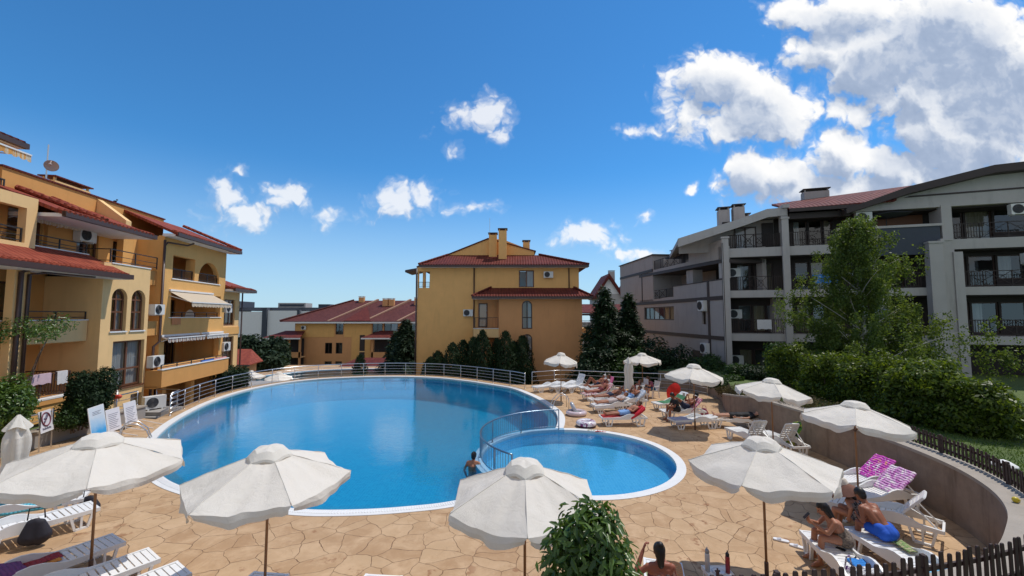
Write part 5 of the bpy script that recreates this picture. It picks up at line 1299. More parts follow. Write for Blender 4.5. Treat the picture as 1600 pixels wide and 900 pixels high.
shrub_px('conifer_bush', 'dense dark round bush below the big curtained window', 113, 176, 570, 16.3, .4, 15000, .10, LF_THUJA, 67, None, 'shrub', 8, shell=.6)
shrub_px('shrub', 'low bush at the left foot of the dense dark round bush', 92, 142, 618, 15.8, .4, 5000, .09, LF_MID, 68)
shrub_px('conifer_bush', 'dark round bush behind the railing at the far corner of the left block', 335, 389, 568, 27.6, -.9, 11000, .13, LF_THUJA, 69, None, 'shrub', 7, shell=.6)

def tree(name, label, loc, h, clumps, n, size, mat, seed, tr=.16, bark=None, group=None, **kw):
    rg = np.random.default_rng(seed); t = thing(name, label, 'tree', loc, 0, group)
    P, N = cloud_pts(clumps, n, rg, kw.pop('shell',.35)); N[:,2] += .4; leaves('crown', P, N, size, mat, t, rg, .55, False, kw.pop('droop',.4))
    mb = MB(); top = (rg.normal(0,.1), rg.normal(0,.1), h*.85); limb_mesh(mb, (0,0,-.3), top, tr, tr*.2, rg, .03, 8)
    for c in clumps:
        z0 = max(h*.15, c[2]*.6); limb_mesh(mb, (top[0]*z0/h,top[1]*z0/h,z0), (c[0],c[1],c[2]), tr*.35, tr*.08, rg)
    mb.build('trunk', bark or M_BARK, t, True); return t
# trees beyond the left block
for i, (u0, u1, vt, Y, lab) in enumerate(((372,422,516,70,'dark tree just right of the left block, before the white modern block'),(405,452,522,72,'dark tree below the white modern block, left of the far house'),(384,440,546,60,'low dark tree behind the garden house roof'),(398,444,552,64,'dark tree closest to the left end of the far house'))):
    a = D(u0, vt, Y); b = D(u1, vt, Y); w = (b.x-a.x)/2; h = a.z+7; rg = np.random.default_rng(70+i)
    tree('broadleaf_tree', lab, ((a.x+b.x)/2,Y,-7), h, [(w*.6*math.cos(k*2.4),w*.6*math.sin(k*2.4),h*rg.uniform(.45,.82),w*rg.uniform(.4,.6),w*.5,h*.2) for k in range(7)]+[(0,0,h*.5,w*.8,w*.7,h*.42)], 6500, .7, LF_FAR, 70+i, .25)

# birch behind the hedge: a narrow weeping crown
bp = D(1345, 560, 20.5); rg = np.random.default_rng(81); bt = thing('birch_tree', 'tall feathery birch with drooping twigs in front of the grey complex', 'tree', (bp.x,bp.y,1.0)); H_ = D(1338,332,20.5).z-1.0
mb = MB(); tp = limb_mesh(mb, (.55,0,-.2), (-.2,0,H_*.93), .16, .02, rg, .02, 10); limb_mesh(mb, (.5,0,1.0), (1.5,.2,4.6), .09, .02, rg, .05, 8); limb_mesh(mb, (1.1,.2,0), (2.2,.2,3.6), .07, .015, rg, .05, 8)
Ps = []
def prof(f): return np.interp(f, [0,.1,.3,.5,.7,.85,1], [2.3,3.0,3.3,3.0,2.15,1.35,.2])
boughs = []
for i in range(46):
    f = .12+.86*(i+.5)/46+rg.normal(0,.015); a = i*2.399+rg.normal(0,.35); R_ = prof(min(1,f))*rg.uniform(.45,1.15)
    if f < .45 and math.cos(a) > .2: R_ *= 1.35
    boughs.append((f*H_, a, R_))
boughs += [(2.6,.1,3.2),(3.3,-.2,3.1),(2.0,.4,3.0),(3.9,.2,2.7),(1.6,-.1,3.0),(2.4,2.9,2.7),(3.4,3.3,2.5),(1.7,3.1,2.6)]
for z, a, R_ in boughs:
    tip = np.array([R_*math.cos(a)+.1, R_*math.sin(a)*.8, z]); limb_mesh(mb, (0,0,max(.8,z-.55*R_-.3)), tuple(tip*[.85,.85,1]), .03, .005, rg)
    for j in range(int(10+6.5*R_)):
        g = rg.uniform(.12,1.12); c = np.array([tip[0]*g, tip[1]*g, z-.55*R_*(1-g)*.8])+rg.normal(0,.26,3)*[1,1,.7]; k = int(rg.uniform(40,85)); s_ = rg.uniform(0,1,k); dl = rg.uniform(.4,1.25)
        Ps.append(np.c_[c[0]*(1+.06*s_)+rg.normal(0,.085,k), c[1]*(1+.06*s_)+rg.normal(0,.085,k), c[2]+.1-dl*s_**1.4+rg.normal(0,.05,k)])
P = np.concatenate(Ps); P = P[P[:,2] > .3]; leaves('crown', P, rg.normal(0,1,P.shape), .115, LF_BIRCH, bt, rg, .6, False, 1.6); mb.build('trunk', M_BIRCH, bt, True)

# long hedge on the lawn
hp = catmull([Vector(p) for p in ((13.5,21.0,1.05),(13.5,18.6,1.05),(13.3,16.2,1.05),(13.5,14.0,1.05),(13.9,12.4,1.05))], 5, False); o = hp[0]
rnd = random.Random(12)
SHR = [('leafy laurel shrub of the hedge row, just right of the darker round bush',0,.30,2.15,LF_HEDGE),('laurel shrub of the hedge row below the birch trunk',.24,.52,1.95,LF_HEDGE),('wide laurel shrub in the middle of the hedge row, its top in the sun',.46,.74,2.12,LF_HEDGE),('laurel shrub of the hedge row, second from its right end',.68,.90,1.9,LF_HEDGE),('low laurel shrub at the right end of the hedge row, by the open lawn',.88,1.0,1.45,LF_HEDGE)]
for j, (lab, f0, f1, top0, lm_) in enumerate(SHR):
    seg = [q for i, q in enumerate(hp) if f0 <= i/(len(hp)-1) <= f1]; o = seg[len(seg)//2]; cl = []
    for i, q in enumerate(seg):
        e = 1-.32*abs((i+.5)/len(seg)-.5)**1.5*2; top = top0*e*rnd.uniform(.9,1.08)
        for k in range(3): cl.append((q.x-o.x+rnd.uniform(-.3,.5), q.y-o.y+rnd.uniform(-.35,.35), top*(.26+.27*k), rnd.uniform(.6,.85), rnd.uniform(.5,.75), top*.27))
        for k in range(2): cl.append((q.x-o.x+rnd.uniform(-.5,.7), q.y-o.y+rnd.uniform(-.4,.4), top*rnd.uniform(.9,1.06), .28, .28, .26))
    bush('laurel_shrub', lab, 'shrub', tuple(o), cl, 13000, .14, lm_, 90+j*11, 9, None, 'laurel shrubs in a hedge row on the lawn', .45, False, .25, .42)
shrub_px('shrub', 'round darker green bush at the far left end of the long hedge', 1200, 1268, 536, 21.2, 1.0, 9000, .15, LF_MID, 91, 1.4, 'shrub', 8)
lh = [Vector(p) for p in ((10.75,20.6,.62),(10.5,18.2,1.0),(10.7,16.0,1.1),(10.85,13.8,1.12))]; cl = []
for a in resample(catmull(lh, 6, False), .5): cl.append((a.x-lh[0].x+rnd.uniform(-.1,.1), a.y-lh[0].y, a.z-lh[0].z+.28, .38, .42, .34))
bush('low_hedge', 'low brownish hedge on top of the curved retaining wall', 'hedge', tuple(lh[0]), cl, 9000, .06, LF_DRY, 92, 14, None, None, .5, False, .1, .5)
# climber on the columns at the left edge
s, z = A.W(24, 500, .1); vp = A.world(s, .05, 1.2); cl = [(0,0,3.0,.75,.5,.38),(-.6,-.2,2.9,.6,.4,.35),(.7,.1,2.75,.5,.35,.25),(-.2,-.5,2.7,.5,.5,.25),(.3,.6,2.85,.5,.6,.3),(0,1.3,3.1,.5,.6,.4)]
bush('climbing_vine', 'leafy climbing vine around the two columns at the left edge', 'vine', tuple(vp), cl, 1500, .11, LF_FICUS, 95, 5)
p = D(1340, 545, 17); bush('sprig_shrub', 'thin pale sprigs standing out above the middle of the long hedge', 'shrub', (p.x-.1,p.y,1.1), [(0,0,1.9,.35,.3,.55),(.25,.1,2.15,.2,.2,.35),(-.25,0,2.05,.22,.2,.35),(0,0,1.1,.4,.3,.6)], 700, .10, LF_BIRCH, 96, 6)
# ------------------------------------------------------------------ umbrellas
def canopy_mesh(Rr, zt, drop, seed, val=.16, nseg=6, inner=.17):
    rnd = random.Random(seed); m = MB(); nr, nw = 14, 16
    for i in range(nseg):
        a0, a1 = 2*PI*i/nseg, 2*PI*(i+1)/nseg; c0 = Vector((math.cos(a0),math.sin(a0),0)); c1 = Vector((math.cos(a1),math.sin(a1),0)); rows = []
        ph = rnd.uniform(0,6); sg = rnd.uniform(.05,.10)
        for j in range(nr+1):
            t = inner + (1-inner)*j/nr; row = []
            for k in range(nw+1):
                w = k/nw; p = (c0*(1-w)+c1*w)*Rr*t; f = 4*w*(1-w)
                z = zt - drop*(t**1.12) - sg*f*t*(.6+.4*t) + .016*f*math.sin(7*t+ph+5*w)*t + .010*f*math.sin(19*w+ph*2+3*t)*t + .045*f*t*noise.noise((p.x*2.2+seed*3,p.y*2.2,seed)) + .02*t*noise.noise((p.x*5+seed,p.y*5,ph))
                row.append(Vector((p.x,p.y,z)))
            rows.append(row)
        for A_, B_ in zip(rows, rows[1:]): m.strip(A_, B_)
        m.tube([r_[0]+Vector((0,0,.003)) for r_ in rows], .0055, 5)
        e = rows[-1]; g = .035; lo = []; mid = []
        for k in range(nw+1):
            w = k/nw; p = e[k]; out = Vector((p.x,p.y,0)).normalized(); q = g + (1-2*g)*w; pp = e[0]*(1-q)+e[-1]*q; pp.z = p.z
            h = val*(.62+.38*math.sin(PI*w)**.5) + .012*math.sin(11*w+ph)
            sw = .028*math.sin(9*w+ph)+.015*math.sin(23*w+ph)
            mid.append(pp + out*(.012+sw*.5)+Vector((0,0,-h*.5))); lo.append(pp + out*(.0+sw)+Vector((0,0,-h)))
        m.strip(e, mid); m.strip(mid, lo)
    return m
def umbrella(label, x, y, rot, Rr=1.2, zt=2.4, drop=.5, tilt=(0,0), seed=1, pole=None, z0=0.0, near=False, group='open white umbrellas round the pool'):
    t = thing('umbrella', label, 'umbrella', (x,y,z0), 0, group)
    pm = pole or M_POLEW
    MB().tube([(0,0,.0),(0,0,zt-.02)], .021, 10).build('pole', pm, t, True)
    MB().lathe([(.034,-.02),(.034,.34),(.03,.36),(.023,.36)], 12).build('base_sleeve', M_DARKPOLE, t, True)
    M = Matrix.Translation((0,0,zt-.45)) @ Matrix.Rotation(tilt[0],4,'X') @ Matrix.Rotation(tilt[1],4,'Y') @ Matrix.Translation((0,0,-zt+.45)) @ Matrix.Rotation(rot,4,'Z')
    c = canopy_mesh(Rr, zt, drop, seed); c.v = [tuple(M @ Vector(p)) for p in c.v]; co = c.build('canopy', M_CLOTHW, t, True)
    v = MB(); n = 6; rnd = random.Random(seed+7); rv = Rr*.27; rows = []
    for j, (f, dz) in enumerate(((.02,.075),(.35,.055),(.7,.02),(1.0,-.045),(1.03,-.085))):
        row = []
        for k in range(36):
            a = 2*PI*k/36; w = (k%6)/6; ch = math.cos(PI/6)/math.cos((w-.5)*PI/3); puff = .035*math.sin(PI*w)*f + .008*math.sin(5*a+seed)*f
            row.append(Vector((rv*f*ch*math.cos(a), rv*f*ch*math.sin(a), zt+dz-.0*f+puff-(drop*.10 if j > 2 else 0))))
        rows.append(row)
    for A_, B_ in zip(rows, rows[1:]): v.strip(A_, B_, True)
    v.v = [tuple(M @ Vector(p)) for p in v.v]; v.build('vent_cap', M_CLOTHW, co, True)
    for i in range(6):
        a = 2*PI*i/6; r = MB(); p0 = M @ Vector((.03*math.cos(a),.03*math.sin(a),zt-.06)); p1 = M @ Vector((Rr*.985*math.cos(a),Rr*.985*math.sin(a),zt-drop-.012)); r.bar(p0,p1,.014,.02)
        p2 = M @ Vector((Rr*.5*math.cos(a),Rr*.5*math.sin(a),zt-drop*.46-.02)); r.bar(Vector((.03*math.cos(a),.03*math.sin(a),zt-.62)),p2,.012,.016); r.build('rib', pm, t)
    MB().lathe([(.03,zt-.66),(.04,zt-.64),(.04,zt-.58),(.025,zt-.56)], 10).build('hub', M_DARKPOLE, t, True)
    return t
UMB = [('white umbrella at the left front, its brown pole among empty loungers',-7.36,7.58,R(10),1.36,2.44,.42,(R(1),R(2)),1),
 ('creased white umbrella second from the left along the front, over the pool edge',-3.95,6.95,R(13),1.26,2.42,.44,(R(1),R(0)),2),
 ('white umbrella third from the left, partly behind the leafy shrub',.19,6.42,R(-30),1.2,2.38,.46,(0,0),3),
 ('white umbrella at the right front beside the woman with a phone',4.40,7.5,R(-14),1.22,2.40,.40,(R(0),R(-1)),4),
 ('white umbrella standing by the curved wall next to the magenta towels',8.36,10.35,R(-8),1.2,2.46,.38,(R(-2),R(6)),5),
 ('white umbrella before the hedge, over the white chair backs',8.72,14.2,R(12),1.14,2.45,.38,(0,R(5)),6),
 ('wide white umbrella casting its shade on the sunbathers at the far right',7.42,17.2,R(0),1.2,2.58,.42,(0,R(4)),7),
 ('small white umbrella at the far corner, before the middle building',2.66,22.9,R(20),1.0,2.55,.42,(0,R(4)),8),
 ('white umbrella partly behind the closed one at the far end',7.5,24.2,R(5),1.12,2.42,.38,(0,0),9)]
for i, q in enumerate(UMB): umbrella(*q)
for i, (x, y, lab) in enumerate(((-21.6,39.0,'white umbrella on the lower terrace, seen below the railing'),(-25.0,40.2,'small white umbrella at the left end of the lower terrace'))): umbrella(lab, x, y, R(20*i), 1.3, 2.4, .5, (0,0), 12+i, M_DARKPOLE, -3.05, False, 'umbrellas on the lower terrace')

def closed_umbrella(label, x, y, zt, seed, zb=.75):
    t = thing('closed_umbrella', label, 'umbrella', (x,y,0)); rnd = random.Random(seed)
    MB().tube([(0,0,0),(0,0,zt)], .021, 8).build('pole', plain('white_pole',(.6,.6,.58),.5), t, True)
    MB().lathe([(.23,0),(.23,.05),(.06,.08),(.04,.3),(.03,.3)], 16).build('base', M_GRAV, t, True)
    m = MB(); rows = []
    for j in range(15):
        f = j/14; z = zt+.03-(zt-zb)*f; r = .02+.19*min(1,f*3.2)**.7 - .035*math.exp(-((f-.62)/.09)**2) + .05*max(0,f-.72)
        rows.append([Vector((r*(1+.24*math.sin(6*a+.6*math.sin(5*f+seed)))*math.cos(a), r*(1+.24*math.sin(6*a+.6*math.sin(5*f+seed)))*math.sin(a), z-.05*f*(1+math.sin(3*a+seed)))) for a in [2*PI*k/40 for k in range(40)]])
    for A_, B_ in zip(rows, rows[1:]): m.strip(A_, B_, True)
    c = m.build('folded_canopy', M_CLOTHW, t, True)
    v = MB(); rows = []
    for j in range(5):
        f = j/4; rows.append([Vector(((.02+.19*f)*(1+.15*math.sin(6*a+seed))*math.cos(a), (.02+.19*f)*(1+.15*math.sin(6*a+seed))*math.sin(a), zt+.06-.30*f-.05*math.sin(3*a+1)*f)) for a in [2*PI*k/36 for k in range(36)]])
    for A_, B_ in zip(rows, rows[1:]): v.strip(A_, B_, True)
    v.build('vent_cap', M_CLOTHW, c, True); 
    MB().tube([(.15*math.cos(a),.15*math.sin(a),zt-(zt-zb)*.62) for a in [2*PI*k/16 for k in range(16)]], .012, 5, True).build('tie_strap', M_CLOTHW, c, True)
    return t
closed_umbrella('closed white umbrella by the left lawn behind the left front umbrella', -11.35, 9.75, 2.28, 3, .7)
closed_umbrella('closed cream umbrella among the sunbathers at the far end', 6.1, 22.0, 2.4, 5, .82)

# ------------------------------------------------------------------ sun loungers
SEATZ, HINGE, BACKL = .36, 1.2, .74
def lounger(label, x, y, deg, back=0.0, z0=0.0, group='white plastic sun loungers'):
    t = thing('sun_lounger', label, 'sun lounger', (x,y,z0), R(deg), group)
    seat = MB()
    for k in range(12):
        xx = .05+k*.098; seat.box(xx,xx+.078,-.27,.27,SEATZ-.03+.012*math.sin(k*.6),SEATZ-.008+.012*math.sin(k*.6))
    seat.box(.0,.045,-.30,.30,SEATZ-.06,SEATZ+.0); seat.box(.06,1.22,-.02,.02,SEATZ-.055,SEATZ-.031)
    seat.build('seat', M_PLASTIC, t)
    for sg in (-1, 1):
        pr = [(.0,.29),(.0,.365),(.5,.372),(.78,.385),(.92,.43),(1.06,.49),(1.2,.515),(1.34,.50),(1.47,.445),(1.58,.39),(1.92,.365),(1.94,.30),(1.55,.29),(.9,.275)]
        y0, y1 = (.275,.318) if sg > 0 else (-.318,-.275)
        MB().prism(pr, y0, y1, 'y').build('side_rail', M_PLASTIC, t)
        for xx, w in ((.12,.34),(1.42,.40)):
            leg = MB(); ys = (y0+y1)/2; A_ = [(xx,.30),(xx+.07,.02),(xx+w-.07,.02),(xx+w,.30)]
            for a, b in ((0,1),(1,2),(2,3)): leg.bar((A_[a][0],ys,A_[a][1]),(A_[b][0],ys,A_[b][1]),.042,.05,(0,1,0))
            leg.bar((xx+w/2,ys,.03),(xx+w/2,ys,.29),.036,.03,(0,1,0)); leg.build('leg', M_PLASTIC, t)
    MB().box(1.9,1.94,-.274,.274,.29,.355).build('end_bar', M_PLASTIC, t)
    M = Matrix.Translation((HINGE,0,SEATZ)) @ Matrix.Rotation(-back,4,'Y'); b = MB()
    for k in range(7): b.box(.05+k*.092,.05+k*.092+.072,-.235,.235,-.02,.004,M)
    b.box(.0,.045,-.262,.262,-.03,.01,M); b.prism([(.68,-.262),(.715,-.262),(.74,-.22),(.75,-.1),(.75,.1),(.74,.22),(.715,.262),(.68,.262)],-.03,.012,'z',M)
    for sg in (-1,1): b.box(.045,.68,sg*.25-.014,sg*.25+.014,-.03,.012,M)
    for k in (2,5): b.box(.05,.69,-.1 if k == 2 else .06,-.06 if k == 2 else .1,-.034,-.021,M)
    bo = b.build('backrest', M_PLASTIC, t)
    if back > .15:
        s = MB(); top = M @ Vector((.45,0,-.03))
        for sg in (-1,1): s.bar((top.x,sg*.2,top.z),(min(1.86,top.x+.30*math.sin(back)+.12),sg*.22,.31),.03,.022)
        s.bar((top.x,-.2,top.z),(top.x,.2,top.z),.03,.02); s.build('support_strut', M_PLASTIC, t)
    return t
def place(lt, p):
    return Matrix.Translation(lt.location) @ Matrix.Rotation(lt.rotation_euler.z,4,'Z') @ Vector(p)

def spread_towel(label, lt, back, x0, x1, y0, y1, mat, drop=(0,0), name='towel', group=None, lift=.0):
    """a towel lying along a lounger: x runs on over the hinge and up the backrest"""
    def at(s, y):
        if s <= HINGE: return Vector((s,y,SEATZ+.024))
        q = s-HINGE; return Vector((HINGE+q*math.cos(back)-.034*math.sin(back), y, SEATZ+q*math.sin(back)+.034*math.cos(back)))
    m = MB(); n = max(6, int((x1-x0)/.06)); rows = []; k = 8
    for i in range(n+1):
        s = x0+(x1-x0)*i/n; row = []
        if drop[0]: 
            p = at(s,y0); row += [p+Vector((0,-.05-.01*math.sin(s*15),-drop[0]*(.9+.1*math.sin(s*9)))), p+Vector((0,-.04,-drop[0]*.4))]
        row += [at(s, y0+(y1-y0)*j/k)+Vector((0,0,.008*math.sin(s*17+j*1.3)+.006*math.sin(j*2.1+s*5)+lift)) for j in range(k+1)]
        if drop[1]:
            p = at(s,y1); row += [p+Vector((0,.04,-drop[1]*.4)), p+Vector((0,.05+.01*math.sin(s*13),-drop[1]*(.9+.1*math.sin(s*11))))]
        rows.append(row)
    for A_, B_ in zip(rows, rows[1:]): m.strip(A_, B_)
    me = m.mesh(name, True); me.materials.append(mat); o = link(name, me); md = o.modifiers.new('thickness','SOLIDIFY'); md.thickness = .012; md.offset = 1
    o.location = lt.location; o.rotation_euler = lt.rotation_euler
    return tag(o, label, 'towel', group)

G1 = 'white plastic sun loungers'
L0 = lounger('empty white lounger with a turquoise towel at the left edge', -10.15, 10.25, -146, .0)
L1 = lounger('empty white lounger with the black bag hung on its side, left edge', -9.42, 9.72, -121, .0)
L2 = lounger('white lounger under the left front umbrella with a red and orange towel', -7.55, 8.3, -119, .25)
L3 = lounger('empty white lounger just right of the left front umbrella pole', -6.42, 7.78, -124, .0)
L4 = lounger('empty white lounger at the bottom edge, right of the left front umbrella', -5.55, 7.36, -124, .0)
L5 = lounger('white lounger end at the foot of the second umbrella pole', -3.98, 7.2, -97, .0)
L6 = lounger('white lounger end showing at the bottom between the second and third umbrellas', -2.1, 7.14, -95, .0)
R1 = lounger('white lounger the woman with the phone sits on', 6.02, 8.52, -101, .0)
R2 = lounger('white lounger the man in blue shorts sits on', 6.98, 8.72, -91, .0)
R3 = lounger('empty white lounger with its backrest raised beside the curved wall', 7.42, 10.12, -47, .88)
R4a = lounger('white lounger by the wall with the bright magenta towel, the one farther away', 8.12, 11.2, 3, .70)
R4b = lounger('white lounger by the wall with the paler violet towel, the one nearer', 7.85, 10.25, 8, .68)
R5 = lounger('white lounger with a lime towel over its high backrest, seen from behind', 9.25, 15.8, -84, 1.05)
R6 = lounger('white lounger with an empty high backrest, left of the lime towel', 8.45, 16.3, -84, 1.0)
c1 = lounger('empty white lounger at the left end of the far group, by the pool', 1.35, 25.4, 32, .22)
c2 = lounger('empty white lounger behind the pole of the small far umbrella', 2.35, 25.5, 35, .25)
c3 = lounger('empty white lounger with a steep backrest right of the small umbrella', 3.15, 25.3, 38, 1.05)
l1 = lounger('white lounger with a red striped towel and a tanned sunbather', 3.85, 23.1, 16, .75)
l1b = lounger('white lounger with a pink towel over its backrest, behind the tanned sunbather', 4.35, 24.7, 12, 1.0)
l2 = lounger('white lounger with the sunbather in a pale shirt', 3.85, 20.3, 12, .35)
l2b = lounger('white lounger of the man looking at his phone', 4.95, 21.3, 12, .65)
l3 = lounger('white lounger of the sunbather in light blue shorts, nearest of the far group', 3.75, 18.0, 2, .55)
l4 = lounger('white lounger with a green towel below the red parasol', 7.0, 20.7, 18, .6)
l5 = lounger('white lounger with a pale towel in the shade of the wide umbrella', 6.55, 17.5, 6, .12)
l5b = lounger('white lounger of the reader in the black cap', 6.75, 19.1, 3, .75)
l6 = lounger('white lounger of the sleeper at the right end of the far group', 8.3, 17.9, -20, .1)
F1 = lounger('white lounger at the bottom edge with green and orange towels', 2.62, 7.55, -106, .2)

T = plain
spread_towel('turquoise towel on the lounger at the left edge', L0, 0, .35,1.9,-.28,.28, T('turquoise_cloth',(.10,.42,.52),.95,.15,6), (.1,.1))
spread_towel('red towel on the lounger under the left front umbrella', L2, .25, .75,1.9,-.27,.0, T('red_cloth',(.30,.035,.05),.95,.15,6), (.2,0))
spread_towel('orange towel beside the red one under the left front umbrella', L2, .25, .8,1.85,.01,.14, T('amber_cloth',(.62,.26,.06),.95,.15,6))
spread_towel('purple towel heaped over the lounger at the lower left corner', L2, .25, 1.2,1.9,-.3,.3, T('purple_cloth',(.17,.06,.19),.95,.25,9), (.25,.25), lift=.05)
MAG = blotch('magenta_pattern', [(.75,.62,.70),(.45,.03,.36),(.62,.08,.50),(.70,.30,.20),(.8,.7,.75)], 7)
VIO = blotch('violet_pattern', [(.75,.66,.74),(.58,.30,.58),(.42,.10,.40),(.72,.6,.7)], 6)
spread_towel('bright magenta towel on the raised backrest by the wall', R4a, .70, 1.2,1.97,-.26,.26, MAG, (.05,.05))
spread_towel('pale violet towel on the nearer raised backrest by the wall', R4b, .68, 1.2,1.97,-.26,.26, VIO, (.05,.05))
spread_towel('lime and green towel draped over a high backrest before the hedge', R5, 1.05, .8,1.98,.05,.30, blotch('lime_pattern',[(.45,.55,.05),(.10,.35,.08),(.03,.04,.03),(.5,.6,.1)],4), (0,.25))
spread_towel('red striped towel under the tanned sunbather', l1, .75, .0,1.9,-.28,.28, striped('red_stripe',(.42,.05,.09),(.72,.66,.66),.11,.95,0,0), (.12,.12))
spread_towel('pink towel over a raised backrest in the far group', l1b, 1.0, 1.2,1.98,-.3,.3, T('pink_cloth',(.60,.14,.30),.95,.15,6), (.2,.2))
spread_towel('white towel under the sunbather in a pale shirt', l2, .35, .0,1.0,-.29,.29, T('white_cloth',(.72,.71,.72),.95,.08,6), (.22,.22))
spread_towel('pale blue striped towel behind the man with the phone', l2b, .65, 1.2,1.96,-.3,.3, striped('blue_stripe',(.30,.42,.62),(.72,.73,.76),.09,.95,0,0), (.2,.2))
spread_towel('red towel behind the head of the nearest far sunbather', l3, .55, 1.25,1.96,-.29,.29, T('scarlet_cloth',(.58,.02,.04),.95,.12,6), (.15,.05))
spread_towel('dark red towel under the legs of the nearest far sunbather', l3, .55, .05,1.0,-.26,.26, T('crimson_cloth',(.40,.03,.03),.95,.12,6), (.05,.05))
spread_towel('green towel on the lounger below the red parasol', l4, .6, .3,1.7,-.27,.27, T('green_cloth',(.06,.20,.10),.95,.15,6), (.12,.12))
spread_towel('lilac grey towel hanging at the foot of the shaded lounger', l5, .12, .05,.75,-.28,.28, T('lilac_cloth',(.45,.44,.55),.95,.15,6), (.2,.2))
spread_towel('pink patterned towel behind the reader in the black cap', l5b, .75, 1.25,1.96,-.28,.28, blotch('pink_pattern',[(.5,.1,.18),(.65,.4,.45),(.4,.05,.1)],6), (.1,.1))
spread_towel('tan towel under the sleeper at the right end', l6, .1, .1,1.85,-.27,.27, blotch('tan_pattern',[(.45,.32,.2),(.62,.55,.48),(.25,.15,.1)],7), (.12,.12))
spread_towel('green patterned towel at the bottom edge beside the seated woman', F1, .2, .2,1.6,-.27,.1, blotch('green_pattern',[(.30,.45,.15),(.55,.60,.35),(.15,.30,.12)],6), (.1,0))
spread_towel('orange towel at the bottom edge beside the seated woman', F1, .2, .05,.75,-.1,.28, T('apricot_cloth',(.66,.30,.12),.95,.15,6), (0,.1), lift=.012)
spread_towel('bright blue towel on the lounger beside the sunglasses', R1, 0, .95,1.5,.0,.27, T('cobalt_cloth',(.03,.22,.62),.95,.2,8), (0,.06))
spread_towel('black and white cloth crumpled on the nearest right lounger', R1, 0, 1.3,1.75,-.1,.30, blotch('zebra_pattern',[(.05,.05,.06),(.7,.7,.7),(.12,.13,.16),(.6,.6,.62)],12), (0,.05), lift=.04)
spread_towel('light blue towel at the head of the lounger of the man in blue shorts', R2, 0, 1.35,1.85,-.1,.30, T('sky_cloth',(.22,.50,.70),.95,.15,6), (0,.2))
spread_towel('green cloth beside the man in blue shorts', R2, 0, .62,1.0,.12,.32, blotch('olive_pattern',[(.2,.3,.1),(.4,.35,.2),(.08,.08,.06)],9), (0,.12), lift=.03)
# ------------------------------------------------------------------ people
def capsule(m, p0, p1, r0, r1, n=12):
    p0 = Vector(p0); p1 = Vector(p1); d = p1-p0; L = max(d.length, 1e-4); d = d/L
    pts = []; rs = []
    for k in range(5):
        a = PI/2*k/5; pts.append(p0-d*r0*math.cos(a)); rs.append(max(r0*math.sin(a), r0*.06))
    for k in range(5): pts.append(p0+d*L*k/4); rs.append(r0+(r1-r0)*k/4)
    for k in range(1,6):
        a = PI/2*k/5; pts.append(p1+d*r1*math.sin(a)); rs.append(max(r1*math.cos(a), r1*.06))
    m.tube(pts, rs, n)

def remesh(mb, voxel, it=6, smooth=.5):
    me = bpy.data.meshes.new('tmp'); me.from_pydata(mb.v, [], mb.f)
    o = bpy.data.objects.new('tmp', me); COL.objects.link(o)
    r = o.modifiers.new('r','REMESH'); r.mode = 'VOXEL'; r.voxel_size = voxel
    s = o.modifiers.new('s','SMOOTH'); s.factor = smooth; s.iterations = it
    dg = bpy.context.evaluated_depsgraph_get(); dg.update()
    out = bpy.data.meshes.new_from_object(o.evaluated_get(dg))
    bpy.data.objects.remove(o); bpy.data.meshes.remove(me)
    v = [tuple(q.co) for q in out.vertices]; f = [tuple(p.vertices) for p in out.polygons]; bpy.data.meshes.remove(out)
    k = MB(); k.v = v; k.f = f; return k

def skinmat(name, col):
    if name in MATS: return MATS[name]
    m, nt, p = new_mat(name); co = nt.coord(); n = nt.noise(co, 7, 5, .6); n2 = nt.noise(co, 60, 3, .6)
    c = nt.mix(n, (col[0]*.86,col[1]*.80,col[2]*.78,1), (min(1,col[0]*1.12),col[1]*1.1,col[2]*1.08,1))
    nt.set(p.inputs['Base Color'], c); nt.set(p.inputs['Roughness'], .48); nt.set(p.inputs['Specular IOR Level'], .4)
    p.inputs['Subsurface Weight'].default_value = .12; p.inputs['Subsurface Radius'].default_value = (.012,.005,.003); p.inputs['Subsurface Scale'].default_value = 1.0
    nt.set(p.inputs['Normal'], nt.bump(n2, .12, .003)); MATS[name] = m; return m

def frame(f, up):
    f = Vector(f).normalized(); up = Vector(up); up = (up-f*up.dot(f)).normalized(); l = up.cross(f)
    return f, l, up

def fingers(m, wr, d, pn, side, curl, s=1.0):
    """four unequal fingers and a thumb closing from a palm"""
    d = Vector(d).normalized(); pn = Vector(pn); pn = (pn-d*pn.dot(d)).normalized(); sd = d.cross(pn)*side
    for k, (off, L) in enumerate(((.031,.062),(.011,.072),(-.010,.067),(-.029,.052))):
        p = wr+d*.088*s+sd*off*s; pts = [wr+d*.06*s+sd*off*.8*s, p]; a = 0
        for j, q in enumerate((.45,.32,.25)):
            a += curl*(.8+.12*k); dd = d*math.cos(a)+pn*math.sin(a); p = p+dd*L*q*s; pts.append(p)
        m.tube(pts, [.0095*s,.0092*s,.0085*s,.0078*s,.0055*s], 7)
    p = wr+d*.028*s+sd*.026*s; q = p+(d*.5+sd*.75+pn*.25).normalized()*.04*s; r = q+(d*.85+sd*.15+pn*.45).normalized()*.034*s
    m.tube([p-sd*.012*s,p,q,r,r+(r-q)*.3], [.013*s,.0125*s,.0105*s,.0085*s,.005*s], 7)

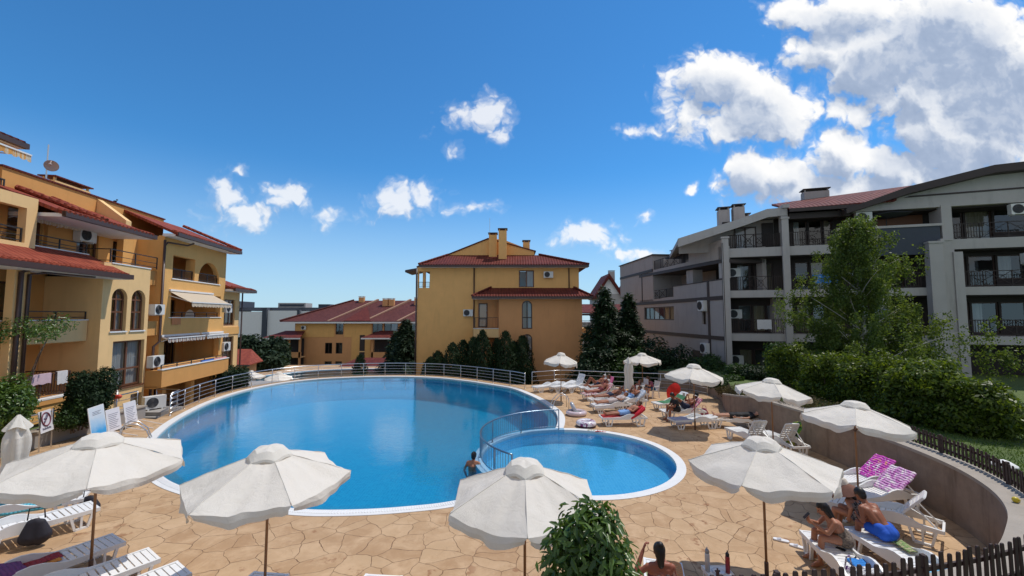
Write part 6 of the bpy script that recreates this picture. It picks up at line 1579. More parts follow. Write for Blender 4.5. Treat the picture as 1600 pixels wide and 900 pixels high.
def person(label, J, loc, rz, skin, hair, clothes=(), near=False, hairstyle='short', z0=0, group=None, curl=.45, female=False, palm=None, scale=1.0):
    V = {k: Vector(p) for k, p in J.items()}
    vox = .0105 if near else .02
    f, l, up = frame(V['face'], V['up'])
    H = Matrix((( f.x,l.x,up.x,V['hea'].x),(f.y,l.y,up.y,V['hea'].y),(f.z,l.z,up.z,V['hea'].z),(0,0,0,1)))
    b = MB(); sw = .92 if female else 1.0
    fwd, lat, sp = frame(V['che']-V['pel'] if False else V['hiL']-V['hiR'], V['che']-V['pel']); lat = (V['hiL']-V['hiR']).normalized()
    def torso(m, e=0.0, top=True):
        capsule(m, V['pel'], V['pel']*.45+V['che']*.55, .112+e, .098*sw+e); capsule(m, V['pel']*.45+V['che']*.55, V['che'], .098*sw+e, .118+e)
        for s in 'LR':
            hi = V['hi'+s]; sh = V['sh'+s]; mid = V['pel']*.5+V['che']*.5+(hi-V['pel'])*.75
            capsule(m, hi*.85+V['pel']*.15, mid, .098+e, .078*sw+e); capsule(m, mid, V['che']*.45+sh*.55, .078*sw+e, .088+e)
        if top: capsule(m, V['shL']*.85+V['che']*.15, V['shR']*.85+V['che']*.15, .062+e, .062+e); 
    torso(b); capsule(b, V['hiL'], V['hiR'], .108, .108)
    capsule(b, V['che']*.25+V['nec']*.75, V['nec']*.35+V['hea']*.65, .058, .05); capsule(b, V['shL']*.7+V['nec']*.3, V['shR']*.7+V['nec']*.3, .05, .05)
    if female:
        for s in 'LR': c = V['che']*.62+V['sh'+s]*.30+V['pel']*.08; nfw = lat.cross(V['nec']-V['pel']).normalized(); nfw = nfw if nfw.dot(f) > -.2 else -nfw; capsule(b, c+nfw*.05, c+nfw*.085-(V['nec']-V['pel']).normalized()*.02, .062, .05)
    b.ball((0,0,.025), .095, 14, 9, (1.02,.80,1.05), H); b.ball((.022,0,-.045), .064, 12, 8, (1.05,.86,1.0), H); b.ball((.058,0,-.085), .026, 8, 6, (1,1.2,.8), H)
    b.tube([H @ Vector((.088,0,.02)), H @ Vector((.103,0,-.01)), H @ Vector((.112,0,-.028)), H @ Vector((.09,0,-.036))], [.007,.011,.014,.006], 7)
    for s in (-1,1): b.ball((-.005,s*.078,-.005), .024, 8, 6, (.7,.35,1.15), H)
    for s in 'LR':
        sh, el, wr, hi, kn, an, to = (V[k+s] for k in ('sh','el','wr','hi','kn','an','to'))
        capsule(b, sh, sh*.5+el*.5, .056 if not female else .048, .045 if not female else .04); capsule(b, sh*.5+el*.5, el, .045 if not female else .04, .037)
        capsule(b, el, el*.6+wr*.4, .037, .039); capsule(b, el*.6+wr*.4, wr, .039, .025)
        d = (wr-el).normalized(); 
        if 'hd'+s in V: d = V['hd'+s].normalized()
        pn = V.get('pn'+s, palm and Vector(palm) or (V['che']-wr)); pn = Vector(pn); pn = (pn-d*pn.dot(d)).normalized(); sd = d.cross(pn)
        for q in (-.022,-.007,.008,.022): capsule(b, wr+d*.012+sd*q*.6, wr+d*.078+sd*q*1.15, .0165, .0135, 8)
        capsule(b, hi, hi*.5+kn*.5, .090, .076); capsule(b, hi*.5+kn*.5, kn, .076, .054)
        capsule(b, kn, kn*.62+an*.38, .054, .055); capsule(b, kn*.62+an*.38, an, .055, .034)
        ft = (to-an).normalized(); heel = an-ft*.035+(V['an'+s]-V['kn'+s]).normalized()*.03
        capsule(b, heel, an*.5+to*.5+(an-kn).normalized()*.03, .033, .036); capsule(b, an, to*.7+an*.3, .034, .032); capsule(b, to*.6+an*.4+(an-kn).normalized()*.022, to+(an-kn).normalized()*.02, .036, .022)
    k = remesh(b, vox, 5 if near else 3)
    for s, sg in (('L',1),('R',-1)):
        el, wr = V['el'+s], V['wr'+s]; d = V['hd'+s] if 'hd'+s in V else wr-el; pn = V.get('pn'+s, palm and Vector(palm) or (V['che']-wr))
        fingers(k, wr, d, Vector(pn), sg if (Vector(d).cross(Vector(pn))).dot(lat)*sg < 0 else -sg, curl)
    body = k.build('person', skin, None, True, (*loc, z0) if len(loc) == 2 else loc, rz)
    tag(body, label, 'person', group)
    # hair
    h = MB()
    if hairstyle != 'none':
        h.ball((-.014,0,.042), .101, 14, 9, (1.03,.86,1.02), H); h.ball((-.05,0,-.01), .078, 12, 8, (.8,.98,1.1), H)
        if hairstyle == 'long': capsule(h, H @ Vector((-.05,0,.0)), H @ Vector((-.07,0,-.20)), .075, .05); capsule(h, H @ Vector((-.02,.05,0)), H @ Vector((-.04,.06,-.16)), .045, .03); capsule(h, H @ Vector((-.02,-.05,0)), H @ Vector((-.04,-.06,-.16)), .045, .03)
        if hairstyle == 'bun': h.ball((-.055,0,.125), .052, 10, 7, (1,1,.9), H); capsule(h, H @ Vector((-.055,0,.02)), H @ Vector((-.075,0,-.15)), .07, .045)
        if hairstyle == 'knot': h.ball((-.115,0,-.02), .055, 10, 7, (1,1.1,1), H)
        hk = remesh(h, vox*.9, 3); keep = []
        Hi = H.inverted()
        vi = [Hi @ Vector(p) for p in hk.v]
        hk.f = [q for q in hk.f if not all(vi[i].x > .045 and vi[i].z < .065 for i in q)]
        hk.build('hair', hair, body, True)
    for s in (-1,1):
        e = MB(); e.ball((.085,s*.032,.012), .012, 8, 6, (.6,1.15,.7), H); e.build('eye', plain('dark_eye',(.03,.02,.018),.3), body, True)
    mo = MB(); mo.tube([H @ Vector((.082,-.024,-.062)), H @ Vector((.094,0,-.060)), H @ Vector((.082,.024,-.062))], [.004,.0075,.004], 6); mo.build('mouth', plain('lips',(.32,.09,.075),.45), body, True)
    for kind, mat in clothes:
        m = MB(); e = .013
        if kind == 'shorts' or kind == 'briefs' or kind == 'bikini_bottom':
            fr = .55 if kind == 'shorts' else .16
            capsule(m, V['hiL'], V['hiR'], .108+e, .108+e); capsule(m, V['pel'], V['pel']*.8+V['che']*.2, .112+e, .108+e)
            for s in 'LR':
                capsule(m, V['hi'+s], V['hi'+s]*(1-fr)+V['kn'+s]*fr, .092+e, .082+e); capsule(m, V['hi'+s]*.85+V['pel']*.15, V['hi'+s]*.8+V['pel']*.0+V['sh'+s]*.2, .098+e, .092+e)
        elif kind == 'swimsuit':
            torso(m, .011, False); capsule(m, V['hiL'], V['hiR'], .108+e, .108+e)
            for s in 'LR': capsule(m, V['hi'+s], V['hi'+s]*.86+V['kn'+s]*.14, .09+e, .086+e)
        elif kind == 'shirt':
            torso(m, .016, True)
            for s in 'LR': capsule(m, V['sh'+s], V['sh'+s]*.5+V['el'+s]*.5, .066, .060)
        elif kind == 'bikini_top':
            c = V['che']*.80+V['pel']*.20; ax = (V['nec']-V['pel']).normalized(); capsule(m, c-ax*.015, c+ax*.015, .128, .128)
            for s in 'LR': q = c+(V['sh'+s]-V['che'])*.5; capsule(m, q-ax*.012, q+ax*.012, .098, .098)
        km = remesh(m, vox*1.05, 4)
        if kind == 'swimsuit':
            axn = (V['nec']-V['pel']).normalized(); lim = (V['che']-V['pel']).dot(axn)*.80
            pv = [(Vector(p)-V['pel']).dot(axn) for p in km.v]; km.f = [q for q in km.f if sum(pv[i] for i in q)/len(q) < lim]
        km.build({'bikini_top':'bikini_top','shirt':'shirt','swimsuit':'swimsuit','shorts':'shorts','briefs':'swim_briefs','bikini_bottom':'bikini_bottom'}[kind], mat, body, True)
    return body, H

def pose_recline(a, knees='flat', arms='belly'):
    b = Vector((math.cos(a),0,math.sin(a))); nb = Vector((-math.sin(a),0,math.cos(a))); h = Vector((HINGE,0,SEATZ+.02)); g = lambda s, n, y=0: h+b*s+nb*n+Vector((0,y,0))
    J = dict(pel=(1.10,0,.50), hiL=(1.08,.09,.49), hiR=(1.08,-.09,.49), che=g(.36,.13), nec=g(.53,.12), hea=g(.66,.16), shL=g(.47,.11,.17), shR=g(.47,.11,-.17), face=nb*.9-b*.35, up=b*.9+nb*.35)
    for s, y in (('L',1),('R',-1)):
        if knees == 'flat': J.update({'kn'+s:(.66,.10*y,.475),'an'+s:(.24,.09*y,.435),'to'+s:(.16,.11*y,.56)})
        elif knees == 'up': J.update({'kn'+s:(.74,.11*y,.86),'an'+s:(.46,.10*y,.45),'to'+s:(.28,.11*y,.42)})
        elif knees == 'one':
            J.update({'kn'+s:(.74,.11*y,.86),'an'+s:(.46,.10*y,.45),'to'+s:(.28,.11*y,.42)} if y > 0 else {'kn'+s:(.66,.10*y,.475),'an'+s:(.24,.09*y,.435),'to'+s:(.16,.11*y,.56)})
        if arms == 'belly': J.update({'el'+s:g(.22,.12,.27*y),'wr'+s:g(.10,.24,.08*y)})
        elif arms == 'read': J.update({'el'+s:g(.24,.22,.25*y),'wr'+s:g(.40,.42,.09*y)})
        elif arms == 'side': J.update({'el'+s:g(.20,.06,.30*y),'wr'+s:(HINGE-.18,.30*y,SEATZ+.10)})
    return J
def pose_sit(lean=.10, legs=.42, arms='knees', slump=0.0, head=(.18,-.05)):
    """upright seat at height .47, facing +x"""
    J = dict(pel=(0,0,.50), hiL=(.03,.09,.49), hiR=(.03,-.09,.49), che=(lean*.8,0,.83-slump), nec=(lean*1.35,0,1.02-slump*1.25), shL=(lean*1.2,.17,.96-slump*1.2), shR=(lean*1.2,-.17,.96-slump*1.2), hea=(lean*1.35+head[0]*.42,0,1.15-slump*1.3), face=(1,0,head[1]*4), up=(head[1]*-3*.2,0,1))
    for s, y in (('L',1),('R',-1)):
        J.update({'kn'+s:(legs,.14*y,.53),'an'+s:(legs+.04,.13*y,.085),'to'+s:(legs+.20,.15*y,.035)})
        if arms == 'knees': J.update({'el'+s:(legs*.62,.24*y,.66-slump*.3),'wr'+s:(legs+.02,.12*y,.64)})
        elif arms == 'phone': J.update({'el'+s:(lean*1.2+.14,.20*y,.72-slump*.7),'wr'+s:(lean+.36,.06*y,.80-slump*.5)})
        elif arms == 'side': J.update({'el'+s:(lean*.5,.27*y,.70),'wr'+s:(.12,.25*y,.52)})
    return J

SK_A = skinmat('tanned_skin', (.42,.195,.115)); SK_B = skinmat('deep_tan_skin', (.30,.115,.06)); SK_C = skinmat('fair_skin', (.55,.31,.21)); SK_D = skinmat('reddish_tan_skin', (.33,.115,.07))
HA_D = plain('dark_hair', (.012,.009,.008), .45, .3, 30); HA_B = plain('brown_hair', (.09,.045,.025), .5, .3, 30); HA_W = plain('white_hair', (.55,.53,.50), .6, .2, 30)
# woman with the phone
J = pose_sit(.18, .44, 'phone', .12, (.24,-.12)); J['toL'] = (.62,.15,.035)
pw, Hw = person('woman in a patterned swimsuit seated sideways on a lounger, looking down at her phone', J, (6.16,7.98), R(166), SK_A, HA_D, (('swimsuit', blotch('bronze_pattern',[(.10,.075,.055),(.20,.155,.12),(.06,.045,.04),(.15,.12,.09)],22)),), True, 'long', 0, None, .75, True)
ww = lambda p, o, rz: Matrix.Translation(o) @ Matrix.Rotation(rz,4,'Z') @ Vector(p)
ph = MB(); ph.prism([(-.035,-.072),(.035,-.072),(.038,-.068),(.038,.068),(.035,.072),(-.035,.072),(-.038,.068),(-.038,-.068)], -.004, .004); 
q = ww((.16+.46,.0,.845), (6.16,7.98,0), R(166)); po = ph.build('phone', plain('black_phone',(.015,.015,.018),.2), None, False, q); po.rotation_euler = (R(-48),0,R(166-90)); tag(po, 'black mobile phone held by the woman in the patterned swimsuit', 'phone')
st = MB(); st.tube([ww((.16*1.15,.10,.93),(0,0,0),0), ww((.02,-.02,.84),(0,0,0),0)+Vector((-.12,0,0)), ww((-.10,-.05,.72),(0,0,0),0)], .008, 6)
for y in (1,-1): pass
# man in blue shorts
J = pose_sit(.30, .46, 'knees', .10, (.24,-.10))
pm_, Hm = person('man in bright blue shorts with a bare back, leaning on his knees', J, (7.12,8.14), R(104), SK_B, HA_D, (('shorts', plain('royal_blue_cloth',(.012,.10,.55),.8,.15,7)),), True, 'short', 0, None, .4)
# person under the floppy hat
J = pose_sit(.14, .42, 'side', .14, (.2,-.12))
ph_, Hh = person('person under a floppy brown and white sun hat, seated behind the man in blue shorts', J, (7.17,8.82), R(120), SK_A, HA_D, (('bikini_top', blotch('dark_floral',[(.03,.03,.035),(.35,.33,.33),(.02,.02,.02)],14)),('bikini_bottom', blotch('dark_floral',[(.03,.03,.035),(.35,.33,.33),(.02,.02,.02)],14))), True, 'long', 0, None, .4, True)
def hat(label, H, o, rz, brim, mats, floppy=.16):
    base = Matrix.Translation(o) @ Matrix.Rotation(rz,4,'Z') @ H
    t = MB(); rows = []
    for j in range(6):
        f = j/5; r = .105+brim*f; rows.append([base @ Vector((r*math.cos(a), r*.95*math.sin(a), .075-floppy*f**1.2+.012*math.sin(5*a)*f)) for a in [2*PI*k/40 for k in range(40)]])
    c = base.translation; cr = MB(); crow = []
    for r, z in ((.108,.07),(.108,.12),(.10,.175),(.075,.205),(.03,.215),(.004,.216)): crow.append([base @ Vector((r*math.cos(a), r*.93*math.sin(a), z)) for a in [2*PI*k/28 for k in range(28)]])
    for A_, B_ in zip(crow, crow[1:]): cr.strip(A_, B_, True)
    for A_, B_ in zip(rows, rows[1:]): t.strip(A_, B_, True)
    for m in (t, cr): m.v = [tuple(Vector(p)-c) for p in m.v]
    h = cr.build('sun_hat', mats[0], None, True, c); t.build('brim', mats[1], h, True); return tag(h, label, 'hat')
hat('floppy sun hat with a cream crown and wide brown brim', Hh, (7.17,8.82,0), R(120), .20, (plain('cream_straw',(.66,.58,.48),.9,.15,9), plain('brown_straw',(.17,.075,.05),.9,.25,9)), .20)
# woman at the bottom edge, seen from behind
J = pose_sit(-.05, .40, 'side', .0, (.1,0)); J.update(knR=(.36,-.16,.80), anR=(.20,-.15,.44), toR=(.38,-.16,.40), knL=(.44,.17,.50), anL=(.62,.12,.42), toL=(.72,.12,.52), elL=(-.02,.36,.80), wrL=(.10,.20,1.10), elR=(.12,-.27,.72), wrR=(.30,-.18,.84))
person('woman with dark hair in a high bun, seen from behind at the bottom edge', J, (2.16,6.38), R(88), SK_D, HA_D, (('bikini_top', plain('plum_cloth',(.12,.03,.06),.8)),('bikini_bottom', plain('plum_cloth',(.12,.03,.06),.8))), True, 'bun', 0, None, .5, True)
# swimmer
J = pose_sit(.05,.3,'side',0,(.1,0))
person('swimmer with wet dark hair standing in the large pool by the paddling pool fence', {**J, 'elL':(.05,.30,.72),'elR':(.05,-.30,.72)}, (-1.22,13.25,-.92), R(75), SK_A, HA_D, (), True, 'short')
# far group
def on(lt, a, kn, ar, label, skin, hair, clothes, hs='short', fem=False, dx=0):
    J = pose_recline(a, kn, ar); o = lt.location
    return person(label, J, (o.x,o.y,0.02), lt.rotation_euler.z, skin, hair, clothes, False, hs, 0, 'sunbathers of the far group', .5, fem)
W1 = plain('light_blue_cloth',(.22,.38,.66),.85,.15,8); W2 = plain('navy_cloth',(.02,.025,.06),.85); W3 = plain('black_cloth',(.012,.012,.014),.8); W4 = plain('pale_shirt',(.5,.42,.40),.9,.15,8); W5 = plain('maroon_cloth',(.14,.02,.03),.85)
on(l1, .75, 'flat', 'side', 'deeply tanned white haired sunbather reclining on a red striped towel', SK_D, HA_W, (('briefs',W5),))
on(l1b, 1.0, 'flat', 'belly', 'brown haired person sitting up against the pink towel', SK_B, HA_B, (('bikini_top',W5),('bikini_bottom',W5)), 'long', True)
on(c3 if False else lounger('white lounger of the sunbather with raised knees, farthest at the railing', 4.05, 25.3, 12, .7), .7, 'up', 'belly', 'white haired sunbather with both knees raised, farthest back at the railing', SK_B, HA_W, (('briefs',W2),))
on(l2, .35, 'flat', 'belly', 'sunbather in a pale shirt lying with the head to the right', SK_A, HA_B, (('shirt',W4),('shorts',W4)), 'short')
l7 = lounger('white lounger behind the man with the phone, with a person in maroon', 5.6, 23.0, 14, .8); on(l7, .8, 'one', 'belly', 'tanned person in maroon reclining behind the man with the phone', SK_D, HA_B, (('bikini_top',W5),('bikini_bottom',W5)), 'long', True)
l8 = lounger('white lounger between the tanned sunbather and the pale shirted one', 4.0, 21.7, 14, .4); on(l8, .4, 'flat', 'side', 'sunbather in dark briefs between the striped towel and the pale shirt', SK_B, HA_D, (('briefs',W2),))
_, Hp = on(l2b, .65, 'one', 'read', 'dark haired man reclining and looking at his phone in the far group', SK_B, HA_D, (('shorts',W1),))
on(l3, .55, 'flat', 'belly', 'sunbather in light blue shorts, nearest of the far group', SK_A, HA_B, (('shorts',W1),))
_, Hc = on(l5b, .75, 'up', 'read', 'reader in dark shorts with raised knees and a black cap', SK_B, HA_D, (('shorts',W2),))
on(l6, .1, 'flat', 'side', 'sleeper in black lying flat at the right end of the far group', SK_C, HA_D, (('shirt',W3),('shorts',W3)))
J = pose_sit(.2,.42,'phone',.05,(.2,-.1)); person('woman in a purple top holding a white sheet, seated below the far umbrella', J, (8.0,23.9), R(200), SK_C, HA_B, (('shirt',plain('mauve_cloth',(.25,.07,.13),.85)),('shorts',plain('denim_cloth',(.03,.10,.18),.85))), False, 'long', 0, None, .5, True)
J = pose_sit(.12,.42,'knees',.05,(.2,-.1)); person('person in black sitting forward beside the reader in the black cap', J, (7.35,18.75), R(185), SK_B, HA_D, (('shirt',W3),('shorts',W3)), False, 'short', 0)
hat('black cap with a pale peak worn by the reader', Hc, l5b.location, l5b.rotation_euler.z, .035, (plain('black_cap',(.012,.012,.014),.8), plain('pale_peak',(.62,.60,.58),.8)), .02)
# ------------------------------------------------------------------ small things
def ringtube(R0, r0, n=36, k=14):
    m = MB(); rows = []
    for i in range(n):
        a = 2*PI*i/n; rows.append([Vector(((R0+r0*math.cos(b)*(1+.03*math.sin(9*a)))*math.cos(a),(R0+r0*math.cos(b)*(1+.03*math.sin(9*a)))*math.sin(a), r0*math.sin(b)*.85+r0*.85)) for b in [2*PI*j/k for j in range(k)]])
    for i in range(n): m.strip(rows[i], rows[(i+1)%n], True)
    return m
PVC1 = blotch('donut_print', [(.20,.02,.14),(.70,.66,.70),(.75,.72,.75),(.12,.02,.12)], 5, .25); PVC2 = plain('clear_pink_vinyl', (.62,.50,.52), .2, .2, 5, coat=.5)
d = thing('swim_ring', 'fat white and purple printed swim ring on the pool corner', 'swim ring', (3.1,17.75,0.0))
ringtube(.27,.155).build('upper_tube', PVC1, d, True); mb = ringtube(.27,.158); mb.v = [(x,y,min(z,.07)) for x,y,z in mb.v]; mb.build('lower_band', plain('purple_vinyl',(.16,.02,.12),.25), d, True)
d = thing('baby_float', 'pale pink and green inflatable baby float with a raised seat back', 'inflatable', (3.0,19.75,0))
ringtube(.36,.13).build('tube', PVC2, d, True); mb = ringtube(.17,.10); M = Matrix.Translation((-.2,.1,.30)) @ Matrix.Rotation(R(65),4,'Y'); mb.v = [tuple(M @ Vector(p)) for p in mb.v]; mb.build('seat_back', plain('clear_grey_vinyl',(.45,.47,.52),.2,.2,5), d, True)
MB().lathe([(.22,.02),(.24,.1),(.2,.12)],20).build('seat', plain('mint_vinyl',(.36,.50,.44),.25), d, True)
g = MB(); g.tube([(-.09,0,.03),(-.05,.03,.03),(-.01,0,.03),(-.05,-.03,.03)],.012,6,True); g.tube([(.01,0,.03),(.05,.03,.03),(.09,0,.03),(.05,-.03,.03)],.012,6,True); g.tube([(.09,0,.03),(.2,.08,.015),(.05,.15,.012),(-.12,.1,.015),(-.09,0,.03)],.008,5)
tag(g.build('swim_goggles', plain('yellow_black_rubber',(.25,.22,.02),.5,.3,20), None, True, (3.15,16.98,.02)), 'yellow and black swim goggles lying on the paddling pool coping', 'goggles')
g = MB()
g.prism([(-.1,-.035),(.0,-.04),(.1,-.03),(.13,0),(.1,.03),(0,.03),(-.1,.035),(-.13,0)],0,.02); g.tube([(-.02,-.04,.02),(.0,0,.07),(-.02,.035,.02)],.008,5)
for i, (x, y, a, lab) in enumerate(((3.42,16.9,20,'red flip flop on the paddling pool coping, the left one'),(3.62,16.88,-10,'red flip flop on the paddling pool coping, the right one'))):
    if i == 0: ff_ = g.build('flip_flop', plain('red_rubber',(.45,.04,.03),.6), None, False, (x,y,.018), R(a)); tag(ff_, lab, 'flip flop', 'flip flops by the pool')
    else: c = ff_.copy(); COL.objects.link(c); c.location = (x,y,.0); c.rotation_euler = (0,0,R(a)); c['label'] = lab
# slippers by the woman with the phone
def slipper(label, x, y, a):
    t = thing('slipper', label, 'slipper', (x,y,0), R(a), 'white slippers')
    MB().prism([(-.12,-.045),(.02,-.052),(.11,-.052),(.145,-.01),(.13,.042),(.03,.052),(-.12,.047),(-.145,0)],.004,.03).build('sole', plain('white_rubber',(.74,.74,.76),.5), t)
    m = MB(); rows = []
    for j in range(6):
        x_ = .0+.07*j/5; rows.append([Vector((x_, .047*math.cos(b)*(1-.1*j/5), .024+.042*math.sin(b)*(1-.5*j/5))) for b in [PI*k/8 for k in range(9)]])
    for A_, B_ in zip(rows, rows[1:]): m.strip(A_, B_)
    m.build('strap', plain('slipper_strap',(.60,.60,.64),.5), t, True)
slipper('white slipper on the paving in front of the seated woman, the farther left one', 5.52, 8.86, 150); slipper('white slipper touching the foot of the woman with the phone', 5.70, 8.62, 140)
# sunglasses
sg = MB()
for s in (-1,1): sg.ball((s*.035,0,.02), .03, 10, 6, (1,.35,.8))
sg.bar((-.02,0,.03),(.02,0,.03),.008); sg.bar((-.065,0,.025),(-.07,.12,.02),.006); sg.bar((.065,0,.025),(.07,.12,.02),.006)
q = place(R1, (.92,.17,SEATZ)); tag(sg.build('sunglasses', plain('black_gloss',(.012,.012,.014),.15), None, True, q, R(40)), 'black sunglasses lying on the lounger slats beside the blue towel', 'sunglasses')
ph2 = MB(); ph2.prism([(-.036,-.072),(.036,-.072),(.036,.072),(-.036,.072)],0,.009); q = place(R1,(.62,.10,SEATZ)); tag(ph2.build('phone', plain('black_phone',(.015,.015,.018),.2), None, False, q, R(30)), 'dark phone lying on the lounger slats behind the seated woman', 'phone')
# bags
def bag(label, x, y, z, w, dpt, h, mat, seed, rz=0, name='bag', strap=True):
    rg = random.Random(seed); t = thing(name, label, 'bag', (x,y,z), rz); b = MB()
    capsule(b,(-w*.16,0,h*.30),(-w*.10,0,h*.66),w*.34,w*.20); capsule(b,(w*.16,0,h*.30),(w*.10,0,h*.66),w*.34,w*.20); capsule(b,(0,dpt*.1,h*.34),(0,0,h*.72),w*.36,w*.17); b.v = [(x,y*dpt/w*1.1,max(0.0,z)+.02*h*math.sin(9*x/w+seed)) for x,y,z in b.v]
    remesh(b, max(.012, h*.03), 3).build('bag_body', mat, t, True)
    if strap: s = MB(); s.tube([(-w*.25,0,h*.8),(-w*.2,-.02,h*1.15),(w*.2,.02,h*1.12),(w*.25,0,h*.8)],.012,6); s.build('strap', mat, t, True)
    return t
BLK = plain('black_nylon',(.014,.013,.022),.7,.3,8)
bag('black backpack hanging at the side of the empty lounger at the left edge', -9.52, 8.62, .02, .50, .34, .66, BLK, 4, R(30), 'backpack')
bag('small black bag on the paving behind the left lounger', -9.95, 10.1, .0, .46, .34, .44, BLK, 6, R(10))
bag('purple and white patterned bag propped against the lounger of the woman', 5.62, 7.25, .0, .36, .28, .52, blotch('purple_scarf',[(.14,.03,.20),(.55,.52,.58),(.10,.10,.14),(.4,.38,.45),(.2,.05,.25)],9), 9, R(20), 'beach_bag')
bag('dark bag on the ground under the far group closed umbrella', 5.7, 22.2, 0, .5, .4, .42, plain('dark_purple_nylon',(.06,.03,.05),.7), 12, 0)
bag('small black bag on the near paving behind the picket fence', 3.66, 5.55, .9, .20, .17, .30, BLK, 14, 0)
bag('pink and grey bag under the raised backrest of the reader', 8.9, 19.6, 0, .4, .3, .4, plain('pink_nylon',(.30,.07,.12),.7), 15, 0)
# table with bottles at the bottom edge
tb = thing('side_table', 'small white plastic table with bottles at the bottom edge', 'table', (3.36,7.02,0))
m = MB(); m.prism([(-.2,-.2),(.2,-.2),(.2,.2),(-.2,.2)],.42,.45); m.box(-.21,.21,-.21,-.2,.40,.46); m.box(-.21,.21,.2,.21,.40,.46); m.box(-.21,-.2,-.2,.2,.40,.46); m.box(.2,.21,-.2,.2,.40,.46); m.build('table_top', M_PLASTIC, tb)
lm = None
for x, y in ((-.17,-.17),(.17,-.17),(-.17,.17),(.17,.17)):
    if lm is None: lm = MB().box(-.02,.02,-.02,.02,0,.419).build('leg', M_PLASTIC, tb, False, (x,y,0))
    else: c = lm.copy(); COL.objects.link(c); c.location = (x,y,0)
def bottle(label, x, y, z, prof, mat, capmat, capz):
    t = thing('bottle', label, 'bottle', (x,y,z)); MB().lathe(prof, 16).build('bottle_body', mat, t, True)
    MB().lathe([(capz[0],capz[1]),(capz[0],capz[2]),(capz[0]*.6,capz[2]+.02),(.008,capz[2]+.02),(.008,capz[2]+.05)], 14).build('cap', capmat, t, True)
bottle('tall white drinking bottle on the white table', 3.19, 7.08, .45, [(.036,0),(.037,.2),(.037,.26),(.03,.29)], plain('white_bottle',(.55,.55,.57),.35), plain('grey_cap',(.3,.3,.32),.4), (.031,.288,.33))
bottle('red drinking bottle with a black lid on the white table', 3.50, 7.04, .45, [(.034,0),(.035,.19),(.035,.24),(.028,.26)], plain('red_bottle',(.36,.03,.035),.3), plain('black_lid',(.02,.02,.022),.4), (.03,.258,.295))
g = MB(); g.lathe([(.085,0),(.10,.012),(.10,.018),(.08,.008)],20); tag(g.build('saucer', plain('white_china',(.75,.75,.76),.25), None, True, (3.36,7.06,.452)), 'white saucer between the two drinking bottles', 'saucer')
g = MB(); g.lathe([(.026,0),(.026,.09),(.012,.10),(.012,.13)],12); g.bar((-.04,0,.09),(.04,0,.09),.02); tag(g.build('spray_bottle', plain('brown_bottle',(.08,.035,.03),.35), None, True, (3.28,6.93,.452)), 'small brown spray bottle in front of the saucer on the white table', 'bottle')
# notice boards on easels, no diving sign
def board(label, p0, p1, zb, zt, front, legs=True, name='notice_board'):
    p0 = Vector((*p0,0)); p1 = Vector((*p1,0)); t = thing(name, label, 'sign', tuple((p0+p1)/2), math.atan2((p1-p0).y,(p1-p0).x)); w = (p1-p0).length; lean = (zt-zb)*.16
    Mx = Matrix(((1,0,0,0),(0,1,.16,0),(0,0,1,zb),(0,0,0,1)))
    MB().box(-w/2,w/2,0,.02,0,zt-zb,Mx).build('panel', front, t)
    f = MB()
    for x in (-w/2,w/2): f.bar(Mx @ Vector((x,.01,-.0)), Mx @ Vector((x,.01,zt-zb)), .022)
    f.bar(Mx @ Vector((-w/2,.01,zt-zb)), Mx @ Vector((w/2,.01,zt-zb)),.022); f.bar(Mx @ Vector((-w/2,.01,0)), Mx @ Vector((w/2,.01,0)),.022); f.build('frame', M_WHITEW, t)
    if legs:
        for x in (-w/2+.03,w/2-.03): MB().bar((x,-.02,zb+.06),(x,-.95,.012),.02).build('leg', M_WHITEW, t); MB().bar((x,.04,zb+.3),(x,.02,.0),.02).build('leg', M_WHITEW, t)
    return t, Mx, w
def grad():
    m, nt, p = new_mat('blue_print'); sep = nt.new('ShaderNodeSeparateXYZ', i_Vector=nt.coord('Generated')); n = nt.noise(nt.coord(), 3, 4, .6)
    f = nt.math('ADD', sep.outputs[2], nt.math('MULTIPLY', nt.math('SUBTRACT', n, .5), .35)); nt.set(p.inputs['Base Color'], nt.ramp(f, [(0.0,(.01,.22,.62)),(.28,(.03,.34,.70)),(.5,(.35,.55,.74)),(.75,(.62,.68,.74)),(1.0,(.66,.70,.75))])); nt.set(p.inputs['Roughness'], .35); return m
WB = plain('white_board',(.70,.68,.71),.5,.04,3); INK = plain('print_ink',(.12,.12,.16),.6)
bt_, Mx, w = board('tall notice board printed pale above and bright blue below', (-14.62,14.85), (-14.92,15.7), .10, 1.36, grad())
tx = MB()
for k in range(3): tx.box(-.25,.25-.1*(k%2),-.004,-.001,.98+.05*k,.995+.05*k,Mx)
tx.build('printed_lines', INK, bt_)
for lab, a, b, z0, z1 in (('white notice board with small print, just right of the blue one',(-15.35,16.15),(-15.5,16.85),.18,1.0),('white notice board with small print, farthest along the railing',(-15.65,17.2),(-15.8,17.9),.20,1.05)):
    t, Mx, w = board(lab, a, b, z0, z1, WB); tx = MB()
    for k in range(9): tx.box(-w*.36,w*(.36-.07*((k*7)%4)),-.004,-.001,.10+.066*k,.115+.066*k,Mx)
    tx.build('printed_lines', INK, t)
t, Mx, w = board('white no diving sign with a crossed out swimmer in a circle', (-15.98,14.42), (-16.22,15.02), .62, 1.32, WB, False, 'no_diving_sign')
RED = plain('sign_ring',(.16,.03,.05),.5)
rr = MB(); rr.tube([Mx @ Vector((.22*math.cos(a),-.012,.42+.22*math.sin(a))) for a in [2*PI*k/28 for k in range(28)]], .02, 6, True); rr.bar(Mx @ Vector((-.15,-.012,.27)), Mx @ Vector((.15,-.012,.57)), .035, .01); rr.build('prohibition_ring', RED, t)
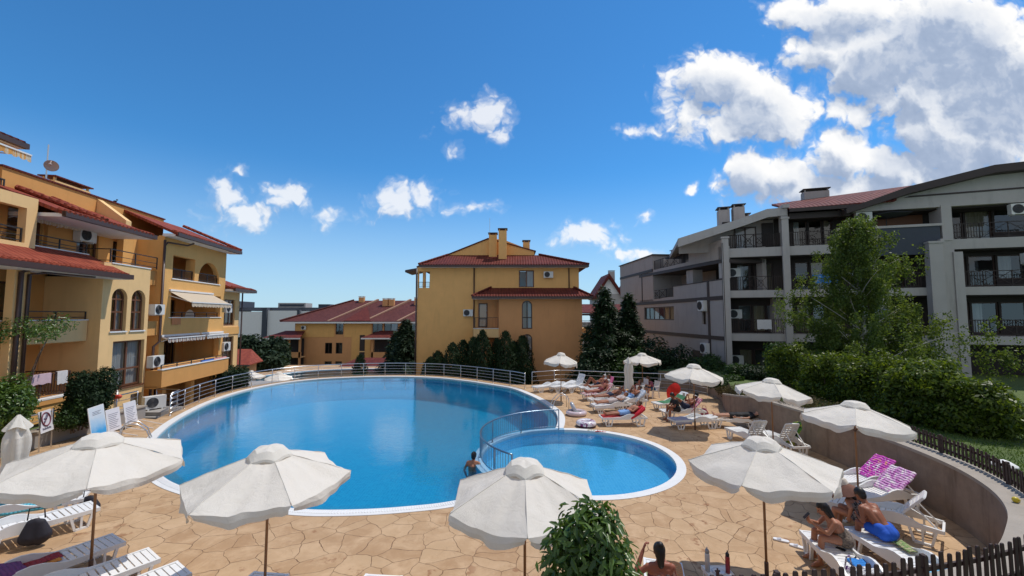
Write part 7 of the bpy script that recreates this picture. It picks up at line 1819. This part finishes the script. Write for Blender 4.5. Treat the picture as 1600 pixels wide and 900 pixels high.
sw = MB(); sw.tube([Mx @ Vector((.06,-.008,.56)), Mx @ Vector((.0,-.008,.46)), Mx @ Vector((-.10,-.008,.44))], [.025,.035,.02], 6); sw.ball(Mx @ Vector((-.08,-.01,.35)), .035, 8, 6); sw.build('swimmer_symbol', INK, t)
tx = MB()
for k in range(8): tx.box(-.22+.056*k,-.18+.056*k,-.006,-.001,.08,.15-.02*(k%2),Mx)
tx.build('printed_lines', INK, t)
for x in (-w/2,w/2): MB().bar((x,.03,0),(x,.05,1.34),.03).build('post', M_STEEL, t)
# rescue buoy
rb = thing('rescue_buoy', 'red rescue buoy with a white rope hung on the railing post', 'rescue buoy', (-16.75,17.9,0)); m = MB(); capsule(m,(-.18,-.08,1.18),(.2,-.1,1.22),.10,.09); m.build('float', plain('red_foam',(.62,.06,.03),.5,.1,6), rb, True)
m = MB(); m.tube([(-.12,-.08,1.28),(-.08,-.06,1.45),(.06,-.06,1.47),(.16,-.1,1.33),(.22,-.12,1.05)],.022,6); m.build('rope', plain('white_rope',(.7,.68,.64),.8), rb, True); m = MB(); m.tube([(0,0,0),(0,0,1.42)],.03,8); m.build('post', M_STEEL, rb, True)
# pool ladders
def ladder(label, x, y, rz):
    t = thing('pool_ladder', label, 'ladder', (x,y,0), rz)
    for s in (-.26,.26): MB().tube([(-.55,s,.0),(-.55,s,.45),(-.48,s,.62),(-.32,s,.70),(-.1,s,.66),(.16,s,.40),(.3,s,.0),(.3,s,-1.1)],.021,8).build('rail', M_STEEL, t, True)
    for z in (-.25,-.5,-.75): MB().box(.27,.35,-.25,.25,z,z+.03).build('step', M_STEEL, t)
ladder('steel pool ladder at the left end of the large pool', -13.75, 15.75, R(38)); ladder('steel pool ladder at the right side of the large pool near the inflatables', 2.25, 21.2, R(185))
# red parasol and chairs in the far group
pp = thing('parasol', 'small red sun parasol lying open on its side beside the green towel', 'parasol', (8.65,22.6,0)); M = Matrix.Translation((0,0,.55)) @ Matrix.Rotation(R(100),4,'X') @ Matrix.Rotation(R(25),4,'Y'); m = MB(); rows = []
for j in range(6): rows.append([M @ Vector((.5*j/5*math.cos(a),.5*j/5*math.sin(a),.16-.16*(j/5)**2+.02*math.sin(4*a)*j/5)) for a in [2*PI*k/32 for k in range(32)]])
for A_, B_ in zip(rows, rows[1:]): m.strip(A_, B_, True)
m.build('canopy', plain('red_nylon',(.60,.025,.02),.6,.1,6,trans=.3), pp, True); MB().tube([M @ Vector((0,0,.18)), M @ Vector((0,0,-.55))],.012,6).build('shaft', M_STEEL, pp, True)
def chair(label, x, y, rz, mat):
    t = thing('garden_chair', label, 'chair', (x,y,0), rz); m = MB(); m.box(-.23,.23,-.24,.24,.41,.44); m.build('seat', mat, t)
    Mb = Matrix.Translation((-.22,0,.43)) @ Matrix.Rotation(R(-14),4,'Y'); m = MB()
    for k in range(5): m.box(-.015,.015,-.22+.092*k,-.15+.092*k,.02,.44,Mb)
    m.box(-.018,.018,-.24,.24,.44,.50,Mb); m.build('backrest', mat, t)
    for s in (-1,1): m = MB(); m.tube([(-.22,s*.25,.43),(-.24,s*.26,.66),(.15,s*.26,.64),(.2,s*.25,.43)],.02,6); m.build('armrest', mat, t, True)
    for a in (-.2,.2):
        for b in (-.21,.21): MB().bar((a,b,.41),(a*1.25,b*1.12,0),.04).build('leg', mat, t)
chair('white plastic chair with its back to the closed cream umbrella', 6.75, 22.7, R(100), M_PLASTIC); chair('white plastic chair of the woman in a purple top', 8.0, 23.95, R(200), M_PLASTIC)
m = MB(); m.box(-.2,.2,-.012,.012,0,.3); sh_ = m.build('book', plain('white_paper',(.7,.68,.72),.7), None, False, (7.55,23.75,.78), R(110)); tag(sh_, 'white sheet held up by the woman in a purple top', 'paper')
m = MB(); m.box(-.1,.1,-.012,.012,0,.15); q = place(l5b,(1.05,0,.98)); tag(m.build('book', plain('cream_paper',(.6,.55,.45),.7), None, False, q, R(95)), 'open book held by the reader in the black cap', 'book')
m = MB(); m.prism([(-.035,-.07),(.035,-.07),(.035,.07),(-.035,.07)],-.004,.004); q = place(l2b,(1.25,0,.93)); po = m.build('phone', plain('black_phone',(.015,.015,.018),.2), None, False, q); po.rotation_euler = (R(50),0,R(-78)); tag(po, 'phone held by the man reclining in the far group', 'phone')
q = C.world(1.2,.8,.33); chair('white chair on the ground floor terrace of the grey complex, left one', q.x, q.y, R(250), M_PLASTIC)
for o_ in [o for o in COL.objects if o.name.startswith('garden_chair')][-1:]: o_.location.z = .33
q = C.world(2.2,.9,.33); chair('white chair on the ground floor terrace of the grey complex, right one', q.x, q.y, R(300), M_PLASTIC)
for o_ in [o for o in COL.objects if o.name.startswith('garden_chair')][-1:]: o_.location.z = .33
# lamps, post and the yellow toy on the coping
def glamp(label, x, y, z):
    t = thing('garden_lamp', label, 'lamp', (x,y,z)); MB().lathe([(.03,0),(.03,.34)],10).build('stem', M_DARKPOLE, t, True); MB().lathe([(.22,.34),(.21,.37),(.10,.44),(.02,.47)],20).build('lamp_shade', M_WHITEW, t, True); MB().lathe([(.05,.24),(.05,.34)],10).build('lens', plain('frosted',(.6,.6,.58),.4), t, True)
p = G(1568,722,1.5); glamp('white capped garden lamp on the lawn behind the curved fence', p.x, p.y, 1.08)
t = thing('post_lamp', 'short black post lamp on the lawn beside the closed umbrella at the left', 'lamp', (-17.6,14.6,.42)); MB().tube([(0,0,0),(0,0,.95)],.04,8).build('stem', M_IRON, t, True); MB().lathe([(.12,.95),(.12,.99),(.03,1.05)],12).build('cap', M_IRON, t, True)
p = G(1587,783,1.3); m = MB(); m.ball((0,0,.05),.05,12,8); m.ball((.07,.02,.03),.03,8,6); tag(m.build('toy_ball', plain('yellow_plastic',(.65,.5,.03),.4), None, True, (p.x,p.y,1.275)), 'small yellow toy on the wall coping by the curved fence', 'toy')
gp_ = MB(); gp_.lathe([(.02,0),(.85,.33),(1.0,.36),(.98,.42),(.02,1.15)],6,M=Matrix.Diagonal((1.3,1.3,.35,1)))
po_ = thing('parasol', 'folded grey parasol on the penthouse terrace of the grey complex', 'parasol', C.world(9.6,.7,10.1)); MB().tube([(0,0,0),(0,0,1.0)],.03,6).build('pole', M_IRON, po_, True); gp_.v = [(x,y,z+.75) for x,y,z in gp_.v]; gp_.build('canopy', M_GREYAWN, po_)
towel_over('towel', 'white towel on the lower balcony railing of the grey complex', 'towel', C, 1.9,2.75,4.36,.12,.62, plain('white_towel',(.68,.66,.65),.95))
towel_over('towel', 'bright blue towel on the middle balcony left of the birch', 'towel', C, 5.2,6.6,7.28,.12,.55, plain('bright_blue_towel',(.04,.20,.55),.95,.15,8))
